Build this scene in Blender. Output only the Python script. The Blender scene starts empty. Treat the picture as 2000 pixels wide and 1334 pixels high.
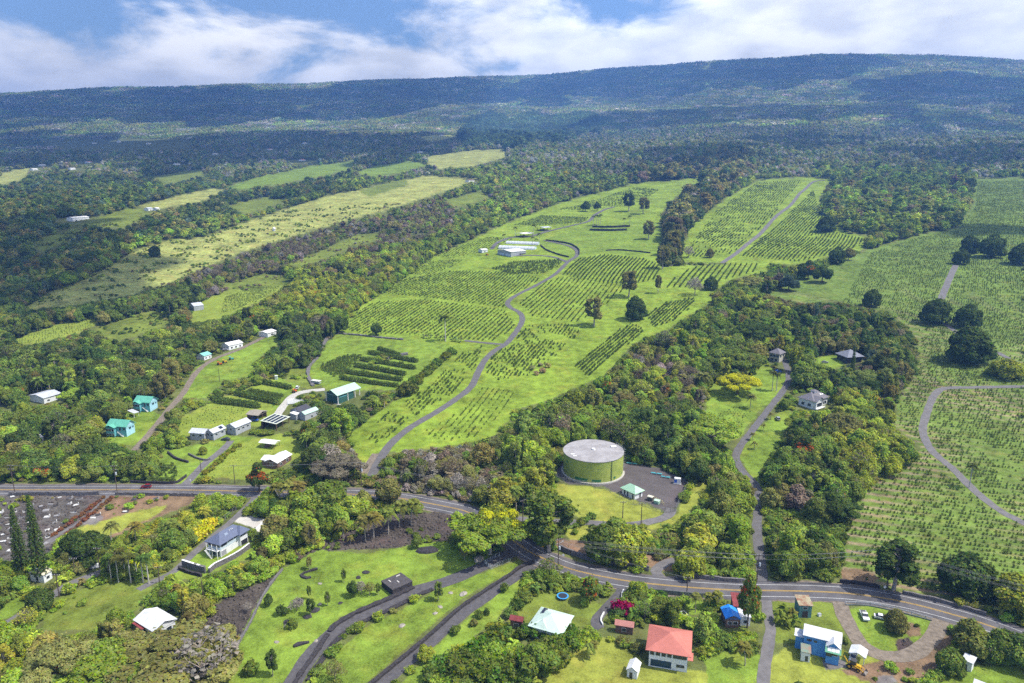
import bpy, bmesh, math, random
import numpy as np
from mathutils import Vector, Matrix
rnd = random.Random(7)
rng = np.random.default_rng(11)
R = math.radians
SC = bpy.context.scene
COL = SC.collection

# ------------------------------------------------------------------ camera
F = 1400.0                       # focal length for a 2000 x 1334 frame
PITCH = R(13.5)
CAMZ = 135.0
cam_data = bpy.data.cameras.new('camera')
cam_data.sensor_width = 36.0
cam_data.lens = F / 2000.0 * 36.0
cam_data.clip_start = 1.0
cam_data.clip_end = 40000.0
cam = bpy.data.objects.new('camera', cam_data)
cam.location = (0, 0, CAMZ)
cam.rotation_euler = (R(90) - PITCH, 0, 0)
COL.objects.link(cam)
SC.camera = cam

# ------------------------------------------------------------------ sun and sky
SUN_EL = R(57)
SUN_AZ = R(101)                  # clockwise from +Y (the view direction): sun on the right, a little behind the camera
sun_dir = Vector((math.sin(SUN_AZ) * math.cos(SUN_EL), math.cos(SUN_AZ) * math.cos(SUN_EL), math.sin(SUN_EL)))
sd = bpy.data.lights.new('sun', 'SUN')
sd.energy = 4.8
sd.angle = R(0.53)
sd.color = (1.0, 0.96, 0.88)
sun = bpy.data.objects.new('sun', sd)
sun.rotation_euler = sun_dir.to_track_quat('Z', 'Y').to_euler()
sun.location = (0, 0, 3000)
COL.objects.link(sun)

world = bpy.data.worlds.new('World')
SC.world = world
world.use_nodes = True
wt = world.node_tree
wt.nodes.clear()
def wn(t, **k):
    n = wt.nodes.new(t)
    for a, b in k.items():
        setattr(n, a, b)
    return n
def wl(a, b): wt.links.new(a, b)
sky = wn('ShaderNodeTexSky', sky_type='NISHITA', sun_disc=False, sun_elevation=SUN_EL, sun_rotation=SUN_AZ,
         altitude=500.0, air_density=1.0, dust_density=0.35, ozone_density=2.5)
skyscale = wn('ShaderNodeMix', data_type='RGBA', blend_type='MULTIPLY')
skyscale.inputs[0].default_value = 1.0
wl(sky.outputs[0], skyscale.inputs['A'])
skyscale.inputs['B'].default_value = (0.115, 0.122, 0.135, 1)
tc = wn('ShaderNodeTexCoord')
mp = wn('ShaderNodeMapping')
mp.inputs['Scale'].default_value = (5.2, 5.2, 13.0)
mp.inputs['Location'].default_value = (7.7, 5.1, 2.3)
wl(tc.outputs['Generated'], mp.inputs[0])
ns = wn('ShaderNodeTexNoise')
ns.inputs['Scale'].default_value = 1.0
ns.inputs['Detail'].default_value = 7.0
ns.inputs['Roughness'].default_value = 0.56
ns.inputs['Distortion'].default_value = 0.35
wl(mp.outputs[0], ns.inputs['Vector'])
sep = wn('ShaderNodeSeparateXYZ')
wl(tc.outputs['Generated'], sep.inputs[0])
# more cloud towards the mountain horizon and to the right, clearer higher up
elev = wn('ShaderNodeMapRange')
elev.inputs['From Min'].default_value = 0.09
elev.inputs['From Max'].default_value = 0.19
elev.inputs['To Min'].default_value = 0.30
elev.inputs['To Max'].default_value = 0.02
wl(sep.outputs['Z'], elev.inputs['Value'])
side = wn('ShaderNodeMapRange')
side.inputs['From Min'].default_value = 0.0
side.inputs['From Max'].default_value = 0.30
side.inputs['To Min'].default_value = -0.02
side.inputs['To Max'].default_value = 0.24
wl(sep.outputs['X'], side.inputs['Value'])
a1 = wn('ShaderNodeMath', operation='ADD'); wl(ns.outputs['Fac'], a1.inputs[0]); wl(elev.outputs[0], a1.inputs[1])
a2 = wn('ShaderNodeMath', operation='ADD'); wl(a1.outputs[0], a2.inputs[0]); wl(side.outputs[0], a2.inputs[1])
cfac = wn('ShaderNodeMapRange', interpolation_type='SMOOTHSTEP')
cfac.inputs['From Min'].default_value = 0.50
cfac.inputs['From Max'].default_value = 0.68
cfac.inputs['To Max'].default_value = 0.95
wl(a2.outputs[0], cfac.inputs['Value'])
ns2 = wn('ShaderNodeTexNoise')
ns2.inputs['Scale'].default_value = 2.2
ns2.inputs['Detail'].default_value = 5.0
wl(mp.outputs[0], ns2.inputs['Vector'])
ccol = wn('ShaderNodeValToRGB')
ccol.color_ramp.elements[0].position = 0.35
ccol.color_ramp.elements[0].color = (1.05, 1.06, 1.08, 1)
ccol.color_ramp.elements[1].position = 0.62
ccol.color_ramp.elements[1].color = (1.58, 1.55, 1.50, 1)
wl(ns2.outputs['Fac'], ccol.inputs[0])
cmix = wn('ShaderNodeMix', data_type='RGBA')
wl(cfac.outputs[0], cmix.inputs[0])
wl(skyscale.outputs['Result'], cmix.inputs['A'])
wl(ccol.outputs[0], cmix.inputs['B'])
bg = wn('ShaderNodeBackground')
wl(cmix.outputs['Result'], bg.inputs['Color'])
bg.inputs['Strength'].default_value = 1.0
wo = wn('ShaderNodeOutputWorld')
wl(bg.outputs[0], wo.inputs['Surface'])

SC.view_settings.view_transform = 'Standard'
SC.view_settings.look = 'None'
SC.view_settings.exposure = 0.47
SC.view_settings.gamma = 1.0
SC.view_settings.use_curve_mapping = False
SC.render.engine = 'CYCLES'
SC.cycles.max_bounces = 5
SC.cycles.diffuse_bounces = 2
SC.cycles.glossy_bounces = 2
SC.cycles.transmission_bounces = 3
SC.cycles.transparent_max_bounces = 8
SC.cycles.volume_bounces = 0
SC.cycles.use_adaptive_sampling = True
SC.cycles.adaptive_threshold = 0.02
SC.cycles.use_denoising = False
SC.cycles.denoiser = 'OPENIMAGEDENOISE'
SC.cycles.denoising_input_passes = 'RGB_ALBEDO_NORMAL'

# ------------------------------------------------------------------ the lie of the land
TILT = R(12)
_px = np.array([-3000, 0, 250, 400, 600, 900, 1600, 2400, 4000, 12000.])      # a gentle foot, then a steady rise
_ps = np.array([0.03, 0.03, 0.03, 0.07, 0.095, 0.10, 0.10, 0.11, 0.12, 0.12])
_pg = np.linspace(-3000, 12000, 1501)
_pq = np.interp(_pg, _px, _ps)
_pz = np.concatenate([[0], np.cumsum((_pq[1:] + _pq[:-1]) / 2 * (_pg[1] - _pg[0]))])
_pz -= np.interp(360.0, _pg, _pz)
def _profile(s):
    """height above the tank yard along the fall line"""
    return np.interp(s, _pg, _pz)
_AZ = np.array([-1.2, -0.62, -0.36, -0.2, 0.0, 0.15, 0.28, 0.38, 0.5, 0.62, 1.2])
_EV = np.array([186, 190, 166, 162, 148, 134, 122, 108, 112, 134, 140.])   # row of the crest for each bearing
def _waves(x, y):
    return (3.0 * np.sin(x / 97.0 + 0.7) * np.sin(y / 130.0 + 1.1) + 1.6 * np.sin(x / 43.0 + y / 61.0)
            + 6.0 * np.sin(x / 310.0 - y / 270.0 + 2.0))
def terrain(x, y):
    x = np.asarray(x, float); y = np.asarray(y, float)
    r = np.hypot(x, y); az = np.arctan2(x, np.maximum(y, 1e-6))
    s = y * math.cos(TILT) + x * math.sin(TILT)
    z = _profile(s)
    z = z + _waves(x, y) * np.clip((r - 380) / 500, 0, 1)
    # beyond 2.2 km the ground climbs to the crest hidden in cloud
    v = np.interp(az, _AZ, _EV) + 2.2 * np.sin(az * 17 + 1) + 1.0 * np.sin(az * 41)
    # tangent of the elevation of pixel row v in the vertical plane at that bearing
    cu = np.tan(np.clip(az, -0.9, 0.9)) * math.cos(PITCH)
    up = (667 - v) / F
    tanE = (up * math.cos(PITCH) - math.sin(PITCH)) / np.sqrt((math.cos(PITCH) + up * math.sin(PITCH)) ** 2 + cu ** 2)
    RC = 7200.0
    zc = CAMZ + RC * tanE
    k = np.minimum(2200.0 / np.maximum(r, 1.0), 1.0)
    z22 = _profile(s * k) + 6
    t = np.clip((r - 2200) / (RC - 2200), 0, 1)
    zf = z22 + (zc - z22) * (0.42 * t + 0.58 * t * t)
    zf = zf + 26 * np.sin(r / 330.0 + 2.4 * np.sin(az * 5)) * np.clip(t * 3, 0, 1) * np.clip((1 - t) * 2.5, 0, 1)
    zf = zf - np.clip(r - RC, 0, None) * 0.06
    w = np.clip((r - 1800) / 700, 0, 1); w = w * w * (3 - 2 * w)
    return z * (1 - w) + zf * w
_cp, _sp = math.cos(PITCH), math.sin(PITCH)
def ray(u, v):
    a = (np.asarray(u, float) - 1000) / F; b = (667 - np.asarray(v, float)) / F
    d = np.stack([a, _cp + b * _sp, -_sp + b * _cp], -1)
    return d / np.linalg.norm(d, axis=-1, keepdims=True)
def ground(u, v):
    """where the line of sight of photo pixel (u, v) meets the land"""
    d = ray(np.atleast_1d(u), np.atleast_1d(v))
    ts = np.geomspace(60, 11000, 300)
    X = d[:, 0, None] * ts; Y = d[:, 1, None] * ts
    below = (CAMZ + d[:, 2, None] * ts) < terrain(X, Y)
    k = np.where(below.any(1), below.argmax(1), len(ts) - 1)
    hi = ts[k]; lo = ts[np.maximum(k - 1, 0)]
    for _ in range(22):
        m = (lo + hi) / 2
        b = (CAMZ + d[:, 2] * m) < terrain(d[:, 0] * m, d[:, 1] * m)
        hi = np.where(b, m, hi); lo = np.where(b, lo, m)
    p = d * hi[:, None]; p[:, 2] += CAMZ
    return p
def gp(u, v):
    return Vector(ground([u], [v])[0])
def project(p):
    """world points -> photo pixels (u, v) and depth"""
    p = np.asarray(p, float)
    x = p[..., 0]; y = p[..., 1]; z = p[..., 2] - CAMZ
    dep = y * _cp - z * _sp
    up = y * _sp + z * _cp
    dep_ = np.where(dep > 1, dep, np.nan)
    return 1000 + F * x / dep_, 667 - F * up / dep_, dep
def tz(x, y): return float(terrain(x, y))
# ------------------------------------------------------------------ materials
MATS = {}
def mat(name, col, rough=0.8, metal=0.0, spec=0.3, noise=0.0, nscale=1.0, emis=None, bump=0.0, col2=None):
    if name in MATS: return MATS[name]
    m = bpy.data.materials.new(name); m.use_nodes = True
    nt = m.node_tree; b = nt.nodes['Principled BSDF']
    b.inputs['Roughness'].default_value = rough
    b.inputs['Metallic'].default_value = metal
    b.inputs['Specular IOR Level'].default_value = spec
    b.inputs['Base Color'].default_value = (*col, 1)
    if noise or col2:
        tcn = nt.nodes.new('ShaderNodeTexCoord')
        n = nt.nodes.new('ShaderNodeTexNoise')
        n.inputs['Scale'].default_value = nscale; n.inputs['Detail'].default_value = 6.0; n.inputs['Roughness'].default_value = 0.65
        nt.links.new(tcn.outputs['Object'], n.inputs['Vector'])
        r = nt.nodes.new('ShaderNodeValToRGB')
        k = noise
        c2 = col2 or tuple(min(1, c * (1 + k)) for c in col)
        c1 = col if col2 else tuple(c * (1 - k) for c in col)
        r.color_ramp.elements[0].position = 0.36; r.color_ramp.elements[0].color = (*c1, 1)
        r.color_ramp.elements[1].position = 0.66; r.color_ramp.elements[1].color = (*c2, 1)
        nt.links.new(n.outputs['Fac'], r.inputs[0]); nt.links.new(r.outputs[0], b.inputs['Base Color'])
        if bump:
            bp = nt.nodes.new('ShaderNodeBump'); bp.inputs['Strength'].default_value = bump; bp.inputs['Distance'].default_value = 0.15
            nt.links.new(n.outputs['Fac'], bp.inputs['Height']); nt.links.new(bp.outputs[0], b.inputs['Normal'])
    MATS[name] = m
    return m

# ------------------------------------------------------------------ object helpers
def tag(o, label=None, cat=None, group=None, kind=None):
    if label: o['label'] = label
    if cat: o['category'] = cat
    if group: o['group'] = group
    if kind: o['kind'] = kind
    return o
def mesh_obj(name, verts, faces, m=None, parent=None, smooth=False):
    me = bpy.data.meshes.new(name)
    me.from_pydata([tuple(map(float, v)) for v in verts], [], faces)
    if m is not None:
        me.materials.append(m)
    if smooth:
        me.polygons.foreach_set('use_smooth', [True] * len(me.polygons))
    o = bpy.data.objects.new(name, me); COL.objects.link(o)
    if parent is not None: o.parent = parent
    return o
def empty(name, loc=(0, 0, 0), rz=0.0, label=None, cat=None, group=None, kind=None):
    o = bpy.data.objects.new(name, None); COL.objects.link(o)
    o.empty_display_size = 0.5
    o.location = loc; o.rotation_euler = (0, 0, rz)
    tag(o, label, cat, group, kind)
    return o
class MB:
    """collects boxes, prisms and tubes into one mesh"""
    def __init__(s): s.v = []; s.f = []
    def add(s, vs, fs):
        n = len(s.v); s.v += [tuple(map(float, p)) for p in vs]; s.f += [tuple(i + n for i in f) for f in fs]
        return s
    def box(s, x0, y0, z0, x1, y1, z1):
        return s.add([(x0,y0,z0),(x1,y0,z0),(x1,y1,z0),(x0,y1,z0),(x0,y0,z1),(x1,y0,z1),(x1,y1,z1),(x0,y1,z1)],
                     [(0,3,2,1),(4,5,6,7),(0,1,5,4),(1,2,6,5),(2,3,7,6),(3,0,4,7)])
    def cbox(s, cx, cy, z0, w, d, h): return s.box(cx-w/2, cy-d/2, z0, cx+w/2, cy+d/2, z0+h)
    def prism(s, pts, z0, z1):
        n = len(pts)
        return s.add([(x, y, z0) for x, y in pts] + [(x, y, z1) for x, y in pts],
                     [tuple(range(n-1, -1, -1)), tuple(range(n, 2*n))] + [(i, (i+1) % n, n+(i+1) % n, n+i) for i in range(n)])
    def tube(s, p, q, r0, r1=None, n=6):
        p = Vector(p); q = Vector(q); r1 = r0 if r1 is None else r1
        d = (q - p); 
        if d.length < 1e-6: return s
        d.normalize()
        a = d.orthogonal().normalized(); b = d.cross(a)
        vs = []
        for c, r in ((p, r0), (q, r1)):
            for i in range(n):
                t = 2*math.pi*i/n
                vs.append(c + a*(math.cos(t)*r) + b*(math.sin(t)*r))
        return s.add(vs, [(i, (i+1) % n, n+(i+1) % n, n+i) for i in range(n)] + [tuple(range(n-1, -1, -1)), tuple(range(n, 2*n))])
    def build(s, name, m=None, parent=None, smooth=False):
        return mesh_obj(name, s.v, s.f, m, parent, smooth)
def copy_tree(o, parent=None):
    c = o.copy(); COL.objects.link(c); c.parent = parent
    for ch in list(o.children): copy_tree(ch, c)
    return c

# ------------------------------------------------------------------ land cover, outlined on the survey photograph
W, H = 2000, 1334
cover = np.zeros((H, W), np.uint8)          # 0 = wood and scrub
def inside(poly, x, y):
    p = np.asarray(poly, float); r = np.zeros(x.shape, bool)
    j = len(p) - 1
    for i in range(len(p)):
        xi, yi = p[i]; xj, yj = p[j]
        if yi != yj:
            c = ((yi > y) != (yj > y)) & (x < (xj - xi) * (y - yi) / (yj - yi) + xi)
            r ^= c
        j = i
    return r
def paint(kind, poly, arr=None):
    arr = cover if arr is None else arr
    p = np.asarray(poly)
    x0, x1 = int(max(0, p[:, 0].min())), int(min(W - 1, p[:, 0].max())) + 1
    y0, y1 = int(max(0, p[:, 1].min())), int(min(H - 1, p[:, 1].max())) + 1
    if x1 <= x0 or y1 <= y0: return
    yy, xx = np.mgrid[y0:y1, x0:x1]
    # ragged edges
    wx = 2.5 * np.sin(yy * 0.31 + xx * 0.13) + 2.0 * np.sin(xx * 0.27 - yy * 0.19)
    wy = (1.2 * np.sin(xx * 0.23 + 1) + 1.0 * np.sin(xx * 0.11 + yy * 0.3))
    m = inside(p, xx + 0.5 + wx * 0.6, yy + 0.5 + wy * 0.6)
    sub = arr[y0:y1, x0:x1]; sub[m] = kind
# cover kinds: 1 mown grass, 2 pasture, 3 coffee grass, 4 hillside coffee ground, 5 yellow-green lawn, 6 lava rock,
# 7 cemetery ground, 8 bare earth, 9 asphalt yard, 10 gravel, 11 rough grass, 12 pale concrete, 13 crop rows lawn
CCOL = {0: (.115, .135, .040), 1: (.158, .232, .030), 2: (.275, .300, .080), 3: (.178, .254, .028), 4: (.122, .182, .032),
        5: (.245, .270, .045), 6: (.072, .060, .050), 7: (.100, .090, .080), 8: (.200, .135, .080), 9: (.105, .092, .090),
        10: (.17, .155, .145), 11: (.145, .185, .030), 12: (.50, .47, .42), 13: (.200, .255, .036)}
for k, poly in [
    (2, [(40,606),(120,600),(240,580),(330,554),(450,500),(560,464),(700,424),(800,396),(870,374),(935,350),(830,343),(760,358),(640,383),(560,408),(470,438),(400,463),(330,470),(260,492),(180,540),(100,572)]),
    (2, [(262,404),(420,366),(440,372),(385,396),(300,410)]),
    (1, [(445,365),(520,342),(600,326),(692,314),(690,328),(640,342),(540,360),(470,372)]),
    (1, [(695,338),(735,324),(800,314),(835,322),(800,332),(740,346)]),
    (2, [(835,306),(900,296),(985,290),(990,306),(920,326),(860,330),(835,322)]),
    (2, [(0,338),(60,327),(45,352),(0,362)]),
    (2, [(820,268),(880,261),(885,270),(840,276)]),
    (11, [(150,440),(250,405),(300,415),(240,445)]),
    (11, [(300,345),(390,330),(400,345),(320,360)]),
    (13, [(15,668),(110,635),(185,622),(190,634),(150,652),(60,674)]),
    (13, [(372,600),(430,572),(500,552),(560,548),(545,568),(500,592),(430,622),(372,632)]),
    (11, [(430,560),(520,532),(580,546),(505,572)]),
    (11, [(180,642),(300,606),(340,632),(222,668)]),
    (11, [(870,392),(940,372),(960,385),(890,408)]),
    (11, [(445,402),(520,385),(560,392),(480,418)]),
    (11, [(700,372),(790,350),(800,362),(720,384)]),
    (11, [(60,470),(150,445),(165,456),(80,490)]),
    (11, [(560,515),(620,495),(660,478),(680,485),(640,505),(580,522)]),
    (11, [(640,485),(690,462),(735,455),(740,468),(700,480)]),
    # strip meadow beside the track on the left
    (1, [(345,778),(385,716),(450,687),(540,650),(548,668),(500,702),(492,735),(440,745),(400,778)]),
    # terraced plots above the long house
    (13, [(345,845),(350,818),(400,792),(460,767),(540,737),(585,752),(588,768),(552,803),(522,832),(430,838),(360,852)]),
    (1, [(540,735),(585,752),(560,790),(535,800),(520,780)]),
    (11, [(560,722),(610,716),(635,750),(600,760),(560,745)]),
    # garden of the long house and the row plot below it
    (1, [(318,880),(420,862),(440,850),(600,862),(596,890),(500,936),(398,930),(335,948),(300,930)]),
    (13, [(398,930),(432,888),(500,855),(545,846),(600,865),(590,892),(500,940)]),
    (1, [(245,808),(290,800),(316,812),(300,840),(262,870),(215,868),(212,856),(262,845)]),
    (1, [(300,935),(330,880),(420,880),(400,925),(370,945),(330,948)]),
    # central farm
    (3, [(662,648),(700,600),(760,565),(800,535),(850,500),(900,478),(950,455),(1010,428),(1080,402),(1150,382),(1240,358),(1375,347),(1300,400),(1290,430),(1310,470),(1320,520),(1500,512),(1500,530),(1430,545),(1385,575),(1395,585),(1310,640),(1240,668),(1180,733),(1060,785),(1005,800),(992,825),(960,855),(890,870),(780,882),(735,885),(715,928),(690,875),(680,850),(760,790),(830,745),(880,700),(860,680),(790,665),(700,655)]),
    (3, [(1332,492),(1350,440),(1400,400),(1480,352),(1560,346),(1625,350),(1602,385),(1597,412),(1650,452),(1697,465),(1680,488),(1560,517),(1400,514),(1335,512)]),
    (1, [(608,735),(605,715),(625,695),(640,667),(660,652),(760,657),(870,667),(890,700),(870,722),(800,762),(720,762),(640,764)]),
    (1, [(1050,475),(1120,442),(1250,430),(1290,440),(1300,470),(1275,505),(1180,492),(1125,512)]),
    # hillside coffee on the right
    (4, [(1500,575),(1620,520),(1690,490),(1790,460),(1870,445),(1900,400),(1905,350),(2000,345),(2001,1192),(1900,1172),(1700,1142),(1645,1132),(1645,1080),(1658,1000),(1700,950),(1780,905),(1800,872),(1748,832),(1752,790),(1792,720),(1792,660),(1742,610),(1640,590),(1560,592)]),
    # gardens right of the centre
    (1, [(1392,742),(1440,755),(1490,712),(1540,735),(1532,762),(1485,802),(1446,852),(1405,872),(1378,822),(1382,770)]),
    (1, [(1440,885),(1480,835),(1530,800),(1552,805),(1525,860),(1500,905),(1482,935),(1492,955),(1470,935)]),
    (1, [(1590,700),(1640,690),(1650,715),(1600,725)]),
    # tank yard
    (5, [(1078,945),(1150,950),(1205,962),(1290,998),(1304,1010),(1255,1026),(1160,1022),(1110,1002),(1090,972)]),
    (5, [(1320,1005),(1355,945),(1392,935),(1378,968),(1335,1015),(1290,1034),(1230,1032),(1290,1022)]),
    (5, [(1040,1022),(1150,1024),(1160,1040),(1120,1060),(1100,1040)]),
    (9, [(1080,925),(1092,905),(1110,890),(1215,903),(1280,912),(1345,938),(1335,965),(1322,992),(1300,1000),(1270,985),(1215,968),(1180,950),(1110,945)]),
    (8, [(1080,1050),(1160,1060),(1250,1075),(1300,1095),(1280,1108),(1160,1090),(1090,1070)]),
    (8, [(1300,1085),(1330,1095),(1315,1118),(1270,1110)]),
    # valley lawns and the lava channel
    (6, [(425,1334),(380,1300),(395,1200),(440,1168),(530,1128),(600,1080),(640,1050),(700,1030),(760,1005),(880,998),(905,1030),(870,1058),(790,1070),(620,1076),(550,1112),(505,1180),(470,1250),(440,1334)]),
    (1, [(428,1334),(460,1262),(500,1182),(550,1112),(620,1074),(720,1082),(790,1066),(870,1056),(905,1080),(965,1088),(930,1110),(850,1137),(820,1150),(760,1182),(665,1205),(625,1245),(595,1292),(570,1334)]),
    (1, [(608,1334),(660,1270),(720,1222),(820,1172),(860,1147),(960,1112),(1015,1092),(1020,1104),(960,1137),(900,1172),(820,1242),(740,1312),(718,1334)]),
    (1, [(785,1334),(850,1262),(920,1202),(1000,1132),(1030,1112),(1020,1150),(960,1220),(900,1262),(862,1300),(838,1334)]),
    (11, [(980,1230),(1020,1180),(1060,1150),(1140,1160),(1190,1190),(1170,1215),(1100,1235),(1000,1250)]),
    (5, [(1050,1334),(1110,1277),(1180,1245),(1240,1270),(1262,1302),(1385,1312),(1400,1334)]),
    (1, [(1385,1334),(1375,1290),(1420,1270),(1490,1280),(1495,1334)]),
    (1, [(1335,1180),(1345,1160),(1385,1170),(1385,1200),(1345,1200)]),
    # cemetery and the dry slope beside it
    (7, [(0,966),(215,960),(172,1010),(105,1060),(95,1092),(0,1096)]),
    (8, [(225,962),(400,966),(372,985),(330,1002),(260,1030),(200,1062),(140,1062),(180,1010)]),
    (5, [(150,1032),(210,1015),(260,1000),(330,985),(300,1010),(215,1045),(150,1052)]),
    (10, [(160,1012),(185,1002),(205,1010),(190,1025),(155,1025)]),
    (1, [(0,1185),(40,1165),(55,1180),(20,1205),(0,1210)]),
    # terrace lawn of the white house
    (1, [(330,1120),(380,1083),(440,1070),(500,1060),(490,1090),(440,1105),(400,1125),(350,1135)]),
    (12, [(455,1018),(478,1005),(520,1015),(528,1030),(505,1045),(492,1030)]),
    (11, [(95,1175),(160,1150),(250,1130),(300,1150),(270,1190),(180,1230),(80,1230)]),
    # yards at the lower right
    (11, [(1500,1172),(1560,1165),(1640,1182),(1650,1240),(1600,1260),(1520,1255),(1500,1240)]),
    (1, [(1655,1190),(1700,1182),(1760,1200),(1830,1215),(1815,1245),(1790,1262),(1740,1280),(1690,1255),(1665,1230)]),
    (8, [(1770,1215),(1795,1222),(1800,1240),(1775,1245),(1760,1230)]),
    (6, [(1752,1248),(1775,1245),(1785,1262),(1765,1278),(1750,1270)]),
    (5, [(1540,1262),(1600,1255),(1680,1280),(1740,1290),(1800,1300),(1760,1334),(1500,1334),(1500,1290)]),
    (8, [(1640,1310),(1720,1290),(1800,1282),(1840,1240),(1870,1240),(1850,1290),(1800,1334),(1700,1334)]),
    (10, [(1605,1288),(1650,1290),(1655,1305),(1610,1308)]),
    (10, [(1712,1322),(1745,1318),(1752,1334),(1712,1334)]),
    (1, [(1830,1334),(1850,1310),(1900,1300),(1940,1300),(2000,1290),(2000,1334)]),
    (8, [(1640,1112),(1690,1110),(1720,1130),(1700,1142),(1645,1136)]),
]:
    paint(k, poly)
# scrub islands inside the fields (dry gulch, hedges)
for poly in [[(1298,412),(1330,378),(1380,345),(1430,305),(1470,318),(1420,372),(1380,400),(1345,440),(1330,500),(1310,520),(1288,520),(1293,470),(1290,440)],
             [(690,705),(760,690),(770,700),(740,712)], ]:
    paint(0, poly)
# ------------------------------------------------------------------ the ground sheet
def build_ground():
    rs = [3.0, 40.0, 80.0, 110.0]
    r = 130.0
    while r < 7600:
        rs.append(r)
        r += min(max(r * r / 95000.0 * 1.15, 0.5), 34.0)
    rs += [7700, 8200, 9000, 11000]
    rs = np.array(rs)
    az = np.concatenate([np.linspace(-3.1, -0.80, 30), np.linspace(-0.78, -0.66, 60), np.linspace(-0.655, 0.655, 860),
                         np.linspace(0.66, 0.78, 60), np.linspace(0.80, 3.1, 30)])
    RR, AA = np.meshgrid(rs, az, indexing='ij')
    X = RR * np.sin(AA); Y = RR * np.cos(AA)
    Z = np.where(Y > 0, terrain(X, np.maximum(Y, 1)), terrain(X, np.maximum(Y, 1)))
    P = np.stack([X, Y, Z], -1).reshape(-1, 3)
    nr, na = RR.shape
    i = np.arange(nr - 1)[:, None] * na + np.arange(na - 1)[None, :]
    q = np.stack([i, i + 1, i + na + 1, i + na], -1).reshape(-1, 4)[:, ::-1]
    me = bpy.data.meshes.new('ground')
    me.vertices.add(len(P)); me.vertices.foreach_set('co', P.astype(np.float32).ravel())
    me.loops.add(q.size); me.loops.foreach_set('vertex_index', q.astype(np.int32).ravel())
    me.polygons.add(len(q)); me.polygons.foreach_set('loop_start', np.arange(0, q.size, 4, dtype=np.int32))
    me.polygons.foreach_set('use_smooth', np.ones(len(q), bool))
    me.update(calc_edges=True)
    # what grows or lies there
    tab = np.array([CCOL[k] for k in range(14)], np.float32)
    mott = np.array([.6, .75, .9, .78, .8, .6, .9, .9, .7, .35, .6, .7, .2, .5], np.float32)
    u, v, dep = project(P)
    col = np.tile(tab[0], (len(P), 1)); mo = np.full(len(P), mott[0], np.float32)
    ok = (dep > 5) & (u > -700) & (u < W + 700) & (v > 0) & (v < H + 200)      # the fields go on a little beyond the frame
    uu = np.clip(u[ok], 0, W - 1); vv = np.clip(v[ok], 0, H - 1)
    acc = np.zeros((ok.sum(), 3), np.float32); am = np.zeros(ok.sum(), np.float32)
    for du, dv in ((-.6, -.4), (.6, -.4), (-.6, .4), (.6, .4)):
        c = cover[np.clip((vv + dv).astype(int), 0, H - 1), np.clip((uu + du).astype(int), 0, W - 1)]
        acc += tab[c] / 4; am += mott[c] / 4
    col[ok] = acc; mo[ok] = am
    # mulched planting strips on the near hillside coffee ground
    cc = np.zeros(len(P), np.uint8); cc[ok] = cover[vv.astype(int), uu.astype(int)]
    A_, B_ = ground([1660, 1800], [1060, 1078])[:, :2]
    t_ = (B_ - A_) / np.linalg.norm(B_ - A_); q_ = -P[:, 0] * t_[1] + P[:, 1] * t_[0] - .5 * np.sin((P[:, 0] * t_[0] + P[:, 1] * t_[1]) / 23 + 1)
    rr_ = np.hypot(P[:, 0], P[:, 1])
    st_ = np.clip((np.cos(2 * np.pi * q_ / 6.4) - .15) * 1.8, 0, 1) * (cc == 4) * np.clip((760 - rr_) / 300, 0, 1)
    st_ *= np.clip(.7 + .6 * np.sin(P[:, 0] / 19 + 2 * np.sin(P[:, 1] / 31)), 0, 1)
    col = col * (1 - st_[:, None] * .8) + np.array([.26, .19, .13]) * st_[:, None] * .8
    a = me.attributes.new('cover_colour', 'FLOAT_COLOR', 'POINT')
    a.data.foreach_set('color', np.concatenate([col, mo[:, None]], 1).astype(np.float32).ravel())
    me.materials.append(ground_material())
    o = bpy.data.objects.new('ground', me); COL.objects.link(o)
    tag(o, kind='structure')
    return o
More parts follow.
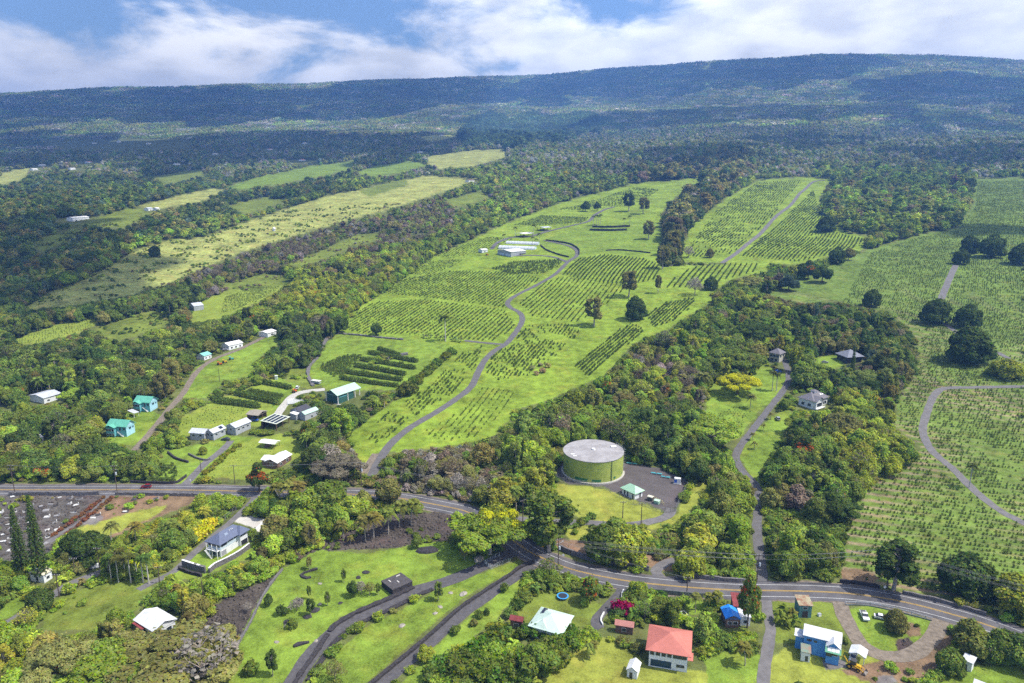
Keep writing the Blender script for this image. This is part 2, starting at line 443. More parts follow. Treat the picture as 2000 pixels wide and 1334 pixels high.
def ground_material():
    m = bpy.data.materials.new('ground'); m.use_nodes = True
    nt = m.node_tree; b = nt.nodes['Principled BSDF']
    b.inputs['Roughness'].default_value = 0.95; b.inputs['Specular IOR Level'].default_value = 0.1
    at = nt.nodes.new('ShaderNodeAttribute'); at.attribute_name = 'cover_colour'
    geo = nt.nodes.new('ShaderNodeNewGeometry')
    def noise(scale, det=5, rough=.6):
        n = nt.nodes.new('ShaderNodeTexNoise'); n.inputs['Scale'].default_value = scale
        n.inputs['Detail'].default_value = det; n.inputs['Roughness'].default_value = rough
        nt.links.new(geo.outputs['Position'], n.inputs['Vector']); return n
    def mth(op, a, b_=None):
        n = nt.nodes.new('ShaderNodeMath'); n.operation = op
        for k, x in enumerate((a, b_)):
            if x is None: continue
            if isinstance(x, (int, float)): n.inputs[k].default_value = x
            else: nt.links.new(x, n.inputs[k])
        return n.outputs[0]
    n1 = noise(0.035, 4); n2 = noise(0.22, 5); n3 = noise(1.6, 6, .7)
    s = mth('ADD', mth('ADD', mth('MULTIPLY', mth('SUBTRACT', n1.outputs['Fac'], .5), 1.9),
                   mth('MULTIPLY', mth('SUBTRACT', n2.outputs['Fac'], .5), 2.3)),
            mth('MULTIPLY', mth('SUBTRACT', n3.outputs['Fac'], .5), 2.4))
    s = mth('ADD', mth('MULTIPLY', s, at.outputs['Alpha']), 1.0)
    s = mth('MAXIMUM', s, 0.3)
    mul = nt.nodes.new('ShaderNodeVectorMath'); mul.operation = 'SCALE'
    nt.links.new(at.outputs['Color'], mul.inputs[0]); nt.links.new(s, mul.inputs['Scale'])
    # dry straw patches in the grass
    n4 = noise(0.09, 6, .62)
    rmp = nt.nodes.new('ShaderNodeMapRange'); rmp.inputs['From Min'].default_value = .50; rmp.inputs['From Max'].default_value = .70
    rmp.inputs['To Max'].default_value = 0.75
    nt.links.new(n4.outputs['Fac'], rmp.inputs['Value'])
    f = mth('MULTIPLY', rmp.outputs[0], at.outputs['Alpha'])
    mx = nt.nodes.new('ShaderNodeMix'); mx.data_type = 'RGBA'
    sw = nt.nodes.new('ShaderNodeMix'); sw.data_type = 'RGBA'; sw.blend_type = 'MULTIPLY'; sw.inputs[0].default_value = 1
    nt.links.new(mul.outputs[0], sw.inputs['A']); sw.inputs['B'].default_value = (1.35, 0.95, 1.15, 1)
    nt.links.new(f, mx.inputs[0]); nt.links.new(mul.outputs[0], mx.inputs['A']); nt.links.new(sw.outputs['Result'], mx.inputs['B'])
    nt.links.new(mx.outputs['Result'], b.inputs['Base Color'])
    pass
    return m

# ------------------------------------------------------------------ roads
ROADPTS = []          # (x, y, half width) samples that trees keep clear of
keep = np.zeros((H, W), bool)   # pixels of the photograph where the ground, a road or a building is in plain sight
def smooth_line(px, step=2.0):
    p = ground([a for a, _ in px], [b for _, b in px])[:, :2]
    return smooth_world(p, step)
def smooth_world(p, step=2.0):
    p = np.asarray(p, float)
    out = []
    e = np.vstack([2 * p[0] - p[1], p, 2 * p[-1] - p[-2]])
    for i in range(1, len(e) - 2):
        a, b, c, d = e[i-1], e[i], e[i+1], e[i+2]
        n = max(2, int(np.linalg.norm(c - b) / step * 2))
        for t in np.linspace(0, 1, n, endpoint=False):
            out.append(0.5 * ((2*b) + (c-a)*t + (2*a-5*b+4*c-d)*t*t + (3*b-a-3*c+d)*t**3))
    out.append(p[-1]); out = np.array(out)
    L = np.concatenate([[0], np.cumsum(np.linalg.norm(np.diff(out, axis=0), axis=1))])
    s = np.arange(0, L[-1], step)
    return np.stack([np.interp(s, L, out[:, 0]), np.interp(s, L, out[:, 1])], 1)
def line_normals(c):
    t = np.gradient(c, axis=0); t /= np.linalg.norm(t, axis=1, keepdims=True) + 1e-9
    return np.stack([t[:, 1], -t[:, 0]], 1)
def ribbon(name, c, w0, w1, lift, m, parent=None, nx=2, dash=None, ragged=0.0):
    """a strip from offset w0 to w1 (right of the line positive), lying on the land"""
    n = line_normals(c)
    vs = []; fs = []
    for k in range(len(c)):
        for j in range(nx):
            o = w0 + (w1 - w0) * j / (nx - 1)
            if ragged and j in (0, nx - 1): o += ragged * (math.sin(k * .83 + j) + .8 * math.sin(k * .31 + 2 * j) + .7 * math.sin(k * 1.9 + j * 3))
            x, y = c[k] + n[k] * o
            vs.append((x, y, 0))
    V = np.array(vs); rr = np.hypot(V[:, 0], V[:, 1])
    V[:, 2] = terrain(V[:, 0], V[:, 1]) + lift + np.clip(rr - 400, 0, None) * 0.0004
    for k in range(len(c) - 1):
        if dash and (k // dash) % 2: continue
        for j in range(nx - 1):
            a = k * nx + j
            fs.append((a, a + nx, a + nx + 1, a + 1))
    return mesh_obj(name, V, fs, m, parent)
def road(name, px, w, m, lines=False, clear=1.5, step=2.0, lift=0.07, mark=True):
    c = smooth_line(px, step)
    lift = .09 if name == 'road' else min(lift, .05) if name in ('driveway', 'farm_track') else lift
    o = ribbon(name, c, -w / 2, w / 2, lift, m, nx=5, ragged=.13 if name == 'road' else .10)
    tag(o, kind='structure')
    for x, y in c[::2]:
        ROADPTS.append((x, y, w / 2 + clear))
    if mark:
        P = np.column_stack([c, terrain(c[:, 0], c[:, 1])]); n = line_normals(c)
        for off in np.linspace(-w / 2, w / 2, 7):
            Q = P.copy(); Q[:, :2] += n * off
            u, v, _ = project(Q)
            for a, b in zip(u, v):
                if 0 <= a < W and 0 <= b < H: keep[int(b), int(a)] = True
    return o, c
asphalt = mat('asphalt', (.112, .106, .112), .9, noise=.24, nscale=.16, spec=.2)
asphalt_old = mat('worn_asphalt', (.155, .145, .145), .9, noise=.18, nscale=.4, spec=.2)
farm_asphalt = mat('farm_asphalt', (.125, .118, .120), .9, noise=.15, nscale=.4, spec=.2)
gravel_track = mat('gravel_track', (.20, .165, .13), .95, noise=.28, nscale=.7, spec=.1)
cinder = mat('cinder_track', (.098, .092, .096), .95, noise=.2, nscale=.7, spec=.1)
concrete = mat('concrete', (.44, .42, .38), .85, noise=.12, nscale=.6)
yellow_paint = mat('yellow_paint', (.48, .31, .07), .7, noise=.15, nscale=1.5)
white_paint = mat('white_paint', (.50, .50, .49), .7, noise=.15, nscale=1.5)
ground_obj = build_ground()

main_px = [(-140,957),(-60,956),(20,957),(150,957),(300,957),(400,958),(480,960),(600,963),(700,966),(745,969),(791,975),(836,983),(882,992),(912,1000),(950,1020),(985,1044),(1005,1058),(1036,1079),(1066,1093),(1100,1107),(1130,1116),(1175,1126),(1225,1135),(1275,1141),(1350,1148),(1438,1153),(1513,1154),(1598,1156),(1662,1160),(1728,1169),(1791,1182),(1855,1199),(1919,1218),(2000,1248),(2080,1282)]
main_road, main_c = road('road', main_px, 10.4, asphalt, clear=1.5)
ribbon('gravel_shoulder', main_c, -6.0, 6.0, .04, gravel_track, main_road, nx=7, ragged=.35)
for a, b in ((-.33, -.11), (.11, .33)):
    ribbon('centre_line', main_c, a, b, .12, yellow_paint, main_road)
for a, b in ((-3.52, -3.30), (3.30, 3.52)):
    ribbon('edge_line', main_c, a, b, .12, white_paint, main_road)
# the winding farm road and its branches
road('farm_road', [(725,930),(738,905),(752,882),(766,864),(800,836),(850,806),(890,780),(920,755),(935,725),(946,705),(965,686),(990,670),(1010,645),(1020,626),(1015,611),(996,600),(992,590),(1010,576),(1050,556),(1085,535),(1110,511),(1125,501),(1127,491),(1115,482),(1090,475),(1062,470)], 4.6, farm_asphalt)
road('farm_road', [(1108,512),(1080,502),(1040,499),(1000,500)], 4.4, farm_asphalt, lift=.1)
road('farm_road', [(985,673),(960,671),(930,668),(905,665)], 3.4, farm_asphalt, lift=.1)
road('farm_road', [(1410,514),(1450,485),(1500,440),(1545,400),(1582,360),(1612,352)], 5.6, asphalt_old)
road('farm_road', [(960,487),(972,474),(1000,464),(1030,463),(1070,452),(1120,440),(1150,432),(1162,420),(1180,410),(1200,404)], 5.5, farm_asphalt)
road('farm_road', [(2060,755),(2000,755),(1900,757),(1850,758),(1830,766),(1816,790),(1804,828),(1804,850),(1820,880),(1860,915),(1900,955),(1950,995),(2000,1022),(2060,1050)], 3.9, asphalt_old)
road('farm_road', [(1838,584),(1850,555),(1867,518)], 5.5, asphalt_old)
road('farm_road', [(1842,630),(1870,650),(1900,665),(1950,690),(2010,720)], 3.8, asphalt_old)
# drives and tracks
road('driveway', [(1490,1146),(1486,1095),(1481,1060),(1478,1030),(1481,992),(1482,968),(1475,946),(1455,925),(1438,897),(1446,871),(1470,840),(1500,801),(1530,762),(1541,738),(1536,715),(1530,700)], 3.7, farm_asphalt)
road('driveway', [(995,1012),(1031,1015),(1106,1020),(1153,1021),(1200,1025),(1247,1023),(1292,1013),(1308,1003),(1312,992)], 4.2, asphalt_old)
road('driveway', [(1006,1078),(985,1086),(960,1098),(900,1125),(850,1143),(810,1155),(760,1180),(690,1211),(640,1246),(600,1290),(572,1334),(555,1362)], 5.6, cinder, lift=.09)
road('driveway', [(1040,1104),(1020,1117),(1000,1131),(950,1165),(900,1201),(840,1255),(780,1305),(745,1334),(715,1362)], 4.6, cinder, lift=.09)
road('driveway', [(1218,1140),(1212,1158),(1200,1172),(1186,1185),(1168,1206),(1165,1222),(1180,1232)], 3.6, cinder, lift=.09)
road('driveway', [(1497,1165),(1500,1200),(1505,1230),(1500,1260),(1494,1300),(1490,1345)], 3.4, asphalt_old, lift=.09)
road('driveway', [(1640,1172),(1648,1200),(1668,1238),(1690,1265),(1730,1282),(1780,1278),(1815,1252),(1832,1228),(1838,1208)], 5.0, gravel_track, lift=.09)
road('driveway', [(1290,1128),(1280,1115),(1300,1100),(1330,1092)], 4.0, asphalt_old, lift=.09)
road('driveway', [(355,952),(375,932),(400,906),(428,884),(445,868),(452,858)], 4.0, asphalt_old, lift=.09)
road('driveway', [(540,812),(556,790),(576,771),(602,764),(640,760)], 5.0, concrete, lift=.09)
road('farm_track', [(262,880),(300,838),(330,800),(356,770),(386,725),(420,701),(470,681),(532,650)], 4.0, gravel_track, lift=.09)
road('cemetery_path', [(214,968),(172,1010),(130,1037),(84,1066)], 3.0, asphalt_old, lift=.09)
road('driveway', [(-10,1235),(24,1212),(64,1187),(103,1163),(136,1142),(180,1124),(205,1115)], 4.0, asphalt_old, lift=.09)
road('driveway', [(270,1152),(300,1136),(333,1121),(360,1098),(385,1075),(420,1045),(462,1009),(490,982),(503,966)], 3.0, asphalt_old, lift=.09)
road('farm_track', [(712,925),(722,905),(735,885)], 4.0, gravel_track, lift=.11)
# ------------------------------------------------------------------ foliage: leaf clumps spread through the crown's volume
def leaf_material(name, flower=False):
    m = bpy.data.materials.new(name); m.use_nodes = True
    nt = m.node_tree; nt.nodes.clear()
    out = nt.nodes.new('ShaderNodeOutputMaterial')
    at = nt.nodes.new('ShaderNodeAttribute'); at.attribute_type = 'INSTANCER'; at.attribute_name = 'tint'
    at2 = nt.nodes.new('ShaderNodeAttribute'); at2.attribute_name = 'leaf'      # per-leaf-clump variation
    hs = nt.nodes.new('ShaderNodeHueSaturation')
    sep_ = nt.nodes.new('ShaderNodeSeparateColor')
    nt.links.new(at2.outputs['Color'], sep_.inputs[0])
    nt.links.new(at.outputs['Color'], hs.inputs['Color'])
    nt.links.new(sep_.outputs[0], hs.inputs['Hue']); nt.links.new(sep_.outputs[1], hs.inputs['Saturation']); nt.links.new(sep_.outputs[2], hs.inputs['Value'])
    col = hs.outputs[0]
    if flower:
        mx = nt.nodes.new('ShaderNodeMix'); mx.data_type = 'RGBA'
        nt.links.new(at2.outputs['Alpha'], mx.inputs[0]); nt.links.new(col, mx.inputs['A'])
        mx.inputs['B'].default_value = flower if isinstance(flower, tuple) else (.46, .10, .02, 1)
        col = mx.outputs['Result']
    d = nt.nodes.new('ShaderNodeBsdfDiffuse'); t = nt.nodes.new('ShaderNodeBsdfTranslucent')
    nt.links.new(col, d.inputs[0]); nt.links.new(col, t.inputs[0])
    mxs = nt.nodes.new('ShaderNodeMixShader'); mxs.inputs[0].default_value = 0.34
    nt.links.new(d.outputs[0], mxs.inputs[1]); nt.links.new(t.outputs[0], mxs.inputs[2])
    nt.links.new(mxs.outputs[0], out.inputs[0])
    MATS[name] = m
    return m
LEAF = leaf_material('foliage')
LEAF_RED = leaf_material('flowering_foliage', True)
LEAF_YEL = leaf_material('yellow_flowering_foliage', (.54, .54, .02, 1))
BARK = mat('bark', (.13, .10, .075), .95, noise=.3, nscale=1.2, spec=.1)
BARK_PALE = mat('pale_bark', (.36, .32, .27), .95, noise=.25, nscale=1.2, spec=.1)

class Leaves:
    def __init__(s, seed=1): s.g = np.random.default_rng(seed); s.P = []; s.C = []
    def cards(s, c, n, size, val=None, flower=None, hue=.02, aspect=1.0):
        """c: centres (k,3); n: normals (k,3); one bent leaf-clump quad on each"""
        g = s.g; k = len(c)
        n = n / (np.linalg.norm(n, axis=1, keepdims=True) + 1e-9)
        a = np.cross(n, g.normal(size=(k, 3))); a /= np.linalg.norm(a, axis=1, keepdims=True) + 1e-9
        b = np.cross(n, a)
        sz = np.asarray(size) * g.uniform(.6, 1.35, k); sz = sz[:, None] / 2
        q = np.stack([c - a*sz - b*sz*aspect, c + a*sz - b*sz*aspect*.6, c + a*sz*.8 + b*sz*aspect, c - a*sz*.7 + b*sz*aspect*.9], 1)
        q = q + g.normal(size=q.shape) * sz[:, None, :] * .18
        s.P.append(q)
        v = g.normal(1, .14, k) if val is None else val * g.normal(1, .10, k)
        col = np.stack([.5 + g.normal(0, hue, k), np.clip(g.normal(1, .08, k), .6, 1.2), np.clip(v, .35, 1.8),
                        np.zeros(k) if flower is None else flower.astype(float)], 1)
        s.C.append(np.repeat(col[:, None, :], 4, 1))
    def arrays(s):
        P = np.concatenate(s.P); C = np.concatenate(s.C); return P.reshape(-1, 3), C.reshape(-1, 4)
    def mesh(s, name, m=LEAF, trunk=None, bark=None):
        P, C = s.arrays(); nq = len(P) // 4
        F4 = np.arange(len(P)).reshape(-1, 4)
        tv = np.array(trunk.v) if trunk is not None and trunk.v else np.zeros((0, 3))
        me = bpy.data.meshes.new(name)
        tf = [tuple(i + len(P) for i in f) for f in trunk.f] if trunk is not None else []
        V = np.concatenate([P, tv])
        loops = list(F4.ravel()) + [i for f in tf for i in f]
        sizes = [4] * nq + [len(f) for f in tf]
        me.vertices.add(len(V)); me.vertices.foreach_set('co', V.astype(np.float32).ravel())
        me.loops.add(len(loops)); me.loops.foreach_set('vertex_index', np.array(loops, np.int32))
        me.polygons.add(len(sizes)); me.polygons.foreach_set('loop_start', np.concatenate([[0], np.cumsum(sizes)[:-1]]).astype(np.int32))
        me.update(calc_edges=True)
        a = me.attributes.new('leaf', 'FLOAT_COLOR', 'POINT')
        CC = np.concatenate([C, np.tile([.5, 1, 1, 0], (len(tv), 1))])
        a.data.foreach_set('color', CC.astype(np.float32).ravel())
        me.materials.append(m)
        if tf:
            me.materials.append(bark or BARK)
            mi = np.zeros(len(sizes), np.int32); mi[nq:] = 1
            me.polygons.foreach_set('material_index', mi)
        return me
def sphere_pts(g, n):
    d = g.normal(size=(n, 3)); return d / np.linalg.norm(d, axis=1, keepdims=True)
def lobed_crown(L, lobes, per_m2, size, flower_p=0.0, up=.45, spread=.50, inner=.25, flatten=1.0):
    """leaf clumps on the surface of overlapping lobes (cx,cy,cz,r); none where another lobe buries them"""
    g = L.g
    lob = np.array(lobes)
    for i, (cx, cy, cz, r) in enumerate(lob):
        n = int(4 * math.pi * r * r * per_m2)
        d = sphere_pts(g, n)
        d = d[d[:, 2] > -.55 - .4 * g.random(len(d))]
        rr = r * (1 - np.abs(g.normal(0, .10, len(d)))) * (1 + .10 * np.sin(d[:, 0] * 9 + i) * np.sin(d[:, 1] * 8 + 2 * i))
        p = np.array([cx, cy, cz]) + d * rr[:, None] * np.array([1, 1, flatten])
        ok = np.ones(len(p), bool)
        for j, (ox, oy, oz, orr) in enumerate(lob):
            if j == i: continue
            q = (p - np.array([ox, oy, oz])) / np.array([1, 1, flatten])
            ok &= np.linalg.norm(q, axis=1) > orr * .84
        p = p[ok]; d = d[ok]
        if not len(p): continue
        nrm = d + np.array([0, 0, up]) + g.normal(size=d.shape) * spread
        lv = g.normal(1, .13)
        fl = None
        if flower_p:
            fl = (g.random(len(p)) < flower_p * np.clip(d[:, 2] + .1, 0, 1) * (1.8 if g.random() < .5 else .25))
        L.cards(p, nrm, size, val=lv, flower=fl)
    # a few sprays standing off the outline
    for _ in range(int(len(lob) * 3)):
        cx, cy, cz, r = lob[g.integers(len(lob))]
        d = sphere_pts(g, 1)[0]; d[2] = abs(d[2])
        c = np.array([cx, cy, cz]) + d * r * g.uniform(1.0, 1.12)
        k = 6
        L.cards(c + g.normal(size=(k, 3)) * size * .8, np.tile(d, (k, 1)) + g.normal(size=(k, 3)) * .7, size, val=g.normal(1, .15))
def limbs(tr, top, lobes, r0, base=(0, 0, 0), n=7):
    tr.tube(base, top, r0, r0 * .62, n)
    for cx, cy, cz, r in lobes:
        tr.tube((top[0], top[1], top[2] * .93), (cx, cy, cz), r0 * .42, r0 * .12, 5)
PROTO = {}     # name -> (crown mesh, trunk mesh, joined mesh, height)
def proto(name, L, tr, h, m=LEAF, bark=None):
    crown = L.mesh(name + '_crown', m)
    tm = bpy.data.meshes.new(name + '_trunk'); tm.from_pydata(tr.v, [], tr.f); tm.materials.append(bark or BARK)
    PROTO[name] = (crown, tm, L.mesh(name, m, tr, bark), h)
def ring_lobes(g, n, rad, z0, z1, r0, r1, zbow=0.0):
    o = []
    for i in range(n):
        a = 2 * math.pi * i / n + g.uniform(-.35, .35); q = rad * math.sqrt(g.uniform(.25, 1.0))
        o.append((math.cos(a) * q, math.sin(a) * q, g.uniform(z0, z1) - zbow * (q / rad) ** 2, g.uniform(r0, r1)))
    return o
# nominal heights in metres; every tree is scaled from these
for k in range(4):            # rounded broadleaf, 9 m
    L = Leaves(20 + k); g = L.g
    lob = ring_lobes(g, 8, 3.0, 4.2, 6.6, 1.3, 2.2, .8) + [(g.uniform(-.6, .6), g.uniform(-.6, .6), 6.9, 1.9), (.3, .2, 5.0, 2.3)] + ring_lobes(g, 6, 3.5, 2.8, 4.2, 1.0, 1.6)
    lobed_crown(L, lob, 13, .46)
    tr = MB(); limbs(tr, (0.1, 0, 3.4), lob[:9], .30)
    proto('round%d' % k, L, tr, 9.0)
for k in range(2):            # dense dark mango-like dome down to the ground, 9 m
    L = Leaves(40 + k); g = L.g
    lob = [(0, 0, 4.6, 3.5)] + ring_lobes(g, 10, 3.0, 3.0, 6.4, 1.3, 2.0, 1.0) + [(0.3, -.3, 7.0, 1.8)] + ring_lobes(g, 9, 3.6, 1.8, 3.2, 1.1, 1.6)
    lobed_crown(L, lob, 15, .42, up=.3)
    tr = MB(); limbs(tr, (0, 0, 2.2), lob[:4], .38)
    proto('dome%d' % k, L, tr, 9.0)
for k in range(3):            # tall open tree in tiers, 16 m
    L = Leaves(50 + k); g = L.g
    lob = []
    for z in np.linspace(5.5, 13.8, 7):
        w = 2.9 * math.sin(math.pi * min(1, (z - 2.5) / 13.5)) + .5
        lob += ring_lobes(g, 3, w, z - .6, z + .6, .95, 1.7)
    lobed_crown(L, lob, 11, .5)
    tr = MB(); limbs(tr, (.3, .2, 11), lob[::2], .36)
    proto('tall%d' % k, L, tr, 15.5, bark=BARK_PALE)
for k in range(2):            # flat umbrella crown, 11 m
    L = Leaves(60 + k); g = L.g
    lob = ring_lobes(g, 20, 8.0, 8.2, 9.6, 1.5, 2.3, 2.2) + ring_lobes(g, 7, 3.5, 9.0, 9.8, 1.6, 2.3)
    lobed_crown(L, lob, 12, .42, flatten=.55, up=.9, spread=.5)
    tr = MB()
    tr.tube((0, 0, 0), (0, 0, 2.6), .45, .38, 8)
    for cx, cy, cz, r in lob:
        tr.tube((0, 0, 2.4), (cx * .45, cy * .45, 5.6), .20, .13, 5); tr.tube((cx * .45, cy * .45, 5.6), (cx, cy, cz), .13, .04, 4)
    proto('umbrella%d' % k, L, tr, 11.0, bark=BARK_PALE)
for k in range(2):            # flowering tulip-tree type, red at the tips
    L = Leaves(70 + k); g = L.g
    lob = ring_lobes(g, 9, 2.6, 5.0, 8.6, 1.1, 1.8, .6) + [(0, 0, 9.2, 1.6)] + ring_lobes(g, 4, 2.4, 4.0, 5.0, .9, 1.3)
    lobed_crown(L, lob, 13, .46, flower_p=.34)
    tr = MB(); limbs(tr, (.1, 0, 4.6), lob[:9], .3)
    proto('flowering%d' % k, L, tr, 10.5, m=LEAF_RED)
for k in range(1):            # yellow blossom patch on an umbrella crown
    L = Leaves(77); g = L.g
    lob = ring_lobes(g, 18, 7.0, 6.8, 8.4, 1.4, 2.3, 1.6) + ring_lobes(g, 6, 3.0, 8.0, 9.0, 1.6, 2.3)
    lobed_crown(L, lob, 12, .42, flatten=.6, up=.9, spread=.5, flower_p=.9)
    tr = MB(); tr.tube((0, 0, 0), (0, 0, 2.6), .45, .38, 8)
    for cx, cy, cz, r in lob: tr.tube((0, 0, 2.4), (cx, cy, cz), .2, .05, 5)
    proto('yellowumbrella', L, tr, 10.0, m=LEAF_YEL)
for k in range(2):            # nearly bare, grey twigs and few leaves, 8 m
    L = Leaves(80 + k); g = L.g
    lob = ring_lobes(g, 9, 3.0, 3.6, 6.6, 1.1, 1.8, .6) + [(0, 0, 7.0, 1.5)]
    lobed_crown(L, lob, 4.2, .34, spread=1.2)
    tr = MB(); limbs(tr, (0, 0, 2.6), lob, .24)
    for cx, cy, cz, r in lob:
        for _ in range(9):
            d = sphere_pts(g, 1)[0]; d[2] = abs(d[2]) * .8
            tr.tube((cx, cy, cz - .5), (cx + d[0] * r * 1.1, cy + d[1] * r * 1.1, cz + d[2] * r * 1.1), .05, .015, 3)
    proto('bare%d' % k, L, tr, 8.0, bark=mat('dry_twigs', (.30, .25, .21), .95))
for k in range(3):            # bush, 3 m
    L = Leaves(90 + k); g = L.g
    lob = ring_lobes(g, 6, 1.3, .8, 1.7, .6, 1.0) + [(0, 0, 1.9, .9)]
    lobed_crown(L, lob, 14, .36)
    tr = MB(); tr.tube((0, 0, 0), (0, 0, 1.2), .08, .05, 5)
    proto('bush%d' % k, L, tr, 2.9)
# columnar pine, 22 m
L = Leaves(95); g = L.g; tr = MB(); tr.tube((0, 0, 0), (0, 0, 21.5), .32, .04, 7)
for z in np.arange(1.6, 21.8, .42):
    w = 2.3 * (1 - (z / 22.5) ** 1.6) + .18
    w *= g.uniform(.85, 1.12)
    for a in np.linspace(0, 2 * math.pi, 8, endpoint=False) + g.uniform(0, 6):
        m_ = max(3, int(w * 6))
        t = np.sqrt(g.uniform(.03, 1, m_))[:, None]
        c = np.array([[math.cos(a), math.sin(a), .30]]) * t * w + np.array([0, 0, z])
        L.cards(c + g.normal(size=c.shape) * .10, np.tile([math.cos(a) * .6, math.sin(a) * .6, .8], (m_, 1)) + g.normal(size=c.shape) * .6, .34)
proto('pine', L, tr, 22.0)
# bamboo clump, arching culms, 9 m
L = Leaves(97); g = L.g; tr = MB()
for _ in range(46):
    a = g.uniform(0, 6.28); lean = g.uniform(.3, 2.6); hh = g.uniform(6, 9); b0 = g.uniform(0, .8)
    pts = [np.array([math.cos(a) * (b0 + lean * t ** 2.2), math.sin(a) * (b0 + lean * t ** 2.2), hh * t * (1 - .12 * t * t)]) for t in np.linspace(0, 1, 6)]
    for p, q in zip(pts, pts[1:]): tr.tube(p, q, .05, .04, 4)
    for t in np.linspace(.35, 1.05, 24):
        c = np.array([math.cos(a) * (b0 + lean * t ** 2.2), math.sin(a) * (b0 + lean * t ** 2.2), hh * t * (1 - .12 * t * t)])
        L.cards(c + g.normal(size=(3, 3)) * .28, g.normal(size=(3, 3)) + np.array([0, 0, .6]), .34, val=1.0, aspect=1.8)
proto('bamboo', L, tr, 8.5, bark=mat('bamboo_culm', (.25, .24, .06), .7))
# palms
def palm(name, seed, th, nf, fl, droop, tr_r, bark, up0=1.0, lean=.5, trunkless=False):
    L = Leaves(seed); g = L.g; tr = MB()
    top = Vector((lean, lean * .3, th)); pts = [Vector((lean * t * t, lean * .3 * t * t, th * t)) for t in np.linspace(0, 1, 6)]
    for i, (p, q) in enumerate(zip(pts, pts[1:])):
        tr.tube(p, q, tr_r * (1.25 - .08 * i), tr_r * (1.25 - .08 * (i + 1)), 7)
    for i in range(nf):
        a = 2 * math.pi * i / nf * 2.618 + g.uniform(-.2, .2); e = g.uniform(-.25, up0) if i > nf * .25 else up0
        dirh = np.array([math.cos(a), math.sin(a), 0])
        vz = math.sin(e); vh = math.cos(e)
        for t in np.linspace(.08, 1, 15):
            c = np.array(top) + dirh * (vh * t * fl * (1 - .12 * t)) + np.array([0, 0, vz * t * fl - droop * t * t * fl])
            side = np.array([-math.sin(a), math.cos(a), 0])
            ln = fl * .19 * math.sin(math.pi * min(1, .15 + .82 * t)) + .08
            for sg in (-1, 1):
                w = fl * .052
                tip = c + side * sg * ln + np.array([0, 0, -ln * .55]) + dirh * ln * .35
                q = np.array([c - dirh * w, c + dirh * w, tip + dirh * w * .5, tip - dirh * w * .6])
                L.P.append(q[None]); v = g.normal(1.05, .16)
                L.C.append(np.tile([.5 + g.normal(0, .015), 1, max(.4, v), 0], (4, 1))[None])
    proto(name, L, tr, th + fl * .4, bark=bark)
palm('coconut', 101, 8.0, 24, 4.0, .75, .17, BARK_PALE, 1.0, .9)
palm('royal', 102, 13.0, 24, 3.9, .80, .24, mat('royal_trunk', (.42, .40, .36), .9), .9, .1)
palm('youngpalm', 103, 3.6, 14, 2.2, .7, .12, BARK_PALE, 1.1, .1)
palm('banana', 104, 2.2, 11, 2.4, .55, .16, mat('banana_stem', (.22, .24, .08), .8), 1.25, .1)
# coffee shrub 1.9 m and a fuller one
for nm, seed, w in (('coffee', 110, .62), ('coffeefull', 111, .95)):
    L = Leaves(seed); g = L.g; n = 90
    z = g.uniform(.12, 1.9, n); rr = w * np.sqrt(np.clip(1 - ((z - .8) / 1.2) ** 2, .05, 1)) * g.uniform(.4, 1.05, n); a = g.uniform(0, 6.28, n)
    c = np.stack([np.cos(a) * rr, np.sin(a) * rr, z], 1)
    L.cards(c, np.stack([np.cos(a), np.sin(a), np.full(n, .5)], 1) + g.normal(size=(n, 3)) * .6, .30, aspect=1.2)
    tr = MB(); tr.tube((0, 0, 0), (0, 0, 1.5), .04, .02, 4)
    proto(nm, L, tr, 1.9)
# low-detail trees for the middle distance
for k in range(5):
    L = Leaves(120 + k); g = L.g
    lob = ring_lobes(g, 5, 2.6, 3.6, 6.2, 1.5, 2.3, .6) + [(0, 0, 6.4, 2.2)]
    if k == 4: lob = ring_lobes(g, 4, 1.6, 3, 6, 1.2, 1.8) + ring_lobes(g, 4, 1.6, 7, 11, 1.1, 1.7)
    lobed_crown(L, lob, 2.6, .95)
    tr = MB(); tr.tube((0, 0, 0), (0, 0, 4.5), .3, .15, 5)
    proto('mid%d' % k, L, tr, 8.6)
# whole patches of distant canopy, 56 m across
for k in range(4):
    L = Leaves(140 + k); g = L.g
    for _ in range(44):
        x, y = g.uniform(-31, 31, 2); hgt = g.uniform(4, 13.0); r = g.uniform(2.6, 6.6)
        if k == 3: hgt *= 1.3; r *= .7
        n = 26; d = sphere_pts(g, n); d[:, 2] = np.abs(d[:, 2]) * 1.1 - .12
        c = np.array([x, y, hgt - r]) + d * r
        L.cards(c, d + g.normal(size=d.shape) * .55 + np.array([0, 0, .3]), 1.9, val=max(.45, g.normal(1.05, .38)), hue=.03)
    proto('patch%d' % k, L, MB(), 8.0)
bm = bmesh.new(); bmesh.ops.create_icosphere(bm, subdivisions=1, radius=.8)
_g = np.random.default_rng(5)
for vv in bm.verts: vv.co *= _g.uniform(.7, 1.25)
_rm = bpy.data.meshes.new('rock'); bm.to_mesh(_rm); bm.free(); _rm.materials.append(mat('rubble', (.085, .070, .060), .95, noise=.3, nscale=.8))
PROTO['rock'] = (_rm, _rm, _rm, 1.0)
ORDER = sorted(PROTO)
IDX = {n: i for i, n in enumerate(ORDER)}
proto_col = bpy.data.collections.new('plant_kinds')
for i, n in enumerate(ORDER):
    proto_col.objects.link(bpy.data.objects.new('%03d_%s' % (i, n), PROTO[n][2]))

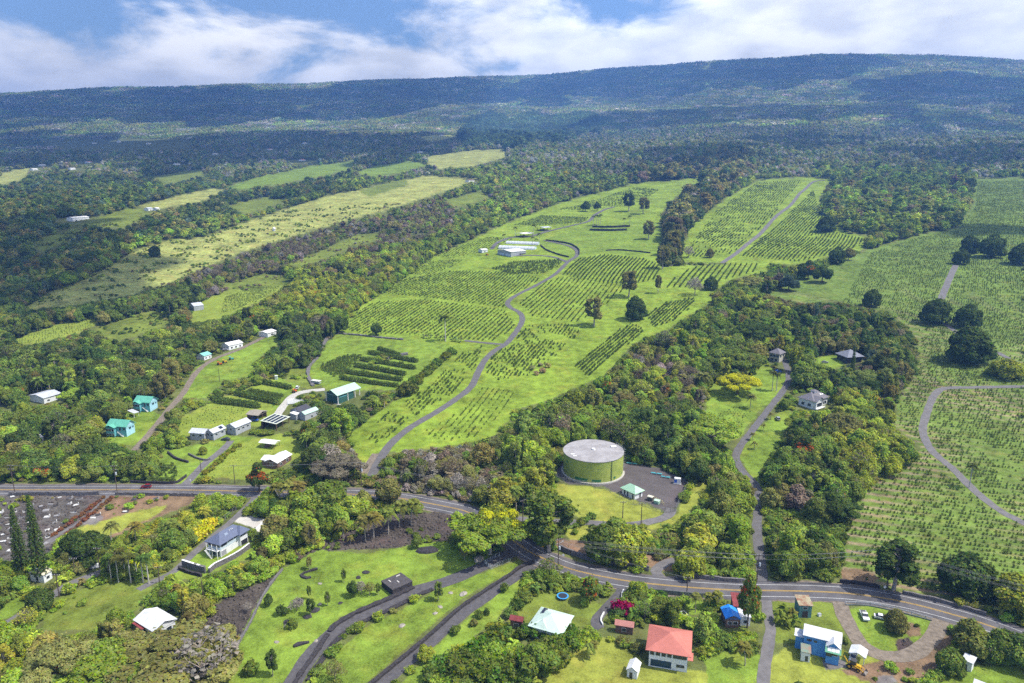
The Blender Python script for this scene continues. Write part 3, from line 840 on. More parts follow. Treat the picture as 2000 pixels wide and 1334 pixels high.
def instancer_tree():
    nt = bpy.data.node_groups.new('plant_on_points', 'GeometryNodeTree')
    nt.interface.new_socket('Geometry', in_out='INPUT', socket_type='NodeSocketGeometry')
    nt.interface.new_socket('Geometry', in_out='OUTPUT', socket_type='NodeSocketGeometry')
    N = nt.nodes.new
    gi = N('NodeGroupInput'); go = N('NodeGroupOutput')
    ci = N('GeometryNodeCollectionInfo'); ci.inputs['Collection'].default_value = proto_col
    ci.inputs['Separate Children'].default_value = True; ci.inputs['Reset Children'].default_value = True
    ip = N('GeometryNodeInstanceOnPoints'); ip.inputs['Pick Instance'].default_value = True
    def named(nm, t):
        n = N('GeometryNodeInputNamedAttribute'); n.data_type = t; n.inputs['Name'].default_value = nm; return n.outputs['Attribute']
    nt.links.new(gi.outputs[0], ip.inputs['Points'])
    nt.links.new(ci.outputs[0], ip.inputs['Instance'])
    nt.links.new(named('plant', 'INT'), ip.inputs['Instance Index'])
    e = N('FunctionNodeEulerToRotation'); nt.links.new(named('turn', 'FLOAT_VECTOR'), e.inputs[0])
    nt.links.new(e.outputs[0], ip.inputs['Rotation'])
    nt.links.new(named('size', 'FLOAT_VECTOR'), ip.inputs['Scale'])
    nt.links.new(ip.outputs[0], go.inputs[0])
    return nt
INST = instancer_tree()
def plant_stuff(name, P, idx, turn, size, tint, label, cat):
    """thousands of plants nobody could count: one object"""
    me = bpy.data.meshes.new(name)
    me.vertices.add(len(P)); me.vertices.foreach_set('co', np.asarray(P, np.float32).ravel())
    def att(nm, t, key, d):
        a = me.attributes.new(nm, t, 'POINT'); a.data.foreach_set(key, d)
    att('plant', 'INT', 'value', np.asarray(idx, np.int32))
    att('turn', 'FLOAT_VECTOR', 'vector', np.asarray(turn, np.float32).ravel())
    att('size', 'FLOAT_VECTOR', 'vector', np.asarray(size, np.float32).ravel())
    att('tint', 'FLOAT_COLOR', 'color', np.concatenate([tint, np.ones((len(P), 1))], 1).astype(np.float32).ravel())
    me.update()
    o = bpy.data.objects.new(name, me); COL.objects.link(o)
    md = o.modifiers.new('plants', 'NODES'); md.node_group = INST
    tag(o, label, cat, kind='stuff')
    return o
def plant(kind, name, x, y, height, tint, label, cat, group=None, wide=1.0, rz=None, z=None, parts=('trunk', 'crown')):
    """one tree as a thing of its own: trunk and crown"""
    crown, trunk, whole, h0 = PROTO[kind]
    k = height / h0
    o = empty(name, (x, y, tz(x, y) - .05 if z is None else z), rnd.uniform(0, 6.28) if rz is None else rz, label, cat, group)
    o.scale = (k * wide, k * wide, k)
    for pn, me in zip(parts, (trunk, crown)):
        if not len(me.polygons): continue
        c = bpy.data.objects.new(pn, me); COL.objects.link(c); c.parent = o
        if pn == parts[1]: c['tint'] = [float(q) for q in tint]
    return o
# ------------------------------------------------------------------ buildings
EXCL = []       # (x, y, radius) where nothing is planted
def gph(u, v, h):
    """ground point below the photo point (u, v) that lies h metres above the land"""
    q = gp(u, v)
    for _ in range(6):
        pu, pv, dep = project(np.array([q.x, q.y, q.z + h]))
        k = F / dep
        v_ = project(np.array(q))[1] + (v - pv)
        u_ = project(np.array(q))[0] + (u - pu)
        q = gp(u_, v_)
    return q
def mark_box(P, grow=0):
    """the building stands in plain sight in the photograph: keep other crowns out of that view"""
    u, v, _ = project(np.array(P))
    x0, x1, y0, y1 = int(u.min()) - grow, int(u.max()) + grow, int(v.min()) - grow, int(v.max()) + grow
    keep[max(0, y0):max(0, y1 + 1), max(0, x0):max(0, x1 + 1)] = True
GLASS = mat('window_glass', (.035, .045, .055), .12, spec=.6)
TRIM = mat('white_trim', (.72, .72, .70), .6)
CONC_PAD = mat('concrete_pad', (.40, .38, .35), .9, noise=.12, nscale=.8)
def M(nm, c, **k): return mat(nm, c, **k)
class House:
    def __init__(s, name, label, L, C, Rr, eave, cat='house', over=.6, group=None, square=True, see=True):
        a, b, c = gph(*C, eave), gph(*Rr, eave), gph(*L, eave)
        ex = Vector((b.x - a.x, b.y - a.y)); ey = Vector((c.x - a.x, c.y - a.y))
        s.w, s.d = ex.length - 2 * over, ey.length - 2 * over
        ang = math.atan2(ex.y, ex.x); ang2 = math.atan2(ey.y, ey.x) - math.pi / 2
        da = (ang2 - ang + math.pi) % (2 * math.pi) - math.pi
        s.rz = ang + da / 2
        s.w = max(s.w, 1.6); s.d = max(s.d, 1.6)
        cx, cy = (b.x + c.x) / 2, (b.y + c.y) / 2
        ux = Vector((math.cos(s.rz), math.sin(s.rz))); uy = Vector((-ux.y, ux.x))
        zs = [tz(*(Vector((cx, cy)) + ux * i * s.w / 2 + uy * j * s.d / 2)) for i in (-1, 1) for j in (-1, 1)]
        s.z = min(zs) ; s.drop = max(zs) - min(zs)
        s.o = empty(name, (cx, cy, s.z), s.rz, label, cat, group)
        s.eave = eave + s.drop * .5; s.over = over
        EXCL.append((cx, cy, max(s.w, s.d) / 2 + 2.0))
        for i in np.linspace(-.5, .5, 5):
            for j in np.linspace(-.5, .5, 5):
                q = Vector((cx, cy)) + ux * i * s.w + uy * j * s.d; EXCL.append((q.x, q.y, 3.0))
        s.c = (cx, cy); s.ux = ux; s.uy = uy
        if see:
            P = [(*(Vector((cx, cy)) + ux * i * (s.w / 2 + over) + uy * j * (s.d / 2 + over)), s.z + z) for i in (-1, 1) for j in (-1, 1) for z in (.8, s.eave + .5)]
            mark_box(P)
    def block(s, wall, roofm, x=0, y=0, w=None, d=None, z0=-.6, h=None, roof='gable', rise=1.8, along='x', over=None, name='wall', rname='roof', thick=.16):
        w = s.w if w is None else w; d = s.d if d is None else d
        h = s.eave if h is None else h; over = s.over if over is None else over
        b = MB()
        X0, X1, Y0, Y1 = x - w / 2, x + w / 2, y - d / 2, y + d / 2
        if wall is not None:
            if roof == 'gable':
                if along == 'x':
                    vs = [(X0,Y0,z0),(X1,Y0,z0),(X1,Y1,z0),(X0,Y1,z0),(X0,Y0,h),(X1,Y0,h),(X1,Y1,h),(X0,Y1,h),(X0,y,h+rise*.94),(X1,y,h+rise*.94)]
                    fs = [(0,1,5,4),(1,2,6,9,5),(2,3,7,6),(3,0,4,8,7),(3,2,1,0),(4,5,9,8),(6,7,8,9)]
                else:
                    vs = [(X0,Y0,z0),(X1,Y0,z0),(X1,Y1,z0),(X0,Y1,z0),(X0,Y0,h),(X1,Y0,h),(X1,Y1,h),(X0,Y1,h),(x,Y0,h+rise*.94),(x,Y1,h+rise*.94)]
                    fs = [(0,1,5,8,4),(1,2,6,5),(2,3,7,9,6),(3,0,4,7),(3,2,1,0),(5,6,9,8),(7,4,8,9)]
                b.add(vs, fs)
            else:
                b.box(X0, Y0, z0, X1, Y1, h)
            wo_ = b.build(name, wall, s.o)
        # roof
        r = MB(); A0, A1, B0, B1 = X0 - over, X1 + over, Y0 - over, Y1 + over
        t = thick
        if roof == 'gable' or roof == 'hip':
            lo = h - over * rise / (d / 2 if along == 'x' else w / 2) * (1 if roof == 'gable' else .6)
            ins = 0 if roof == 'gable' else min(w, d) / 2 * .92 + over
            hi = h + rise
            if along == 'x': rid = [(A0 + ins, y), (A1 - ins, y)]
            else: rid = [(x, B0 + ins), (x, B1 - ins)]
            if roof == 'hip' and abs(w - d) < .6: rid = [(x - .3, y), (x + .3, y)] if along == 'x' else [(x, y - .3), (x, y + .3)]
            base = [(A0, B0), (A1, B0), (A1, B1), (A0, B1)]
            vs = [(px, py, lo + t) for px, py in base] + [(px, py, hi + t) for px, py in rid] + [(px, py, lo) for px, py in base] + [(px, py, hi) for px, py in rid]
            if along == 'x': top = [(0, 1, 5, 4), (2, 3, 4, 5), (1, 2, 5), (3, 0, 4)]
            else: top = [(1, 2, 5, 4), (3, 0, 4, 5), (0, 1, 4), (2, 3, 5)]
            if roof == 'gable': top = top[:2]
            fs = top + [tuple(i + 6 for i in reversed(f)) for f in top]
            for i in range(4):
                j = (i + 1) % 4; fs.append((i + 6, j + 6, j, i))
            if roof == 'gable':
                for tri in ([(1, 2, 5), (3, 0, 4)] if along == 'x' else [(0, 1, 4), (2, 3, 5)]):
                    a_, b_, p_ = tri
                    fs += [(a_, a_ + 6, p_ + 6, p_), (p_, p_ + 6, b_ + 6, b_)]
                fs = [f for f in fs]
            r.add(vs, fs)
        elif roof == 'shed':        # falls towards the front
            vs = [(A0, B0, h), (A1, B0, h), (A1, B1, h + rise), (A0, B1, h + rise)]
            r.add(vs + [(px, py, pz + t) for px, py, pz in vs], [(3, 2, 1, 0), (4, 5, 6, 7), (0, 1, 5, 4), (1, 2, 6, 5), (2, 3, 7, 6), (3, 0, 4, 7)])
        else:
            r.box(A0, B0, h, A1, B1, h + t)
        s.roof = r.build(rname, roofm, s.o)
        s.rh = h
        return s
    def win(s, side, c, z, w, h, x=0, y=0, bw=None, bd=None, frame=TRIM, pane=GLASS, name='window'):
        """side F(ront) B L R of a block centred on x, y"""
        bw = s.w if bw is None else bw; bd = s.d if bd is None else bd
        def bx(b, e0, e1, gx, gz):
            w2, h2 = w / 2 + gx, gz
            if side == 'F': b.box(x + c - w2, y - bd/2 - e1, z - h2, x + c + w2, y - bd/2 - e0, z + h + h2)
            if side == 'B': b.box(x + c - w2, y + bd/2 + e0, z - h2, x + c + w2, y + bd/2 + e1, z + h + h2)
            if side == 'R': b.box(x + bw/2 + e0, y + c - w2, z - h2, x + bw/2 + e1, y + c + w2, z + h + h2)
            if side == 'L': b.box(x - bw/2 - e1, y + c - w2, z - h2, x - bw/2 - e0, y + c + w2, z + h + h2)
            return b
        f = bx(MB(), -.02, .05, .10, .10).build(name, frame, s.o)
        bx(MB(), .05, .075, 0, 0).build('pane', pane, f)
        return s
    def wins(s, side, cs, z, w, h, **k):
        for c in cs: s.win(side, c, z, w, h, **k)
        return s
    def posts(s, pts, z0, z1, r, m, name='post'):
        for x, y in pts: MB().cbox(x, y, z0, r, r, z1 - z0).build(name, m, s.o)
        return s
    def box(s, name, m, x0, y0, z0, x1, y1, z1, parent=None):
        return MB().box(x0, y0, z0, x1, y1, z1).build(name, m, parent or s.o)
    def stairs(s, x, y, z, dx, dy, n, w, m, name='stairs'):
        """from (x,y,z) down n treads along (dx,dy)"""
        b = MB(); st = z / n
        for i in range(n):
            cx, cy = x + dx * (i + .5) * .30, y + dy * (i + .5) * .30
            if dx: b.cbox(cx, cy, z - (i + 1) * st, .32, w, .10)
            else: b.cbox(cx, cy, z - (i + 1) * st, w, .32, .10)
        b.build(name, m, s.o); return s
mint = M('mint_metal_roof', (.36, .58, .40), rough=.5, noise=.06, nscale=.7)
green_roof = M('green_metal_roof', (.12, .40, .29), rough=.5, noise=.10, nscale=.6)
pale_green_roof = M('pale_green_metal_roof', (.40, .55, .46), rough=.5, noise=.06, nscale=.4)
white_roof = M('white_metal_roof', (.74, .73, .71), rough=.6, noise=.07, nscale=.6)
grey_metal = M('galvanised_roof', (.50, .52, .57), rough=.5, noise=.12, nscale=.5)
old_metal = M('weathered_white_roof', (.62, .63, .65), rough=.6, noise=.16, nscale=.8)
slate = M('blue_grey_shingles', (.115, .135, .205), rough=.85, noise=.12, nscale=1.4)
grey_shingle = M('grey_shingles', (.17, .16, .175), rough=.9, noise=.18, nscale=1.2)
tan_roof = M('tan_roof', (.30, .26, .21), rough=.9, noise=.15, nscale=.8)
red_roof = M('faded_red_roof', (.47, .155, .120), rough=.7, noise=.08, nscale=.35)
maroon_roof = M('maroon_roof', (.22, .045, .045), rough=.7, noise=.2, nscale=.8)
tarp_blue = M('blue_tarp', (.03, .26, .78), rough=.45, noise=.12, nscale=1.0)
rusty = mat('rusty_roof', (.23, .09, .055), .9, col2=(.40, .40, .26), nscale=.55)
black_roof = M('dark_grey_roof', (.06, .06, .075), rough=.8, noise=.2, nscale=.8)
teal = M('teal_wall', (.13, .40, .47), rough=.8, noise=.05, nscale=.5)
teal_pale = M('pale_teal_wall', (.34, .58, .68), rough=.8, noise=.05, nscale=.5)
white_wall = M('white_wall', (.70, .72, .74), rough=.8, noise=.04, nscale=.5)
grey_wall = M('grey_wall', (.34, .36, .39), rough=.85, noise=.08, nscale=.5)
blue_wall = M('blue_wall', (.10, .30, .62), rough=.8, noise=.08, nscale=.6)
dkgreen_wall = M('dark_green_metal_wall', (.035, .105, .085), rough=.6, noise=.06, nscale=.4)
dark_wall = M('dark_timber_wall', (.055, .045, .045), rough=.9, noise=.2, nscale=.7)
brown_wall = M('brown_wall', (.16, .10, .075), rough=.9, noise=.15, nscale=.8)
lava = M('lava_rock', (.045, .040, .042), rough=.95, noise=.45, nscale=1.6, bump=.8)
lava_pale = M('mortared_lava_rock', (.15, .14, .14), rough=.95, noise=.4, nscale=1.8, bump=.8)
solar = M('solar_panel_glass', (.02, .025, .05), rough=.2, spec=.6)
SKYLIGHT = M('skylight', (.20, .24, .32), rough=.15, spec=.6)

# --- green water tank
tc_ = gp(1158, 919)
tank = empty('water_tank', (tc_.x, tc_.y, tc_.z - .1), 0, 'large round green water tank with flat grey roof', 'tank')
TR, TH = 13.9, 9.9
def cyl(b, r0, r1, z0, z1, n=72, caps=True, cx=0, cy=0):
    vs = [(cx + r0*math.cos(2*math.pi*i/n), cy + r0*math.sin(2*math.pi*i/n), z0) for i in range(n)] + [(cx + r1*math.cos(2*math.pi*i/n), cy + r1*math.sin(2*math.pi*i/n), z1) for i in range(n)]
    fs = [(i, (i+1) % n, n+(i+1) % n, n+i) for i in range(n)]
    if caps: fs += [tuple(range(n-1, -1, -1)), tuple(range(n, 2*n))]
    return b.add(vs, fs)
tank_green = mat('tank_paint', (.26, .325, .070), .5, noise=.0, nscale=.3, col2=(.38, .43, .105))
repaint = mat('repainted_patch', (.035, .16, .07), .6)
sh = cyl(MB(), TR, TR, .25, TH).build('shell', tank_green, tank)
for z in (2.6, 5.0, 7.4):
    cyl(MB(), TR + .03, TR + .03, z, z + .09).build('weld_seam', M('tank_seam', (.30, .38, .045), rough=.6), sh)
roof_t = cyl(cyl(MB(), TR + .18, TR + .18, TH, TH + .28), TR + .1, .6, TH + .28, TH + .75).build('roof', mat('tank_roof', (.26, .245, .245), .9, col2=(.37, .355, .36), nscale=.25), tank)
cyl(MB(), .9, .8, TH + .7, TH + 1.3, 12).build('vent', TRIM, roof_t)
cyl(MB(), TR + .9, TR + .9, -.6, .22).build('base_ring', mat('tank_footing', (.42, .40, .37), .9), tank)
for a0, a1, z0, z1 in ((-2.3, -1.86, .5, 1.9), (-1.72, -1.42, .5, 1.7), (-.95, -.86, 1.0, 2.0), (-2.75, -2.66, 6.6, 7.6), (-.45, -.4, 1, 2.0)):
    n = 8; vs = []
    for i in range(n + 1):
        a = a0 + (a1 - a0) * i / n; x, y = (TR + .05) * math.cos(a), (TR + .05) * math.sin(a); vs += [(x, y, z0), (x, y, z1)]
    mesh_obj('repainted_patch', vs, [(2*i, 2*i+2, 2*i+3, 2*i+1) for i in range(n)], repaint, sh)
a = -1.05; MB().tube(((TR+.25)*math.cos(a), (TR+.25)*math.sin(a), 0), ((TR+.25)*math.cos(a), (TR+.25)*math.sin(a), TH+.2), .14).build('overflow_pipe', dkgreen_wall, tank)
ld = MB(); a = .02
for s_ in (-.3, .3): ld.tube(((TR+.35), s_, 0.4), ((TR+.35), s_, TH+1.6), .05, n=5)
for z in np.arange(.8, TH + 1.4, .45): ld.tube(((TR+.35), -.3, z), ((TR+.35), .3, z), .03, n=4)
for z in np.arange(2.4, TH + 1.4, 1.2):
    for t in range(8): ld.tube((TR+.35+.75*math.sin(math.pi*t/8), -.45*math.cos(math.pi*t/8), z), (TR+.35+.75*math.sin(math.pi*(t+1)/8), -.45*math.cos(math.pi*(t+1)/8), z), .03, n=4)
ld.build('caged_ladder', M('galvanised_steel', (.45, .46, .47), rough=.5, metal=.3), tank)
hr = MB(); GALV = MATS['galvanised_steel']
for a in np.linspace(-.05, .55, 7): hr.tube(((TR-.2)*math.cos(a), (TR-.2)*math.sin(a), TH+.3), ((TR-.2)*math.cos(a), (TR-.2)*math.sin(a), TH+1.5), .04, n=4)
for z in (TH + .9, TH + 1.5):
    for a in np.linspace(-.05, .45, 6): hr.tube(((TR-.2)*math.cos(a), (TR-.2)*math.sin(a), z), ((TR-.2)*math.cos(a+.1), (TR-.2)*math.sin(a+.1), z), .035, n=4)
hr.build('guard_rail', GALV, roof_t)
MB().box(8.6, 3.0, TH + .48, 11.2, 5.0, TH + .85).build('roof_hatch', TRIM, roof_t)
MB().box(-11, -5.2, TH + .42, -9.2, -4.2, TH + .5).build('roof_patch', TRIM, roof_t)
MB().box(-10.2, -7.4, TH + .40, -8.4, -6.4, TH + .5).build('roof_patch', TRIM, roof_t)
EXCL.append((tc_.x, tc_.y, TR + 3)); mark_box([(tc_.x + i*TR, tc_.y + j*TR, tc_.z + z) for i in (-1, 1) for j in (-1, 1) for z in (1, TH)])

# --- pump house beside the tank
h = House('pump_house', 'small white pump house with mint green hip roof beside the tank', (1209,951.5), (1240.4,965), (1261.4,957), 3.0, 'building', over=.7)
h.block(white_wall, mint, roof='hip', rise=1.9, along='y')
vent = M('dark_louvre', (.03, .035, .04), rough=.6)
h.wins('L', [-h.d*.36, 0.05*h.d, h.d*.28], .2, .75, 2.2, pane=vent, name='louvre')
h.win('F', h.w*.18, .1, .9, 2.2, pane=vent, name='door')
# --- packing barn with the long pale green roof
h = House('packing_barn', 'long dark green packing barn with pale green gable roof', (624,767), (657,771), (714,756), 5.2, 'barn', over=.7)
h.block(None, pale_green_roof, roof='gable', rise=2.3)
h.box('wall', dkgreen_wall, -h.w*.45, -h.d/2 + .1, -.6, h.w*.22, h.d/2, h.eave - .1)
gb = MB(); gb.add([(-h.w*.45 + .02, -h.d/2 + .15, h.eave - .1), (-h.w*.45 + .02, h.d/2 - .1, h.eave - .1), (-h.w*.45 + .02, 0, h.eave + 2.0), (-h.w*.45 + .3, -h.d/2 + .15, h.eave - .1), (-h.w*.45 + .3, h.d/2 - .1, h.eave - .1), (-h.w*.45 + .3, 0, h.eave + 2.0)], [(0, 2, 1), (3, 4, 5), (0, 3, 5, 2), (1, 2, 5, 4)])
gb.build('gable', dkgreen_wall, h.o)
h.posts([(-h.w*.5 + .3, -h.d/2), (-h.w*.05, -h.d/2 - .05), (h.w*.27, -h.d/2), (h.w*.5 - .3, -h.d/2), (-h.w*.5 + .3, h.d/2), (h.w*.5 - .3, h.d/2)], -.5, h.eave, .35, TRIM)
h.box('plinth', CONC_PAD, -h.w*.52, -h.d/2 - 1.6, -.8, h.w*.60, h.d/2 + .4, .06)
h.win('F', -h.w*.25, 3.9, h.w*.3, .12, bd=h.d - .2, frame=teal, pane=teal, name='wall_band')
h.box('crate_stack', brown_wall, h.w*.28, -1.5, .06, h.w*.38, 1.5, 1.8)
# --- two-storey white house
h = House('white_house', 'two-storey white house with blue-grey hip roof on a terrace', (395,1057), (428,1064), (488,1030), 5.6, over=.9)
h.block(white_wall, slate, roof='hip', rise=2.3)
h.block(white_wall, slate, x=h.w*.36, y=-h.d*.36, w=h.w*.30, d=h.d*.62, roof='hip', rise=1.8, along='y', name='wing_wall', rname='wing_roof')
h.box('upper_storey', M('pale_blue_wall', (.50, .60, .66), rough=.8), -h.w/2 - .06, -h.d/2 - .06, 3.0, h.w/2 + .06, h.d/2 + .06, 5.55)  # eave shade on the white upper storey is put into this colour
for s_, cs, z, w_, hh in (('F', [-h.w*.40, -h.w*.30], 3.9, 1.5, 1.3), ('F', [-h.w*.08], 4.4, 2.4, .8), ('F', [h.w*.08, h.w*.15], 4.4, .7, .7)):
    h.wins(s_, cs, z, w_, hh, bd=h.d + .12)
h.wins('L', [-h.d*.34, -h.d*.12, h.d*.12, h.d*.34], 3.9, 1.5, 1.5, bw=h.w + .12)
h.wins('L', [-h.d*.28, h.d*.02, h.d*.24], .3, 1.4, 1.9)
h.win('F', -h.w*.38, .3, 2.4, 2.0, pane=M('blind', (.3, .3, .33), rough=.7))
h.win('F', h.w*.36, .2, 3.2, 2.2, y=-h.d*.36, bd=h.d*.62, name='garage_door', pane=M('dark_door', (.03, .03, .04), rough=.5))
h.win('F', h.w*.33, 4.2, 2.6, .9, y=-h.d*.36, bd=h.d*.62)
h.box('balcony', TRIM, -h.w/2 - 1.6, -h.d/2, 2.9, -h.w/2 - .08, h.d*.45, 3.1)
for y_ in (-h.d/2 + .15, -h.d*.05, h.d*.4): h.box('balcony_post', TRIM, -h.w/2 - 1.55, y_ - .1, -.3, -h.w/2 - 1.35, y_ + .1, 5.4)
h.box('balcony_rail', TRIM, -h.w/2 - 1.6, -h.d/2, 3.8, -h.w/2 - 1.5, h.d*.45, 3.95)
st = MB()
for i in range(10): st.box(-h.w/2 - 2.6, h.d*.40 - i*.32 - .3, 2.8 - i*.29, -h.w/2 - 1.7, h.d*.40 - i*.32, 2.9 - i*.29)
st.build('stairs', TRIM, h.o)
def on_roof(hh, nm, m, u0, u1, t0, t1, lift=.12, rise=2.3, side=-1, par=None):
    """a flat panel on the front slope: u along x (fraction of width), t from eave 0 to ridge 1"""
    over = hh.over; d2 = hh.d / 2 + over
    z_lo = hh.eave - over * rise / (hh.d / 2); 
    def p(u, t): return (u * hh.w, side * d2 * (1 - t), z_lo + t * (hh.eave + rise - z_lo) + .16 + lift)
    q = [p(u0, t0), p(u1, t0), p(u1, t1), p(u0, t1)]
    vs = q + [(x, y, z - .1) for x, y, z in q]
    return mesh_obj(nm, vs, [(0, 1, 2, 3), (7, 6, 5, 4), (0, 4, 5, 1), (1, 5, 6, 2), (2, 6, 7, 3), (3, 7, 4, 0)], m, par or hh.roof)
on_roof(h, 'skylight', SKYLIGHT, -.20, -.08, .45, .66, lift=.25)
for u_ in (.02, .08, .13): on_roof(h, 'roof_vent', TRIM, u_, u_ + .015, .62, .70, lift=.45)
white_h = h
# --- two teal houses
for lab, L_, C_, R_ in (('teal two-storey house with green gable roof, nearest the road', (206,831), (246,834), (266,823)),
                        ('teal two-storey house with green gable roof, further up the grass', (257,785), (292,786), (312,776.5))):
    h = House('teal_house', lab, L_, C_, R_, 5.8, over=.7, group='pair of teal houses')
    h.block(teal_pale, green_roof, roof='gable', rise=2.2, along='y')
    h.box('front_bay', teal, -h.w/2 - 2.0, h.d*.02, .5, -h.w/2 - .02, h.d*.48, 5.4)
    h.block(None, green_roof, x=-h.w/2 - 1.0, y=h.d*.25, w=2.4, d=h.d*.5, h=5.5, roof='gable', rise=1.0, along='x', rname='bay_roof', over=.5)
    for yy in (h.d*.10, h.d*.25, h.d*.40):
        h.win('L', yy, 3.4, 1.3, 1.0, x=-2.0); h.win('L', yy, .9, 1.2, .9, x=-2.0)
    h.box('shaded_left_wall', teal, -h.w/2 - .05, -h.d/2, -.4, -h.w/2 + .02, h.d/2, 5.7)  # left wall's shade put in as darker teal over the paler lit tone
    h.win('L', -h.d*.15, 3.0, 1.0, 2.0, name='door'); h.win('L', -h.d*.38, 3.6, 1.1, 1.1)
    h.wins('F', [-h.w*.05], 3.5, 1.5, 1.1, frame=teal); h.win('F', h.w*.30, 3.6, .9, .8, frame=teal)
    st = MB()
    for i in range(9): st.box(-h.w/2 - 1.1, -h.d*.05 - i*.36 - .36, 2.6 - i*.30, -h.w/2 - .1, -h.d*.05 - i*.36, 2.75 - i*.30)
    st.build('stairs', TRIM, h.o)
    h.posts([(-h.w/2 - 1.8, h.d*.05), (-h.w/2 - 1.8, h.d*.46)], -.6, .5, .3, teal)
# --- the long grey-roofed house and its outbuildings
h = House('long_house', 'long grey-roofed house stepping down in three gabled wings', (441,832), (460,837.5), (490,822), 4.2, over=.5)
h.block(grey_wall, grey_metal, roof='gable', rise=1.5)
h.wins('F', [-h.w*.3, 0, h.w*.3], 2.4, 1.5, .9); h.win('L', 0, 2.3, 1.6, 1.0)
for nm, L_, C_, R_, al in (('middle_wing', (399.7,843.7), (416,847), (443,834.6), 'x'), ('end_wing', (370,845), (399,848.5), (411,838), 'y')):
    w_ = House('wing', None, L_, C_, R_, 4.0, cat=None, over=.5); o = w_.o
    o.name = nm; o.parent = h.o; o.matrix_parent_inverse = Matrix.Identity(4)
    # keep it where it stands, as a part of the long house
    inv = (Matrix.Translation(h.o.location) @ Matrix.Rotation(h.rz, 4, 'Z')).inverted()
    loc = inv @ Vector(o.location); o.location = loc; o.rotation_euler = (0, 0, w_.rz - h.rz)
    w_.block(grey_wall, grey_metal, roof='gable', rise=1.3, along=al)
    w_.wins('F', [-w_.w*.25, w_.w*.25], 2.2, 1.4, 1.0); w_.wins('L', [-w_.d*.25, w_.d*.25], 2.2, 1.4, 1.0)
    if nm == 'middle_wing':
        on_roof(w_, 'solar_panel', solar, .12, .38, .25, .8, rise=1.3)
    else:
        b = MB()
        for i in range(9): b.box(-.8, -w_.d/2 - .3 - (i + 1)*.3, 2.0 - i*.24, .8, -w_.d/2 - .3 - i*.3, 2.12 - i*.24)
        b.build('stairs', TRIM, o)
h = House('shed', 'open-fronted shed with weathered tan roof behind the long house', (476,810.6), (503,812), (526,801), 3.6, 'shed', over=.5)
h.block(None, tan_roof, roof='gable', rise=1.0, along='y'); h.box('wall', brown_wall, -h.w/2 + .2, h.d/2 - .3, -.5, h.w/2, h.d/2, h.eave)
h.box('side_wall', brown_wall, h.w/2 - .25, -h.d/2, -.5, h.w/2, h.d/2 - .35, h.eave - .1)
h.posts([(-h.w/2, -h.d/2), (-h.w/2, 0), (0, -h.d/2)], -.5, h.eave, .25, brown_wall)
h = House('solar_carport', 'open carport with rows of solar panels on its pale roof', (507,826), (539.5,830), (568,813), 3.6, 'carport', over=.3)
h.block(None, M('cream_roof', (.52, .55, .46), rough=.7), roof='shed', rise=.8)
h.posts([(i*h.w*.46, j*h.d*.46) for i in (-1, 0, 1) for j in (-1, 1)], -.5, h.eave, .3, brown_wall)
h.box('back_wall', dark_wall, -h.w/2, h.d/2 - .25, -.5, h.w/2, h.d/2, h.eave)
for i in range(4):
    for j in range(4):
        t0 = .08 + i*.225
        x0 = -.44 + j*.22; d2 = h.d/2 + .3
        y0, y1 = -d2 + 2*d2*t0, -d2 + 2*d2*(t0 + .15)
        q = [(x0*h.w, y0, h.eave + .8*t0 + .22), ((x0 + .205)*h.w, y0, h.eave + .8*t0 + .22), ((x0 + .205)*h.w, y1, h.eave + .8*(t0 + .15) + .25), (x0*h.w, y1, h.eave + .8*(t0 + .15) + .25)]
        mesh_obj('solar_panel', q + [(x, y, z - .05) for x, y, z in q], [(0, 1, 2, 3), (7, 6, 5, 4), (0, 4, 5, 1), (1, 5, 6, 2), (2, 6, 7, 3), (3, 7, 4, 0)], solar, h.roof)
h = House('canopy', 'small bright white canopy above the row plot', (504,865), (536,868.4), (548.6,860), 2.8, 'canopy', over=.3)
h.block(None, white_roof, roof='gable', rise=.7, along='y'); h.posts([(i*h.w*.46, j*h.d*.46) for i in (-1, 1) for j in (-1, 1)], -.5, h.eave, .2, brown_wall)
h.box('bench', brown_wall, -h.w*.3, 0, -.4, h.w*.3, h.d*.3, .9)
h = House('white_roofed_house', 'low house with bright white cross-gabled roof beside the tulip tree', (515.4,901.6), (542,906), (571,886), 3.2, over=.5)
h.block(brown_wall, white_roof, roof='gable', rise=1.3, along='x'); h.wins('F', [-h.w*.25, h.w*.2], 1.2, 1.6, 1.1); h.win('L', 0, 1.2, 1.6, 1.1)
h.block(brown_wall, white_roof, x=-h.w*.12, y=h.d*.55, w=h.w*.5, d=h.d*.8, h=h.eave - .15, roof='gable', rise=1.0, along='y', name='wing_wall', rname='wing_roof')
h = House('dark_roofed_shed', 'shed with dark grey gable roof behind the solar carport', (568,801), (586,807), (606,796), 3.2, 'shed', over=.3)
h.block(grey_wall, black_roof, roof='gable', rise=1.6); h.win('F', 0, .8, 1.6, 1.2)
h = House('green_roofed_shed', 'small shed with pale green roof against the trees', (590,808), (598,813), (616,799), 3.4, 'shed', over=.3)
h.block(grey_wall, pale_green_roof, roof='gable', rise=1.2); h.win('F', 0, .8, 1.2, 1.2)
h = House('white_lean_to', 'low white lean-to roof joining the solar carport', (567,808), (578,812), (589,806), 3.0, 'shed', over=.2)
h.block(grey_wall, white_roof, roof='shed', rise=.4); h.win('F', 0, .6, 1.0, 1.6, name='door')
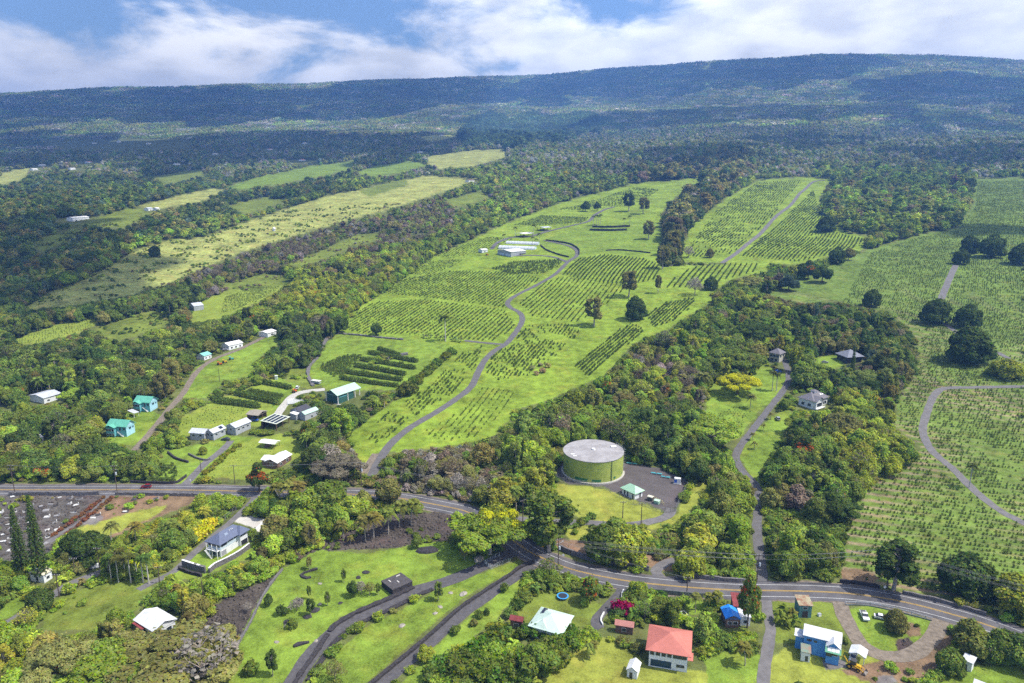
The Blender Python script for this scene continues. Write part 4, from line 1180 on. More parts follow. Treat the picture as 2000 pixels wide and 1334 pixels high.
# --- houses up the track on the left
h = House('white_cottage', 'white cottage with plain white roof beside the track', (433,672), (446.5,677), (473,668.5), 3.2, over=.4)
h.block(white_wall, white_roof, roof='gable', rise=1.3); h.wins('F', [-h.w*.3, 0, h.w*.3], 1.0, 1.3, 1.2); h.win('L', 0, .2, 1.0, 2.0, name='door')
h = House('turquoise_roofed_cottage', 'small cottage with turquoise roof half hidden by trees', (385,693), (398,697), (411,691), 3.0, over=.4)
h.block(white_wall, M('turquoise_roof', (.22, .52, .44), rough=.6), roof='gable', rise=1.3); h.wins('F', [-h.w*.25, h.w*.25], 1.0, 1.2, 1.0)
h = House('white_hut', 'small white-roofed hut at the top of the track', (505,650), (523,652.5), (539,645), 3.0, 'hut', over=.4)
h.block(white_wall, white_roof, roof='gable', rise=1.0); h.wins('F', [0], .8, 2.0, 1.4)
h = House('grey_barn', 'pale grey barn with rounded roof below the brown scrub', (367,594), (379,599), (399,596), 4.0, 'barn', over=.2)
h.block(grey_wall, grey_metal, roof='gable', rise=1.8); h.win('L', 0, .2, 2.4, 2.6, name='door')
h = House('blue_grey_roofed_house', 'house with wide blue-grey roof deep in the trees', (58,773), (84,780), (119,767), 3.4, over=.5)
h.block(white_wall, grey_metal, roof='gable', rise=1.2); h.wins('F', [-h.w*.25, h.w*.25], 1.2, 1.5, 1.0)
h = House('awning', 'grey sheet awning between the two teal houses', (247,804), (262,808), (273,804.5), 2.6, 'awning', over=.1)
h.block(None, grey_metal, roof='shed', rise=.5); h.posts([(i*h.w*.45, j*h.d*.45) for i in (-1, 1) for j in (-1, 1)], -.5, h.eave, .15, TRIM)
h = House('white_shack', 'white shack roof showing among dark trees', (64,853), (74,857), (84,853), 3.0, 'shack', over=.2)
h.block(white_wall, white_roof, roof='gable', rise=.8); h.win('F', 0, 1, 1, 1)
h = House('far_white_house', 'far white house with flat roof in the shaded wood', (117,426), (150,430), (186,423), 4.0, over=.5)
h.w = min(h.w, 30); h.d = min(h.d, 12); h.block(white_wall, white_roof, roof='gable', rise=1.0); h.wins('F', [-h.w*.3, 0, h.w*.3], 1.2, 3.0, 1.6)
for i, (u, v, wpx, col, lab) in enumerate([(595,279,14,white_roof,'far pale roof in the shaded wood, right of the red one'), (527,291,12,red_roof,'far red roof in the middle of the shaded wood'), (82,322,12,white_roof,'far white roof beside the pale field'), (232,277,12,mint,'far green roof on the left wooded slope'),
        (184,279,14,grey_metal,'far grey roof on the left wooded slope'), (290,280,12,white_roof,'far white roof on the left wooded slope'), (590,312,22,red_roof,'far long red roof above the hedged meadow'), (420,300,10,white_roof,'far white roof above the dry hedge'), (35,293,10,red_roof,'far red roof at the left edge'),
        (290,407,14,grey_metal,'far grey roof below the small meadow'), (820,296,10,black_roof,'far dark roof beside the straw pasture'), (862,264,10,white_roof,'far white roof near the pine stand'), (918,352,16,brown_wall,'brown field shelter at the top of the pasture'), (535,446,6,white_roof,'tiny white water trough shed in the pasture'),
        (140,329,16,white_roof,'far white roof at the edge of the left fields'), (66,330,10,white_roof,'far low white roof by the left fields'), (345,320,12,grey_metal,'far grey roof in the left wood'), (305,407,10,white_roof,'small white roof beside the grey one'), (173,316,16,red_roof,'far reddish roof among left trees')]):
    h = House('far_house', lab, (u - wpx/2, v), (u, v + wpx*.12), (u + wpx/2, v - wpx*.02), 3.5, 'house', over=.4, group='far houses in the woods'); h.w = min(h.w, 17); h.d = min(h.d, 10)
    h.block(white_wall, col, roof='gable', rise=1.5, along='x'); h.win('F', 0, 1.0, 2.0, 1.2)
# --- farm centre on the hill
h = House('farm_centre', 'white farm building with low roof and garage doors in front of the greenhouses', (968,489.5), (998.5,494.5), (1031,488.5), 4.2, 'building', over=.5)
h.block(grey_wall, white_roof, roof='gable', rise=1.4)
h.box('bay_shade', dark_wall, h.w*.02, -h.d/2 - .1, 0, h.w*.48, -h.d/2 + .2, 3.2)  # solid dark slab, the shade inside the bay put into colour
for x in (.05, .2, .35, .48): h.box('post', TRIM, h.w*x - .12, -h.d/2 - .4, 0, h.w*x + .12, -h.d/2 - .15, 4.0)
for y in (-.26, .2): h.win('L', h.d*y, .2, h.d*.36, 2.8, name='garage_door', pane=M('pale_blue_door', (.50, .60, .72), rough=.6))
HOOP = M('greenhouse_film', (.62, .64, .66), rough=.35)
for lab, u0, v0, u1, v1, rr in (('long translucent hoop greenhouse directly behind the farm building', 976, 485, 1046, 487, 4.6), ('second hoop greenhouse behind the first, with open ribs', 990, 475, 1052, 478, 4.2)):
    a, b = gp(u0, v0), gp(u1, v1); d = (b - a); ln = d.length; an = math.atan2(d.y, d.x)
    o = empty('greenhouse', (a + b) / 2, an, lab, 'greenhouse')
    n = 12; m_ = MB()
    for i in range(n):
        t0, t1 = math.pi*i/n, math.pi*(i+1)/n
        m_.add([(-ln/2, -rr*math.cos(t0), rr*math.sin(t0)*.85 - .3), (-ln/2, -rr*math.cos(t1), rr*math.sin(t1)*.85 - .3), (ln/2, -rr*math.cos(t1), rr*math.sin(t1)*.85 - .3), (ln/2, -rr*math.cos(t0), rr*math.sin(t0)*.85 - .3)], [(3, 2, 1, 0)])
    m_.build('film', HOOP, o)
    for xx in np.linspace(-ln/2, ln/2, 12):
        r_ = MB()
        for i in range(n):
            t0, t1 = math.pi*i/n, math.pi*(i+1)/n
            r_.tube((xx, -(rr+.08)*math.cos(t0), (rr+.08)*math.sin(t0)*.85 - .3), (xx, -(rr+.08)*math.cos(t1), (rr+.08)*math.sin(t1)*.85 - .3), .12, n=4)
        r_.build('rib', M('dull_steel', (.33, .36, .38), rough=.6), o)
    for sgn in (-1, 1):
        e = MB(); vs = [(sgn*ln/2, -rr*math.cos(math.pi*i/n), rr*math.sin(math.pi*i/n)*.85 - .3) for i in range(n + 1)]
        e.add(vs, [tuple(range(n + 1))]); e.build('end_wall', M('end_film', (.45, .55, .55), rough=.5), o)
    mark_box([(o.location.x + i*ln/2, o.location.y, o.location.z + z) for i in (-1, 1) for z in (0, 4)])
    for t in np.linspace(-.5, .5, 9): EXCL.append((o.location.x + d.x*t, o.location.y + d.y*t, rr + 2))
for nm, lab, L_, C_, R_, e_, m_ in (('pavilion', 'open white-roofed pavilion beside the palms', (1011,456), (1024,459), (1037,455), 4.2, white_roof), ('pavilion', 'grey-roofed picnic pavilion by the upper drive', (1052,444), (1062,447), (1073,443.5), 4.0, grey_metal),
                            ('shed', 'white shed left of the farm building', (932,487), (942,489), (955,487), 3.0, white_roof)):
    h = House(nm, lab, L_, C_, R_, e_, 'pavilion' if nm == 'pavilion' else 'shed', over=.4)
    h.block(None if nm == 'pavilion' else white_wall, m_, roof='gable', rise=.8)
    if nm == 'pavilion':
        h.posts([(i*h.w*.45, j*h.d*.45) for i in (-1, 0, 1) for j in (-1, 1)], -.5, h.eave, .35, lava); h.box('parapet', lava, -h.w/2, -h.d/2, -.5, h.w/2, h.d/2, 1.1)
    else: h.win('F', 0, .6, 1.4, 1.6)
# --- houses right of the middle
h = House('grey_hip_house', 'two-storey cream house with grey hip roof at the end of the drive', (1497,688), (1522,692), (1540,687), 5.6, over=.7)
h.block(M('cream_wall', (.50, .48, .40), rough=.8), grey_shingle, roof='hip', rise=2.6)
h.wins('F', [-h.w*.25, h.w*.25], 3.4, 1.8, 1.4); h.wins('L', [-h.d*.3, 0, h.d*.3], 3.4, 1.8, 1.4); h.wins('L', [-h.d*.2, h.d*.2], .6, 2.0, 1.6)
h = House('dark_pavilion_house', 'dark timber house under a square grey pyramid roof', (1629,688), (1655,700), (1691,696), 4.2, over=1.2)
h.block(dark_wall, M('blue_grey_hip', (.20, .21, .25), rough=.85, noise=.15, nscale=1.0), roof='hip', rise=3.2)
h.wins('F', [-h.w*.3, 0, h.w*.3], 1.4, 1.8, 1.3, frame=brown_wall); h.wins('L', [-h.d*.25, h.d*.25], 1.4, 1.8, 1.3, frame=brown_wall)
h = House('cupola_house', 'white house with many-sided grey roof and roof cupola amid bananas', (1553.5,775), (1588,785), (1624,774), 4.6, over=.8)
h.block(white_wall, grey_shingle, roof='hip', rise=3.0)
h.block(white_wall, grey_shingle, x=-h.w*.22, y=-h.d*.42, w=h.w*.46, d=h.d*.5, roof='gable', rise=1.8, along='y', name='wing_wall', rname='wing_roof')
h.win('F', 0, 1.6, h.w*.34, 2.0, x=-h.w*.22, y=-h.d*.42, bd=h.d*.5); h.wins('F', [h.w*.2, h.w*.36], 1.4, 1.8, 1.6); h.wins('L', [-h.d*.25, h.d*.2], 1.4, 1.8, 1.6)
cu = h.box('cupola', white_wall, -1.2, -1.2, h.eave + 2.2, 1.2, 1.2, h.eave + 3.6)
MB().add([(-1.8, -1.8, h.eave + 3.6), (1.8, -1.8, h.eave + 3.6), (1.8, 1.8, h.eave + 3.6), (-1.8, 1.8, h.eave + 3.6), (0, 0, h.eave + 4.5)], [(0, 1, 4), (1, 2, 4), (2, 3, 4), (3, 0, 4), (3, 2, 1, 0)]).build('cupola_roof', grey_shingle, cu)
on_roof(h, 'skylight', TRIM, .28, .36, .3, .55, rise=3.0); on_roof(h, 'skylight', TRIM, .16, .24, .35, .6, rise=3.0)
h.box('deck', TRIM, -h.w*.5, -h.d*.5 - h.d*.3, .6, h.w*.1, -h.d*.5 - h.d*.18, .8)
h.box('deck_rail', TRIM, -h.w*.5, -h.d*.5 - h.d*.3, 1.5, h.w*.1, -h.d*.5 - h.d*.29, 1.65)
# --- lower right group
h = House('red_roofed_house', 'large white two-storey house with faded red hip roof', (1271,1219.5), (1257.5,1271), (1347,1282), 5.9, over=1.0)
h.block(white_wall, red_roof, roof='hip', rise=2.4, along='y')
h.wins('F', [h.w*x for x in (-.42, -.27, -.12, .03, .18, .30, .42)], 4.0, 1.25, 1.2)
h.wins('F', [-h.w*.36, -h.w*.18, 0], .4, 2.0, 2.2, pane=M('deep_blue_glass', (.02, .05, .09), rough=.15)); h.wins('F', [h.w*.27, h.w*.38], 1.2, 1.1, 1.0)
h.wins('R', [-h.d*.3, 0, h.d*.3], 4.0, 1.2, 1.1); h.win('L', -h.d*.3, 4.0, 1.2, 1.1)
h.box('porch_roof', red_roof, h.w/2 + .05, -h.d*.3, 2.4, h.w/2 + 1.6, h.d*.05, 2.55)
h = House('garden_shed', 'small white garden shed on the dry lawn below the red roof', (1233,1290), (1219,1308), (1243,1311), 2.6, 'shed', over=.3)
h.block(white_wall, white_roof, roof='gable', rise=1.0, along='y'); h.win('F', -.3, .0, .9, 1.9, name='door')
h = House('tarp_house', 'small brown house covered by a bright blue tarpaulin', (1408.5,1186), (1416,1209.6), (1446,1208.5), 3.4, over=.3)
h.block(brown_wall, tarp_blue, roof='gable', rise=1.0, along='y'); h.wins('F', [-h.w*.2, h.w*.2], 1.2, 1.3, 1.0)
h = House('maroon_roofed_house', 'house with weathered maroon roof under the red-flowered tree', (1428,1162), (1431,1186), (1459,1187), 3.6, over=.3)
h.block(brown_wall, maroon_roof, roof='shed', rise=.9); h.win('L', 0, 1.2, 1.2, 1.0)
h = House('white_annex', 'patched white flat-roofed annex beside the blue tarpaulin', (1441,1188), (1444,1207), (1465,1206), 3.0, 'annex', over=.2)
h.block(white_wall, old_metal, roof='shed', rise=.3); h.win('F', 0, 1.0, 1.0, 1.0)
h = House('rusty_shed', 'tall teal shed with rusty patched iron roof beside the road', (1553,1166), (1559.6,1184.5), (1587,1184), 4.4, 'shed', over=.3)
h.block(M('faded_teal_timber', (.10, .22, .22), rough=.9, noise=.2, nscale=.8), rusty, roof='shed', rise=.7)
h.win('F', 0, .1, 1.8, 2.4, name='door', pane=dark_wall, frame=M('faded_teal_trim', (.16, .3, .3), rough=.9)); h.win('F', -.1, 3.2, 1.4, .7)
h = House('blue_house', 'blue two-storey house with weathered white metal roof and green awning', (1572,1218), (1567,1241), (1643,1258), 6.0, over=.4)
h.block(blue_wall, old_metal, roof='gable', rise=1.2)
h.wins('F', [-h.w*.38, -h.w*.32], 4.3, .8, .7, frame=blue_wall); h.win('F', -h.w*.18, 4.3, .9, .7, frame=blue_wall)
h.block(blue_wall, old_metal, x=h.w*.32, y=-h.d*.62, w=h.w*.36, d=h.d*.55, h=5.6, roof='gable', rise=1.4, along='y', name='front_wing', rname='front_wing_roof', over=.3)
aw = MB(); X0, X1, Y0 = h.w*.10, h.w*.54, -h.d*.9
aw.add([(X0, Y0 - 1.6, 4.5), (X1, Y0 - 1.6, 4.5), (X1, Y0 + .3, 5.6), (X0, Y0 + .3, 5.6), (X0, Y0 - 1.6, 4.62), (X1, Y0 - 1.6, 4.62), (X1, Y0 + .3, 5.72), (X0, Y0 + .3, 5.72)], [(3, 2, 1, 0), (4, 5, 6, 7), (0, 1, 5, 4), (1, 2, 6, 5), (2, 3, 7, 6), (3, 0, 4, 7)])
awo = aw.build('awning', M('green_awning', (.14, .36, .22), rough=.7), h.o)
for x in (.22, .33, .44): mesh_obj('skylight', [(h.w*x - .5, Y0 - 1.2, 4.9), (h.w*x + .5, Y0 - 1.2, 4.9), (h.w*x + .5, Y0 - .1, 5.6), (h.w*x - .5, Y0 - .1, 5.6), (h.w*x - .5, Y0 - 1.2, 4.8), (h.w*x + .5, Y0 - 1.2, 4.8), (h.w*x + .5, Y0 - .1, 5.5), (h.w*x - .5, Y0 - .1, 5.5)], [(0, 1, 2, 3), (0, 4, 5, 1), (1, 5, 6, 2), (2, 6, 7, 3), (3, 7, 4, 0)], TRIM, awo)
h.win('F', h.w*.38, 2.9, 1.6, 1.0, y=-h.d*.62, bd=h.d*.55); h.win('F', h.w*.22, 2.4, 1.4, 1.6, y=-h.d*.62, bd=h.d*.55, frame=dark_wall)
h.block(blue_wall, old_metal, x=-h.w*.62, y=-h.d*.05, w=h.w*.24, d=h.d*.5, h=4.4, roof='shed', rise=.4, name='annex_wall', rname='annex_roof')
h.box('back_deck', M('weathered_planks', (.16, .14, .13), rough=.9, noise=.2, nscale=1.2), -h.w*.2, h.d*.56, 3.9, h.w*.3, h.d*1.0, 4.1)
h.posts([(-h.w*.2 + .2, h.d*.95), (h.w*.3 - .2, h.d*.95)], -.5, 3.9, .2, brown_wall)
h = House('outhouse', 'small shed with half green, half rusty roof below the blue house', (1565,1259), (1563,1274), (1583,1277), 3.0, 'shed', over=.2)
h.block(white_wall, mat('green_rust_roof', (.17, .27, .21), .8, col2=(.36, .14, .09), nscale=.35), roof='shed', rise=.5); h.win('F', .3, .2, .8, 1.8, name='door')
h = House('carport', 'open carport with pale ribbed roof beside the blue house', (1663.5,1259), (1656.5,1275), (1690.5,1286), 2.8, 'carport', over=.3)
h.block(None, old_metal, roof='gable', rise=.8, along='y'); h.posts([(i*h.w*.46, j*h.d*.46) for i in (-1, 1) for j in (-1, 1)], -.5, h.eave, .2, TRIM)
carport = h
h = House('white_hut', 'white flat-roofed hut beside the small round tree at lower right', (1884,1277), (1879,1288), (1902,1299), 3.0, 'hut', over=.4)
h.block(white_wall, old_metal, roof='shed', rise=.5); h.win('F', -.4, .0, .9, 2.0, name='door')
h = House('white_roofed_cottage', 'white roof cut off by the bottom edge at lower right', (1905,1326), (1898,1338), (1938,1352), 3.2, over=.4)
h.block(white_wall, white_roof, roof='gable', rise=.9); h.win('F', 0, 1, 1.2, 1.0)
h = House('mint_roofed_house', 'house with pale mint cross-hipped roof behind tall bamboo hedge', (1060,1188), (1024,1224), (1094,1237), 4.0, over=.7)
mintp = M('pale_mint_roof', (.50, .62, .54), rough=.6, noise=.05, nscale=.5)
h.block(white_wall, mintp, roof='hip', rise=2.2, along='y'); h.block(None, mintp, x=-h.w*.15, y=-h.d*.30, w=h.w*.4, d=h.d*.4, roof='hip', rise=1.6, along='y', rname='front_roof')
h.wins('F', [-h.w*.3, h.w*.2], 1.2, 1.6, 1.2); h.wins('L', [-h.d*.3, h.d*.1], 1.2, 1.6, 1.2)
for y in (.12, .22, .32): h.box('solar_panel', solar, -h.w*.40, h.d*y, h.eave + 1.05, -h.w*.26, h.d*(y + .08), h.eave + 1.12, parent=h.roof)
h = House('maroon_shed', 'low shed with dull maroon roof left of the mint roof', (1000,1201), (993,1211), (1020,1214), 3.0, 'shed', over=.3)
h.block(brown_wall, maroon_roof, roof='gable', rise=.8); h.win('F', 0, .4, 1.6, 1.4)
h = House('pink_roofed_cottage', 'small cottage with faded pink roof behind red bougainvillea', (1203,1212), (1199,1221), (1237,1224), 3.0, over=.3)
h.block(brown_wall, M('pink_roof', (.50, .22, .18), rough=.8, noise=.1, nscale=.6), roof='gable', rise=1.0); h.win('F', 0, .8, 1.2, 1.2)
h = House('metal_roofed_house', 'house with broad bare metal roof at lower left', (251.5,1212), (302,1230), (354,1206), 4.0, over=.6)
h.block(white_wall, old_metal, roof='gable', rise=1.3, along='y'); h.wins('L', [-h.d*.3, 0, h.d*.3], 1.4, 1.6, 1.2); h.wins('F', [-h.w*.25, h.w*.2], 1.4, 1.6, 1.2)
h.block(None, maroon_roof, x=-h.w*.56, y=h.d*.2, w=1.6, d=h.d*.5, h=h.eave - .8, roof='shed', rise=.2, rname='lean_to_roof', over=.2)
h = House('cemetery_shed', 'white shed with cream roof at the foot of the tall pines', (56,1119), (84,1125), (102,1113), 3.2, 'shed', over=.3)
h.block(white_wall, M('cream_tin_roof', (.55, .50, .38), rough=.7), roof='gable', rise=1.0); h.win('F', 0, 1, 1.2, 1); h.win('L', 0, .2, 1, 2, name='door')
# --- flat lava-rock platform on the valley lawn
h = House('lava_platform', 'square flat-topped lava-rock platform on the mown lawn', (745,1134), (767,1152), (805,1134), 2.4, 'platform', over=0)
h.box('stone_wall', lava, -h.w/2, -h.d/2, -.8, h.w/2, h.d/2, 2.2)
h.box('top_slab', mat('dark_gravel', (.075, .068, .07), .95, noise=.3, nscale=1.5), -h.w/2 - .1, -h.d/2 - .1, 2.2, h.w/2 + .1, h.d/2 + .1, 2.45)
for x, y, a in ((-2.2, .8, 0), (1.2, 2.2, 1), (-.2, -1.4, 0)): h.box('driftwood', M('bleached_wood', (.5, .47, .43), rough=.9), x, y, 2.45, x + (1.6 if a else .4), y + (.4 if a else 1.3), 2.65)
# ------------------------------------------------------------------ walls, fences, poles, vehicles, graves
def wall_along(name, px, h, w, m, label, cat='wall', step=1.6, cap=None, group=None, rough=.12, z0=-.5):
    """a dry-stone wall built of uneven sections that follow the ground"""
    c = smooth_line(px, step); n = line_normals(c)
    g = np.random.default_rng(int(px[0][0]))
    vs = []; fs = []
    for k in range(len(c)):
        hh = h * (1 + g.uniform(-rough, rough)); ww = w * (1 + g.uniform(-rough, rough))
        z = tz(*c[k])
        for s_, zz in ((-1, z0), (-1, hh), (1, hh), (1, z0)):
            vs.append((c[k][0] + n[k][0]*ww/2*s_ + g.uniform(-.05, .05), c[k][1] + n[k][1]*ww/2*s_ + g.uniform(-.05, .05), z + zz))
    for k in range(len(c) - 1):
        a = 4*k
        for j in range(3): fs.append((a + j, a + j + 1, a + j + 5, a + j + 4))
    fs += [(0, 1, 2, 3), tuple(4*(len(c) - 1) + i for i in (3, 2, 1, 0))]
    o = mesh_obj(name, vs, fs, m); tag(o, label, cat, group)
    if cap:
        co = ribbon('coping', c, -w/2 - .08, w/2 + .08, h + .14, cap, o)
    for x, y in c: EXCL.append((x, y, .8))
    return o
wall_along('stone_wall', [(1092,1072),(1110,1081),(1150,1094),(1200,1103),(1240,1110),(1275,1117)], 1.9, .8, lava_pale, 'long lava-rock retaining wall above the road bend')
wall_along('stone_wall', [(1330,1122),(1370,1130),(1420,1136),(1475,1139)], 1.6, .8, lava_pale, 'lava-rock wall under the yellow-green roadside tree')
wall_along('stone_wall', [(1640,1138),(1680,1142),(1720,1150)], 1.3, .7, lava, 'short dark wall left of the vine-covered pole')
wall_along('stone_wall', [(1762,1160),(1800,1168),(1850,1180),(1900,1195),(1935,1206)], 1.3, .7, lava_pale, 'low stone wall below the hillside coffee beside the road')
wall_along('stone_wall', [(18,968),(80,968),(150,968),(196,967)], 1.8, .6, lava_pale, 'dark stone wall between road and cemetery')
wall_along('stone_wall', [(226,967),(300,968),(348,969),(395,970)], 1.5, .6, lava_pale, 'stone wall between road and dry slope')
wall_along('stone_wall', [(255,943),(300,945),(340,945),(352,940),(365,930)], 1.2, .5, lava, 'curved stone wall round the small hedge plot')
wall_along('stone_wall', [(368,888),(385,896),(400,900),(412,898)], 1.0, .5, lava_pale, 'low curved garden wall below the long house')
wall_along('stone_wall', [(328,885),(345,897),(372,905)], 1.0, .8, lava, 'rough stone bank beside the hedge plot')
wall_along('stone_wall', [(1042,1098),(1015,1110),(995,1125),(945,1157),(895,1192),(835,1246),(775,1296),(740,1325),(708,1352)], .9, 1.1, lava, 'long rough lava wall along the right-hand drive')
wall_along('stone_wall', [(808,1148),(770,1166),(700,1196),(655,1222),(640,1240)], .7, 1.5, lava, 'lava-rock bank on the upper side of the curved drive', rough=.3)
wall_along('stone_wall', [(845,1152),(812,1166),(765,1190),(705,1218),(660,1250),(625,1295),(600,1334)], .6, 1.4, lava, 'lava-rock bank on the lower side of the curved drive', rough=.3)
wall_along('stone_wall', [(640,1240),(610,1285),(585,1320),(572,1345)], .6, 1.5, lava, 'lava-rock bank at the foot of the curved drive', rough=.3)
wall_along('stone_wall', [(357,1106),(372,1111),(392,1117),(407,1121)], 2.6, .6, lava_pale, 'terrace wall below the white house lawn, front face', cap=TRIM, z0=-1.5)
wall_along('stone_wall', [(409,1120),(420,1110),(445,1098),(468,1085),(488,1070)], 2.0, .6, lava_pale, 'terrace wall along the right of the white house lawn', cap=TRIM, z0=-1.5)
wall_along('stone_wall', [(350,1112),(370,1120),(400,1128)], 1.2, .8, lava, 'lower step of the terrace wall')
wall_along('stone_wall', [(500,1040),(515,1025),(528,1018)], 1.6, .4, TRIM, 'white ramp wall beside the white house')
wall_along('stone_wall', [(1056,480),(1066,488),(1080,494),(1098,500),(1112,503)], 1.6, .9, lava, 'curved black wall inside the farm road loop')
wall_along('stone_wall', [(1066,470),(1090,473),(1115,478),(1130,488),(1131,498)], 1.8, .9, lava, 'curved black wall round the outside of the farm road loop')
wall_along('stone_wall', [(1183,490),(1205,489),(1235,491),(1272,495)], 1.5, .9, lava, 'low black wall above the dense coffee rows')
o = empty('lava_terrace', (0, 0, 0), 0, 'two-step black lava terrace on the mown hill', 'terrace')
for px_, hh in (([(1152,450),(1190,451),(1226,450)], 2.6), ([(1157,444),(1195,444.5),(1231,443)], 2.6)):
    w_ = wall_along('terrace_step', px_, hh, 3.0, lava, None, None); w_.parent = o
wall_along('stone_wall', [(620,1112),(600,1118),(588,1124),(598,1130),(615,1126)], .5, .9, lava, 'curled low stone border on the valley lawn', rough=.35)
wall_along('stone_wall', [(604,1255),(575,1262),(572,1270)], .5, 1.2, lava, 'short stone spur at the curved drive', rough=.35)
wall_along('stone_wall', [(552,1112),(530,1140),(510,1172),(490,1215),(465,1258),(440,1310)], .6, .7, lava_pale, 'thin stone edging between lawn and lava channel', rough=.3)
wall_along('stone_wall', [(1218,1155),(1214,1168),(1222,1180),(1238,1186)], .9, .4, TRIM, 'white curved garden wall at the driveway mouth')
wall_along('stone_wall', [(1180,1198),(1173,1212),(1178,1222)], .6, .4, TRIM, 'white kerb of the driveway island')
wall_along('stone_wall', [(620,700),(605,715),(602,735),(612,755)], .8, 2.0, lava_pale, 'rough stone bank round the barn terrace', rough=.3)
wall_along('stone_wall', [(640,660),(622,690)], 1.0, 2.5, lava_pale, 'grey rubble bank at the upper terrace', rough=.3)
wall_along('stone_wall', [(660,652),(700,655),(745,660),(790,664)], .9, 1.6, lava_pale, 'long rubble bank below the field rows', rough=.35)
wall_along('stone_wall', [(755,700),(775,695),(800,692)], 1.0, 3.0, lava_pale, 'rubble heap on the barn terrace', rough=.4)
wall_along('stone_wall', [(1240,1156),(1290,1160),(1340,1165),(1384,1168)], 1.7, .25, M('grey_fence', (.14, .15, .14), rough=.9, noise=.2, nscale=.8), 'dark solid fence along the road above the red roof', cat='fence', rough=.02)
# concrete wall and guard rail above the parked cars
rp = [(1652,1182),(1690,1183),(1730,1190),(1780,1202),(1828,1215)]
wl_ = wall_along('retaining_wall', rp, .35, .35, M('stained_concrete', (.13, .15, .15), rough=.9, noise=.35, nscale=.5), 'stained concrete retaining wall below the guard rail', z0=-2.2, rough=.02)
c = smooth_line(rp, 2.0)
gr = empty('guard_rail', (*c[0], tz(*c[0])), 0, 'steel guard rail along the outside of the road', 'guard rail')
rail = MB()
for k in range(0, len(c)):
    z = tz(*c[k])
    p = Vector((c[k][0] - c[0][0], c[k][1] - c[0][1] + .5, z - tz(*c[0])))
    if k % 2 == 0: MB().cbox(p.x, p.y, p.z + .3, .16, .16, .95).build('post', GALV, gr)
    if k: rail.tube(pp + Vector((0, 0, 1.05)), p + Vector((0, 0, 1.05)), .10, n=5); rail.tube(pp + Vector((0, 0, .75)), p + Vector((0, 0, .75)), .08, n=5)
    pp = p
rail.build('rail', GALV, gr)
# chain-link fences: posts, rails and a see-through mesh of wires
WIRE = M('fence_wire', (.30, .31, .31), rough=.6)
def wire_fence(label, px, h, gapm=2.6, cat='fence', m=None):
    c = smooth_line(px, .65); m = m or WIRE
    o = empty('wire_fence', (*c[0], tz(*c[0])), 0, label, cat)
    b0 = Vector((*c[0], tz(*c[0]))); net = MB(); step = max(2, int(gapm / .65))
    P = [Vector((*q, tz(*q))) - b0 for q in c]
    for k, p in enumerate(P):
        if k % step == 0 or k == len(P) - 1: MB().tube(p + Vector((0, 0, -.2)), p + Vector((0, 0, h + .1)), .055, n=6).build('post', m, o)
        if k:
            for zf in (.08, .36, .64, 1.0): net.tube(P[k-1] + Vector((0, 0, h*zf)), p + Vector((0, 0, h*zf)), .028 if zf in (.08, 1.0) else .012, n=3)
            net.tube(P[k-1] + Vector((0, 0, .05)), p + Vector((0, 0, h)), .010, n=3); net.tube(P[k-1] + Vector((0, 0, h)), p + Vector((0, 0, .05)), .010, n=3)
    net.build('wire_mesh', m, o); return o
wire_fence('wire fence along the front of the tank yard', [(1090,940),(1120,945),(1160,950),(1178,955),(1200,967),(1225,978),(1240,985),(1265,990),(1290,1000),(1300,1000)], 2.2)
wire_fence('wire fence along the right side of the tank yard', [(1320,997),(1330,975),(1338,960),(1343,950)], 2.2)
wire_fence('wire fence left of the tank', [(1090,940),(1082,925),(1086,910)], 2.2)
o = wire_fence('double wire gate across the tank yard entrance', [(1300,1001),(1310,1001),(1320,998)], 2.2, 2.0, 'gate', M('gate_steel', (.12, .13, .13), rough=.6))
wire_fence('pale fence on the near side of the valley gate', [(960,1112),(975,1105),(998,1096)], 1.5, 2.6, m=M('pale_steel', (.55, .60, .62), rough=.5))
wire_fence('pale fence on the far side of the valley gate', [(948,1101),(962,1093),(978,1085)], 1.5, 2.6, m=MATS['pale_steel'])
wire_fence('swing gate across the valley drive', [(947,1101),(953,1107),(960,1112)], 1.5, 1.3, 'gate', m=MATS['pale_steel'])
wire_fence('wire fence beside the lane to the white house', [(425,1028),(450,1008),(475,985),(490,970)], 2.4)
# --- poles and lines
WOOD = M('pole_wood', (.10, .075, .06), rough=.95, noise=.2, nscale=1.0)
CERAM = M('insulator', (.62, .62, .64), rough=.3)
POLES = {}
def pole(key, u, v, h, label, arms=2, trafo=False, rz=0.0, lamp=False):
    p = gp(u, v); o = empty('utility_pole', (p.x, p.y, p.z - .3), rz, label, 'pole')
    MB().tube((0, 0, 0), (0, 0, h), .20, .13, 8).build('post', WOOD, o)
    for k in range(arms):
        z = h - .5 - 1.7 * k
        a_ = MB().box(-1.3, -.08, z, 1.3, .08, z + .16).build('crossarm', WOOD, o)
        for x in (-1.2, -.5, .5, 1.2): MB().tube((x, 0, z + .16), (x, 0, z + .45), .07, n=6).build('insulator', CERAM, a_)
    if trafo:
        cyl(MB(), .34, .34, h - 4.4, h - 3.2, 12, cx=.5).build('transformer', M('transformer_grey', (.50, .55, .60), rough=.5), o)
    if lamp:
        b = MB(); b.tube((0, 0, h - 2.2), (1.6, 0, h - 1.6), .05, n=5); b.cbox(1.9, 0, h - 1.7, .8, .35, .18); b.build('lamp_arm', GALV, o)
    POLES[key] = (o, h, rz); EXCL.append((p.x, p.y, 1.5))
pole('a', 29, 962, 13.5, 'tall utility pole at the far left of the main road')
pole('b', 229, 961, 13, 'utility pole beside the cemetery path', trafo=True)
pole('c', 459, 945, 9.5, 'utility pole in the row plot', arms=1)
pole('d', 1090, 1112, 12.5, 'utility pole with transformer at the road bend', trafo=True, rz=.6, lamp=True)
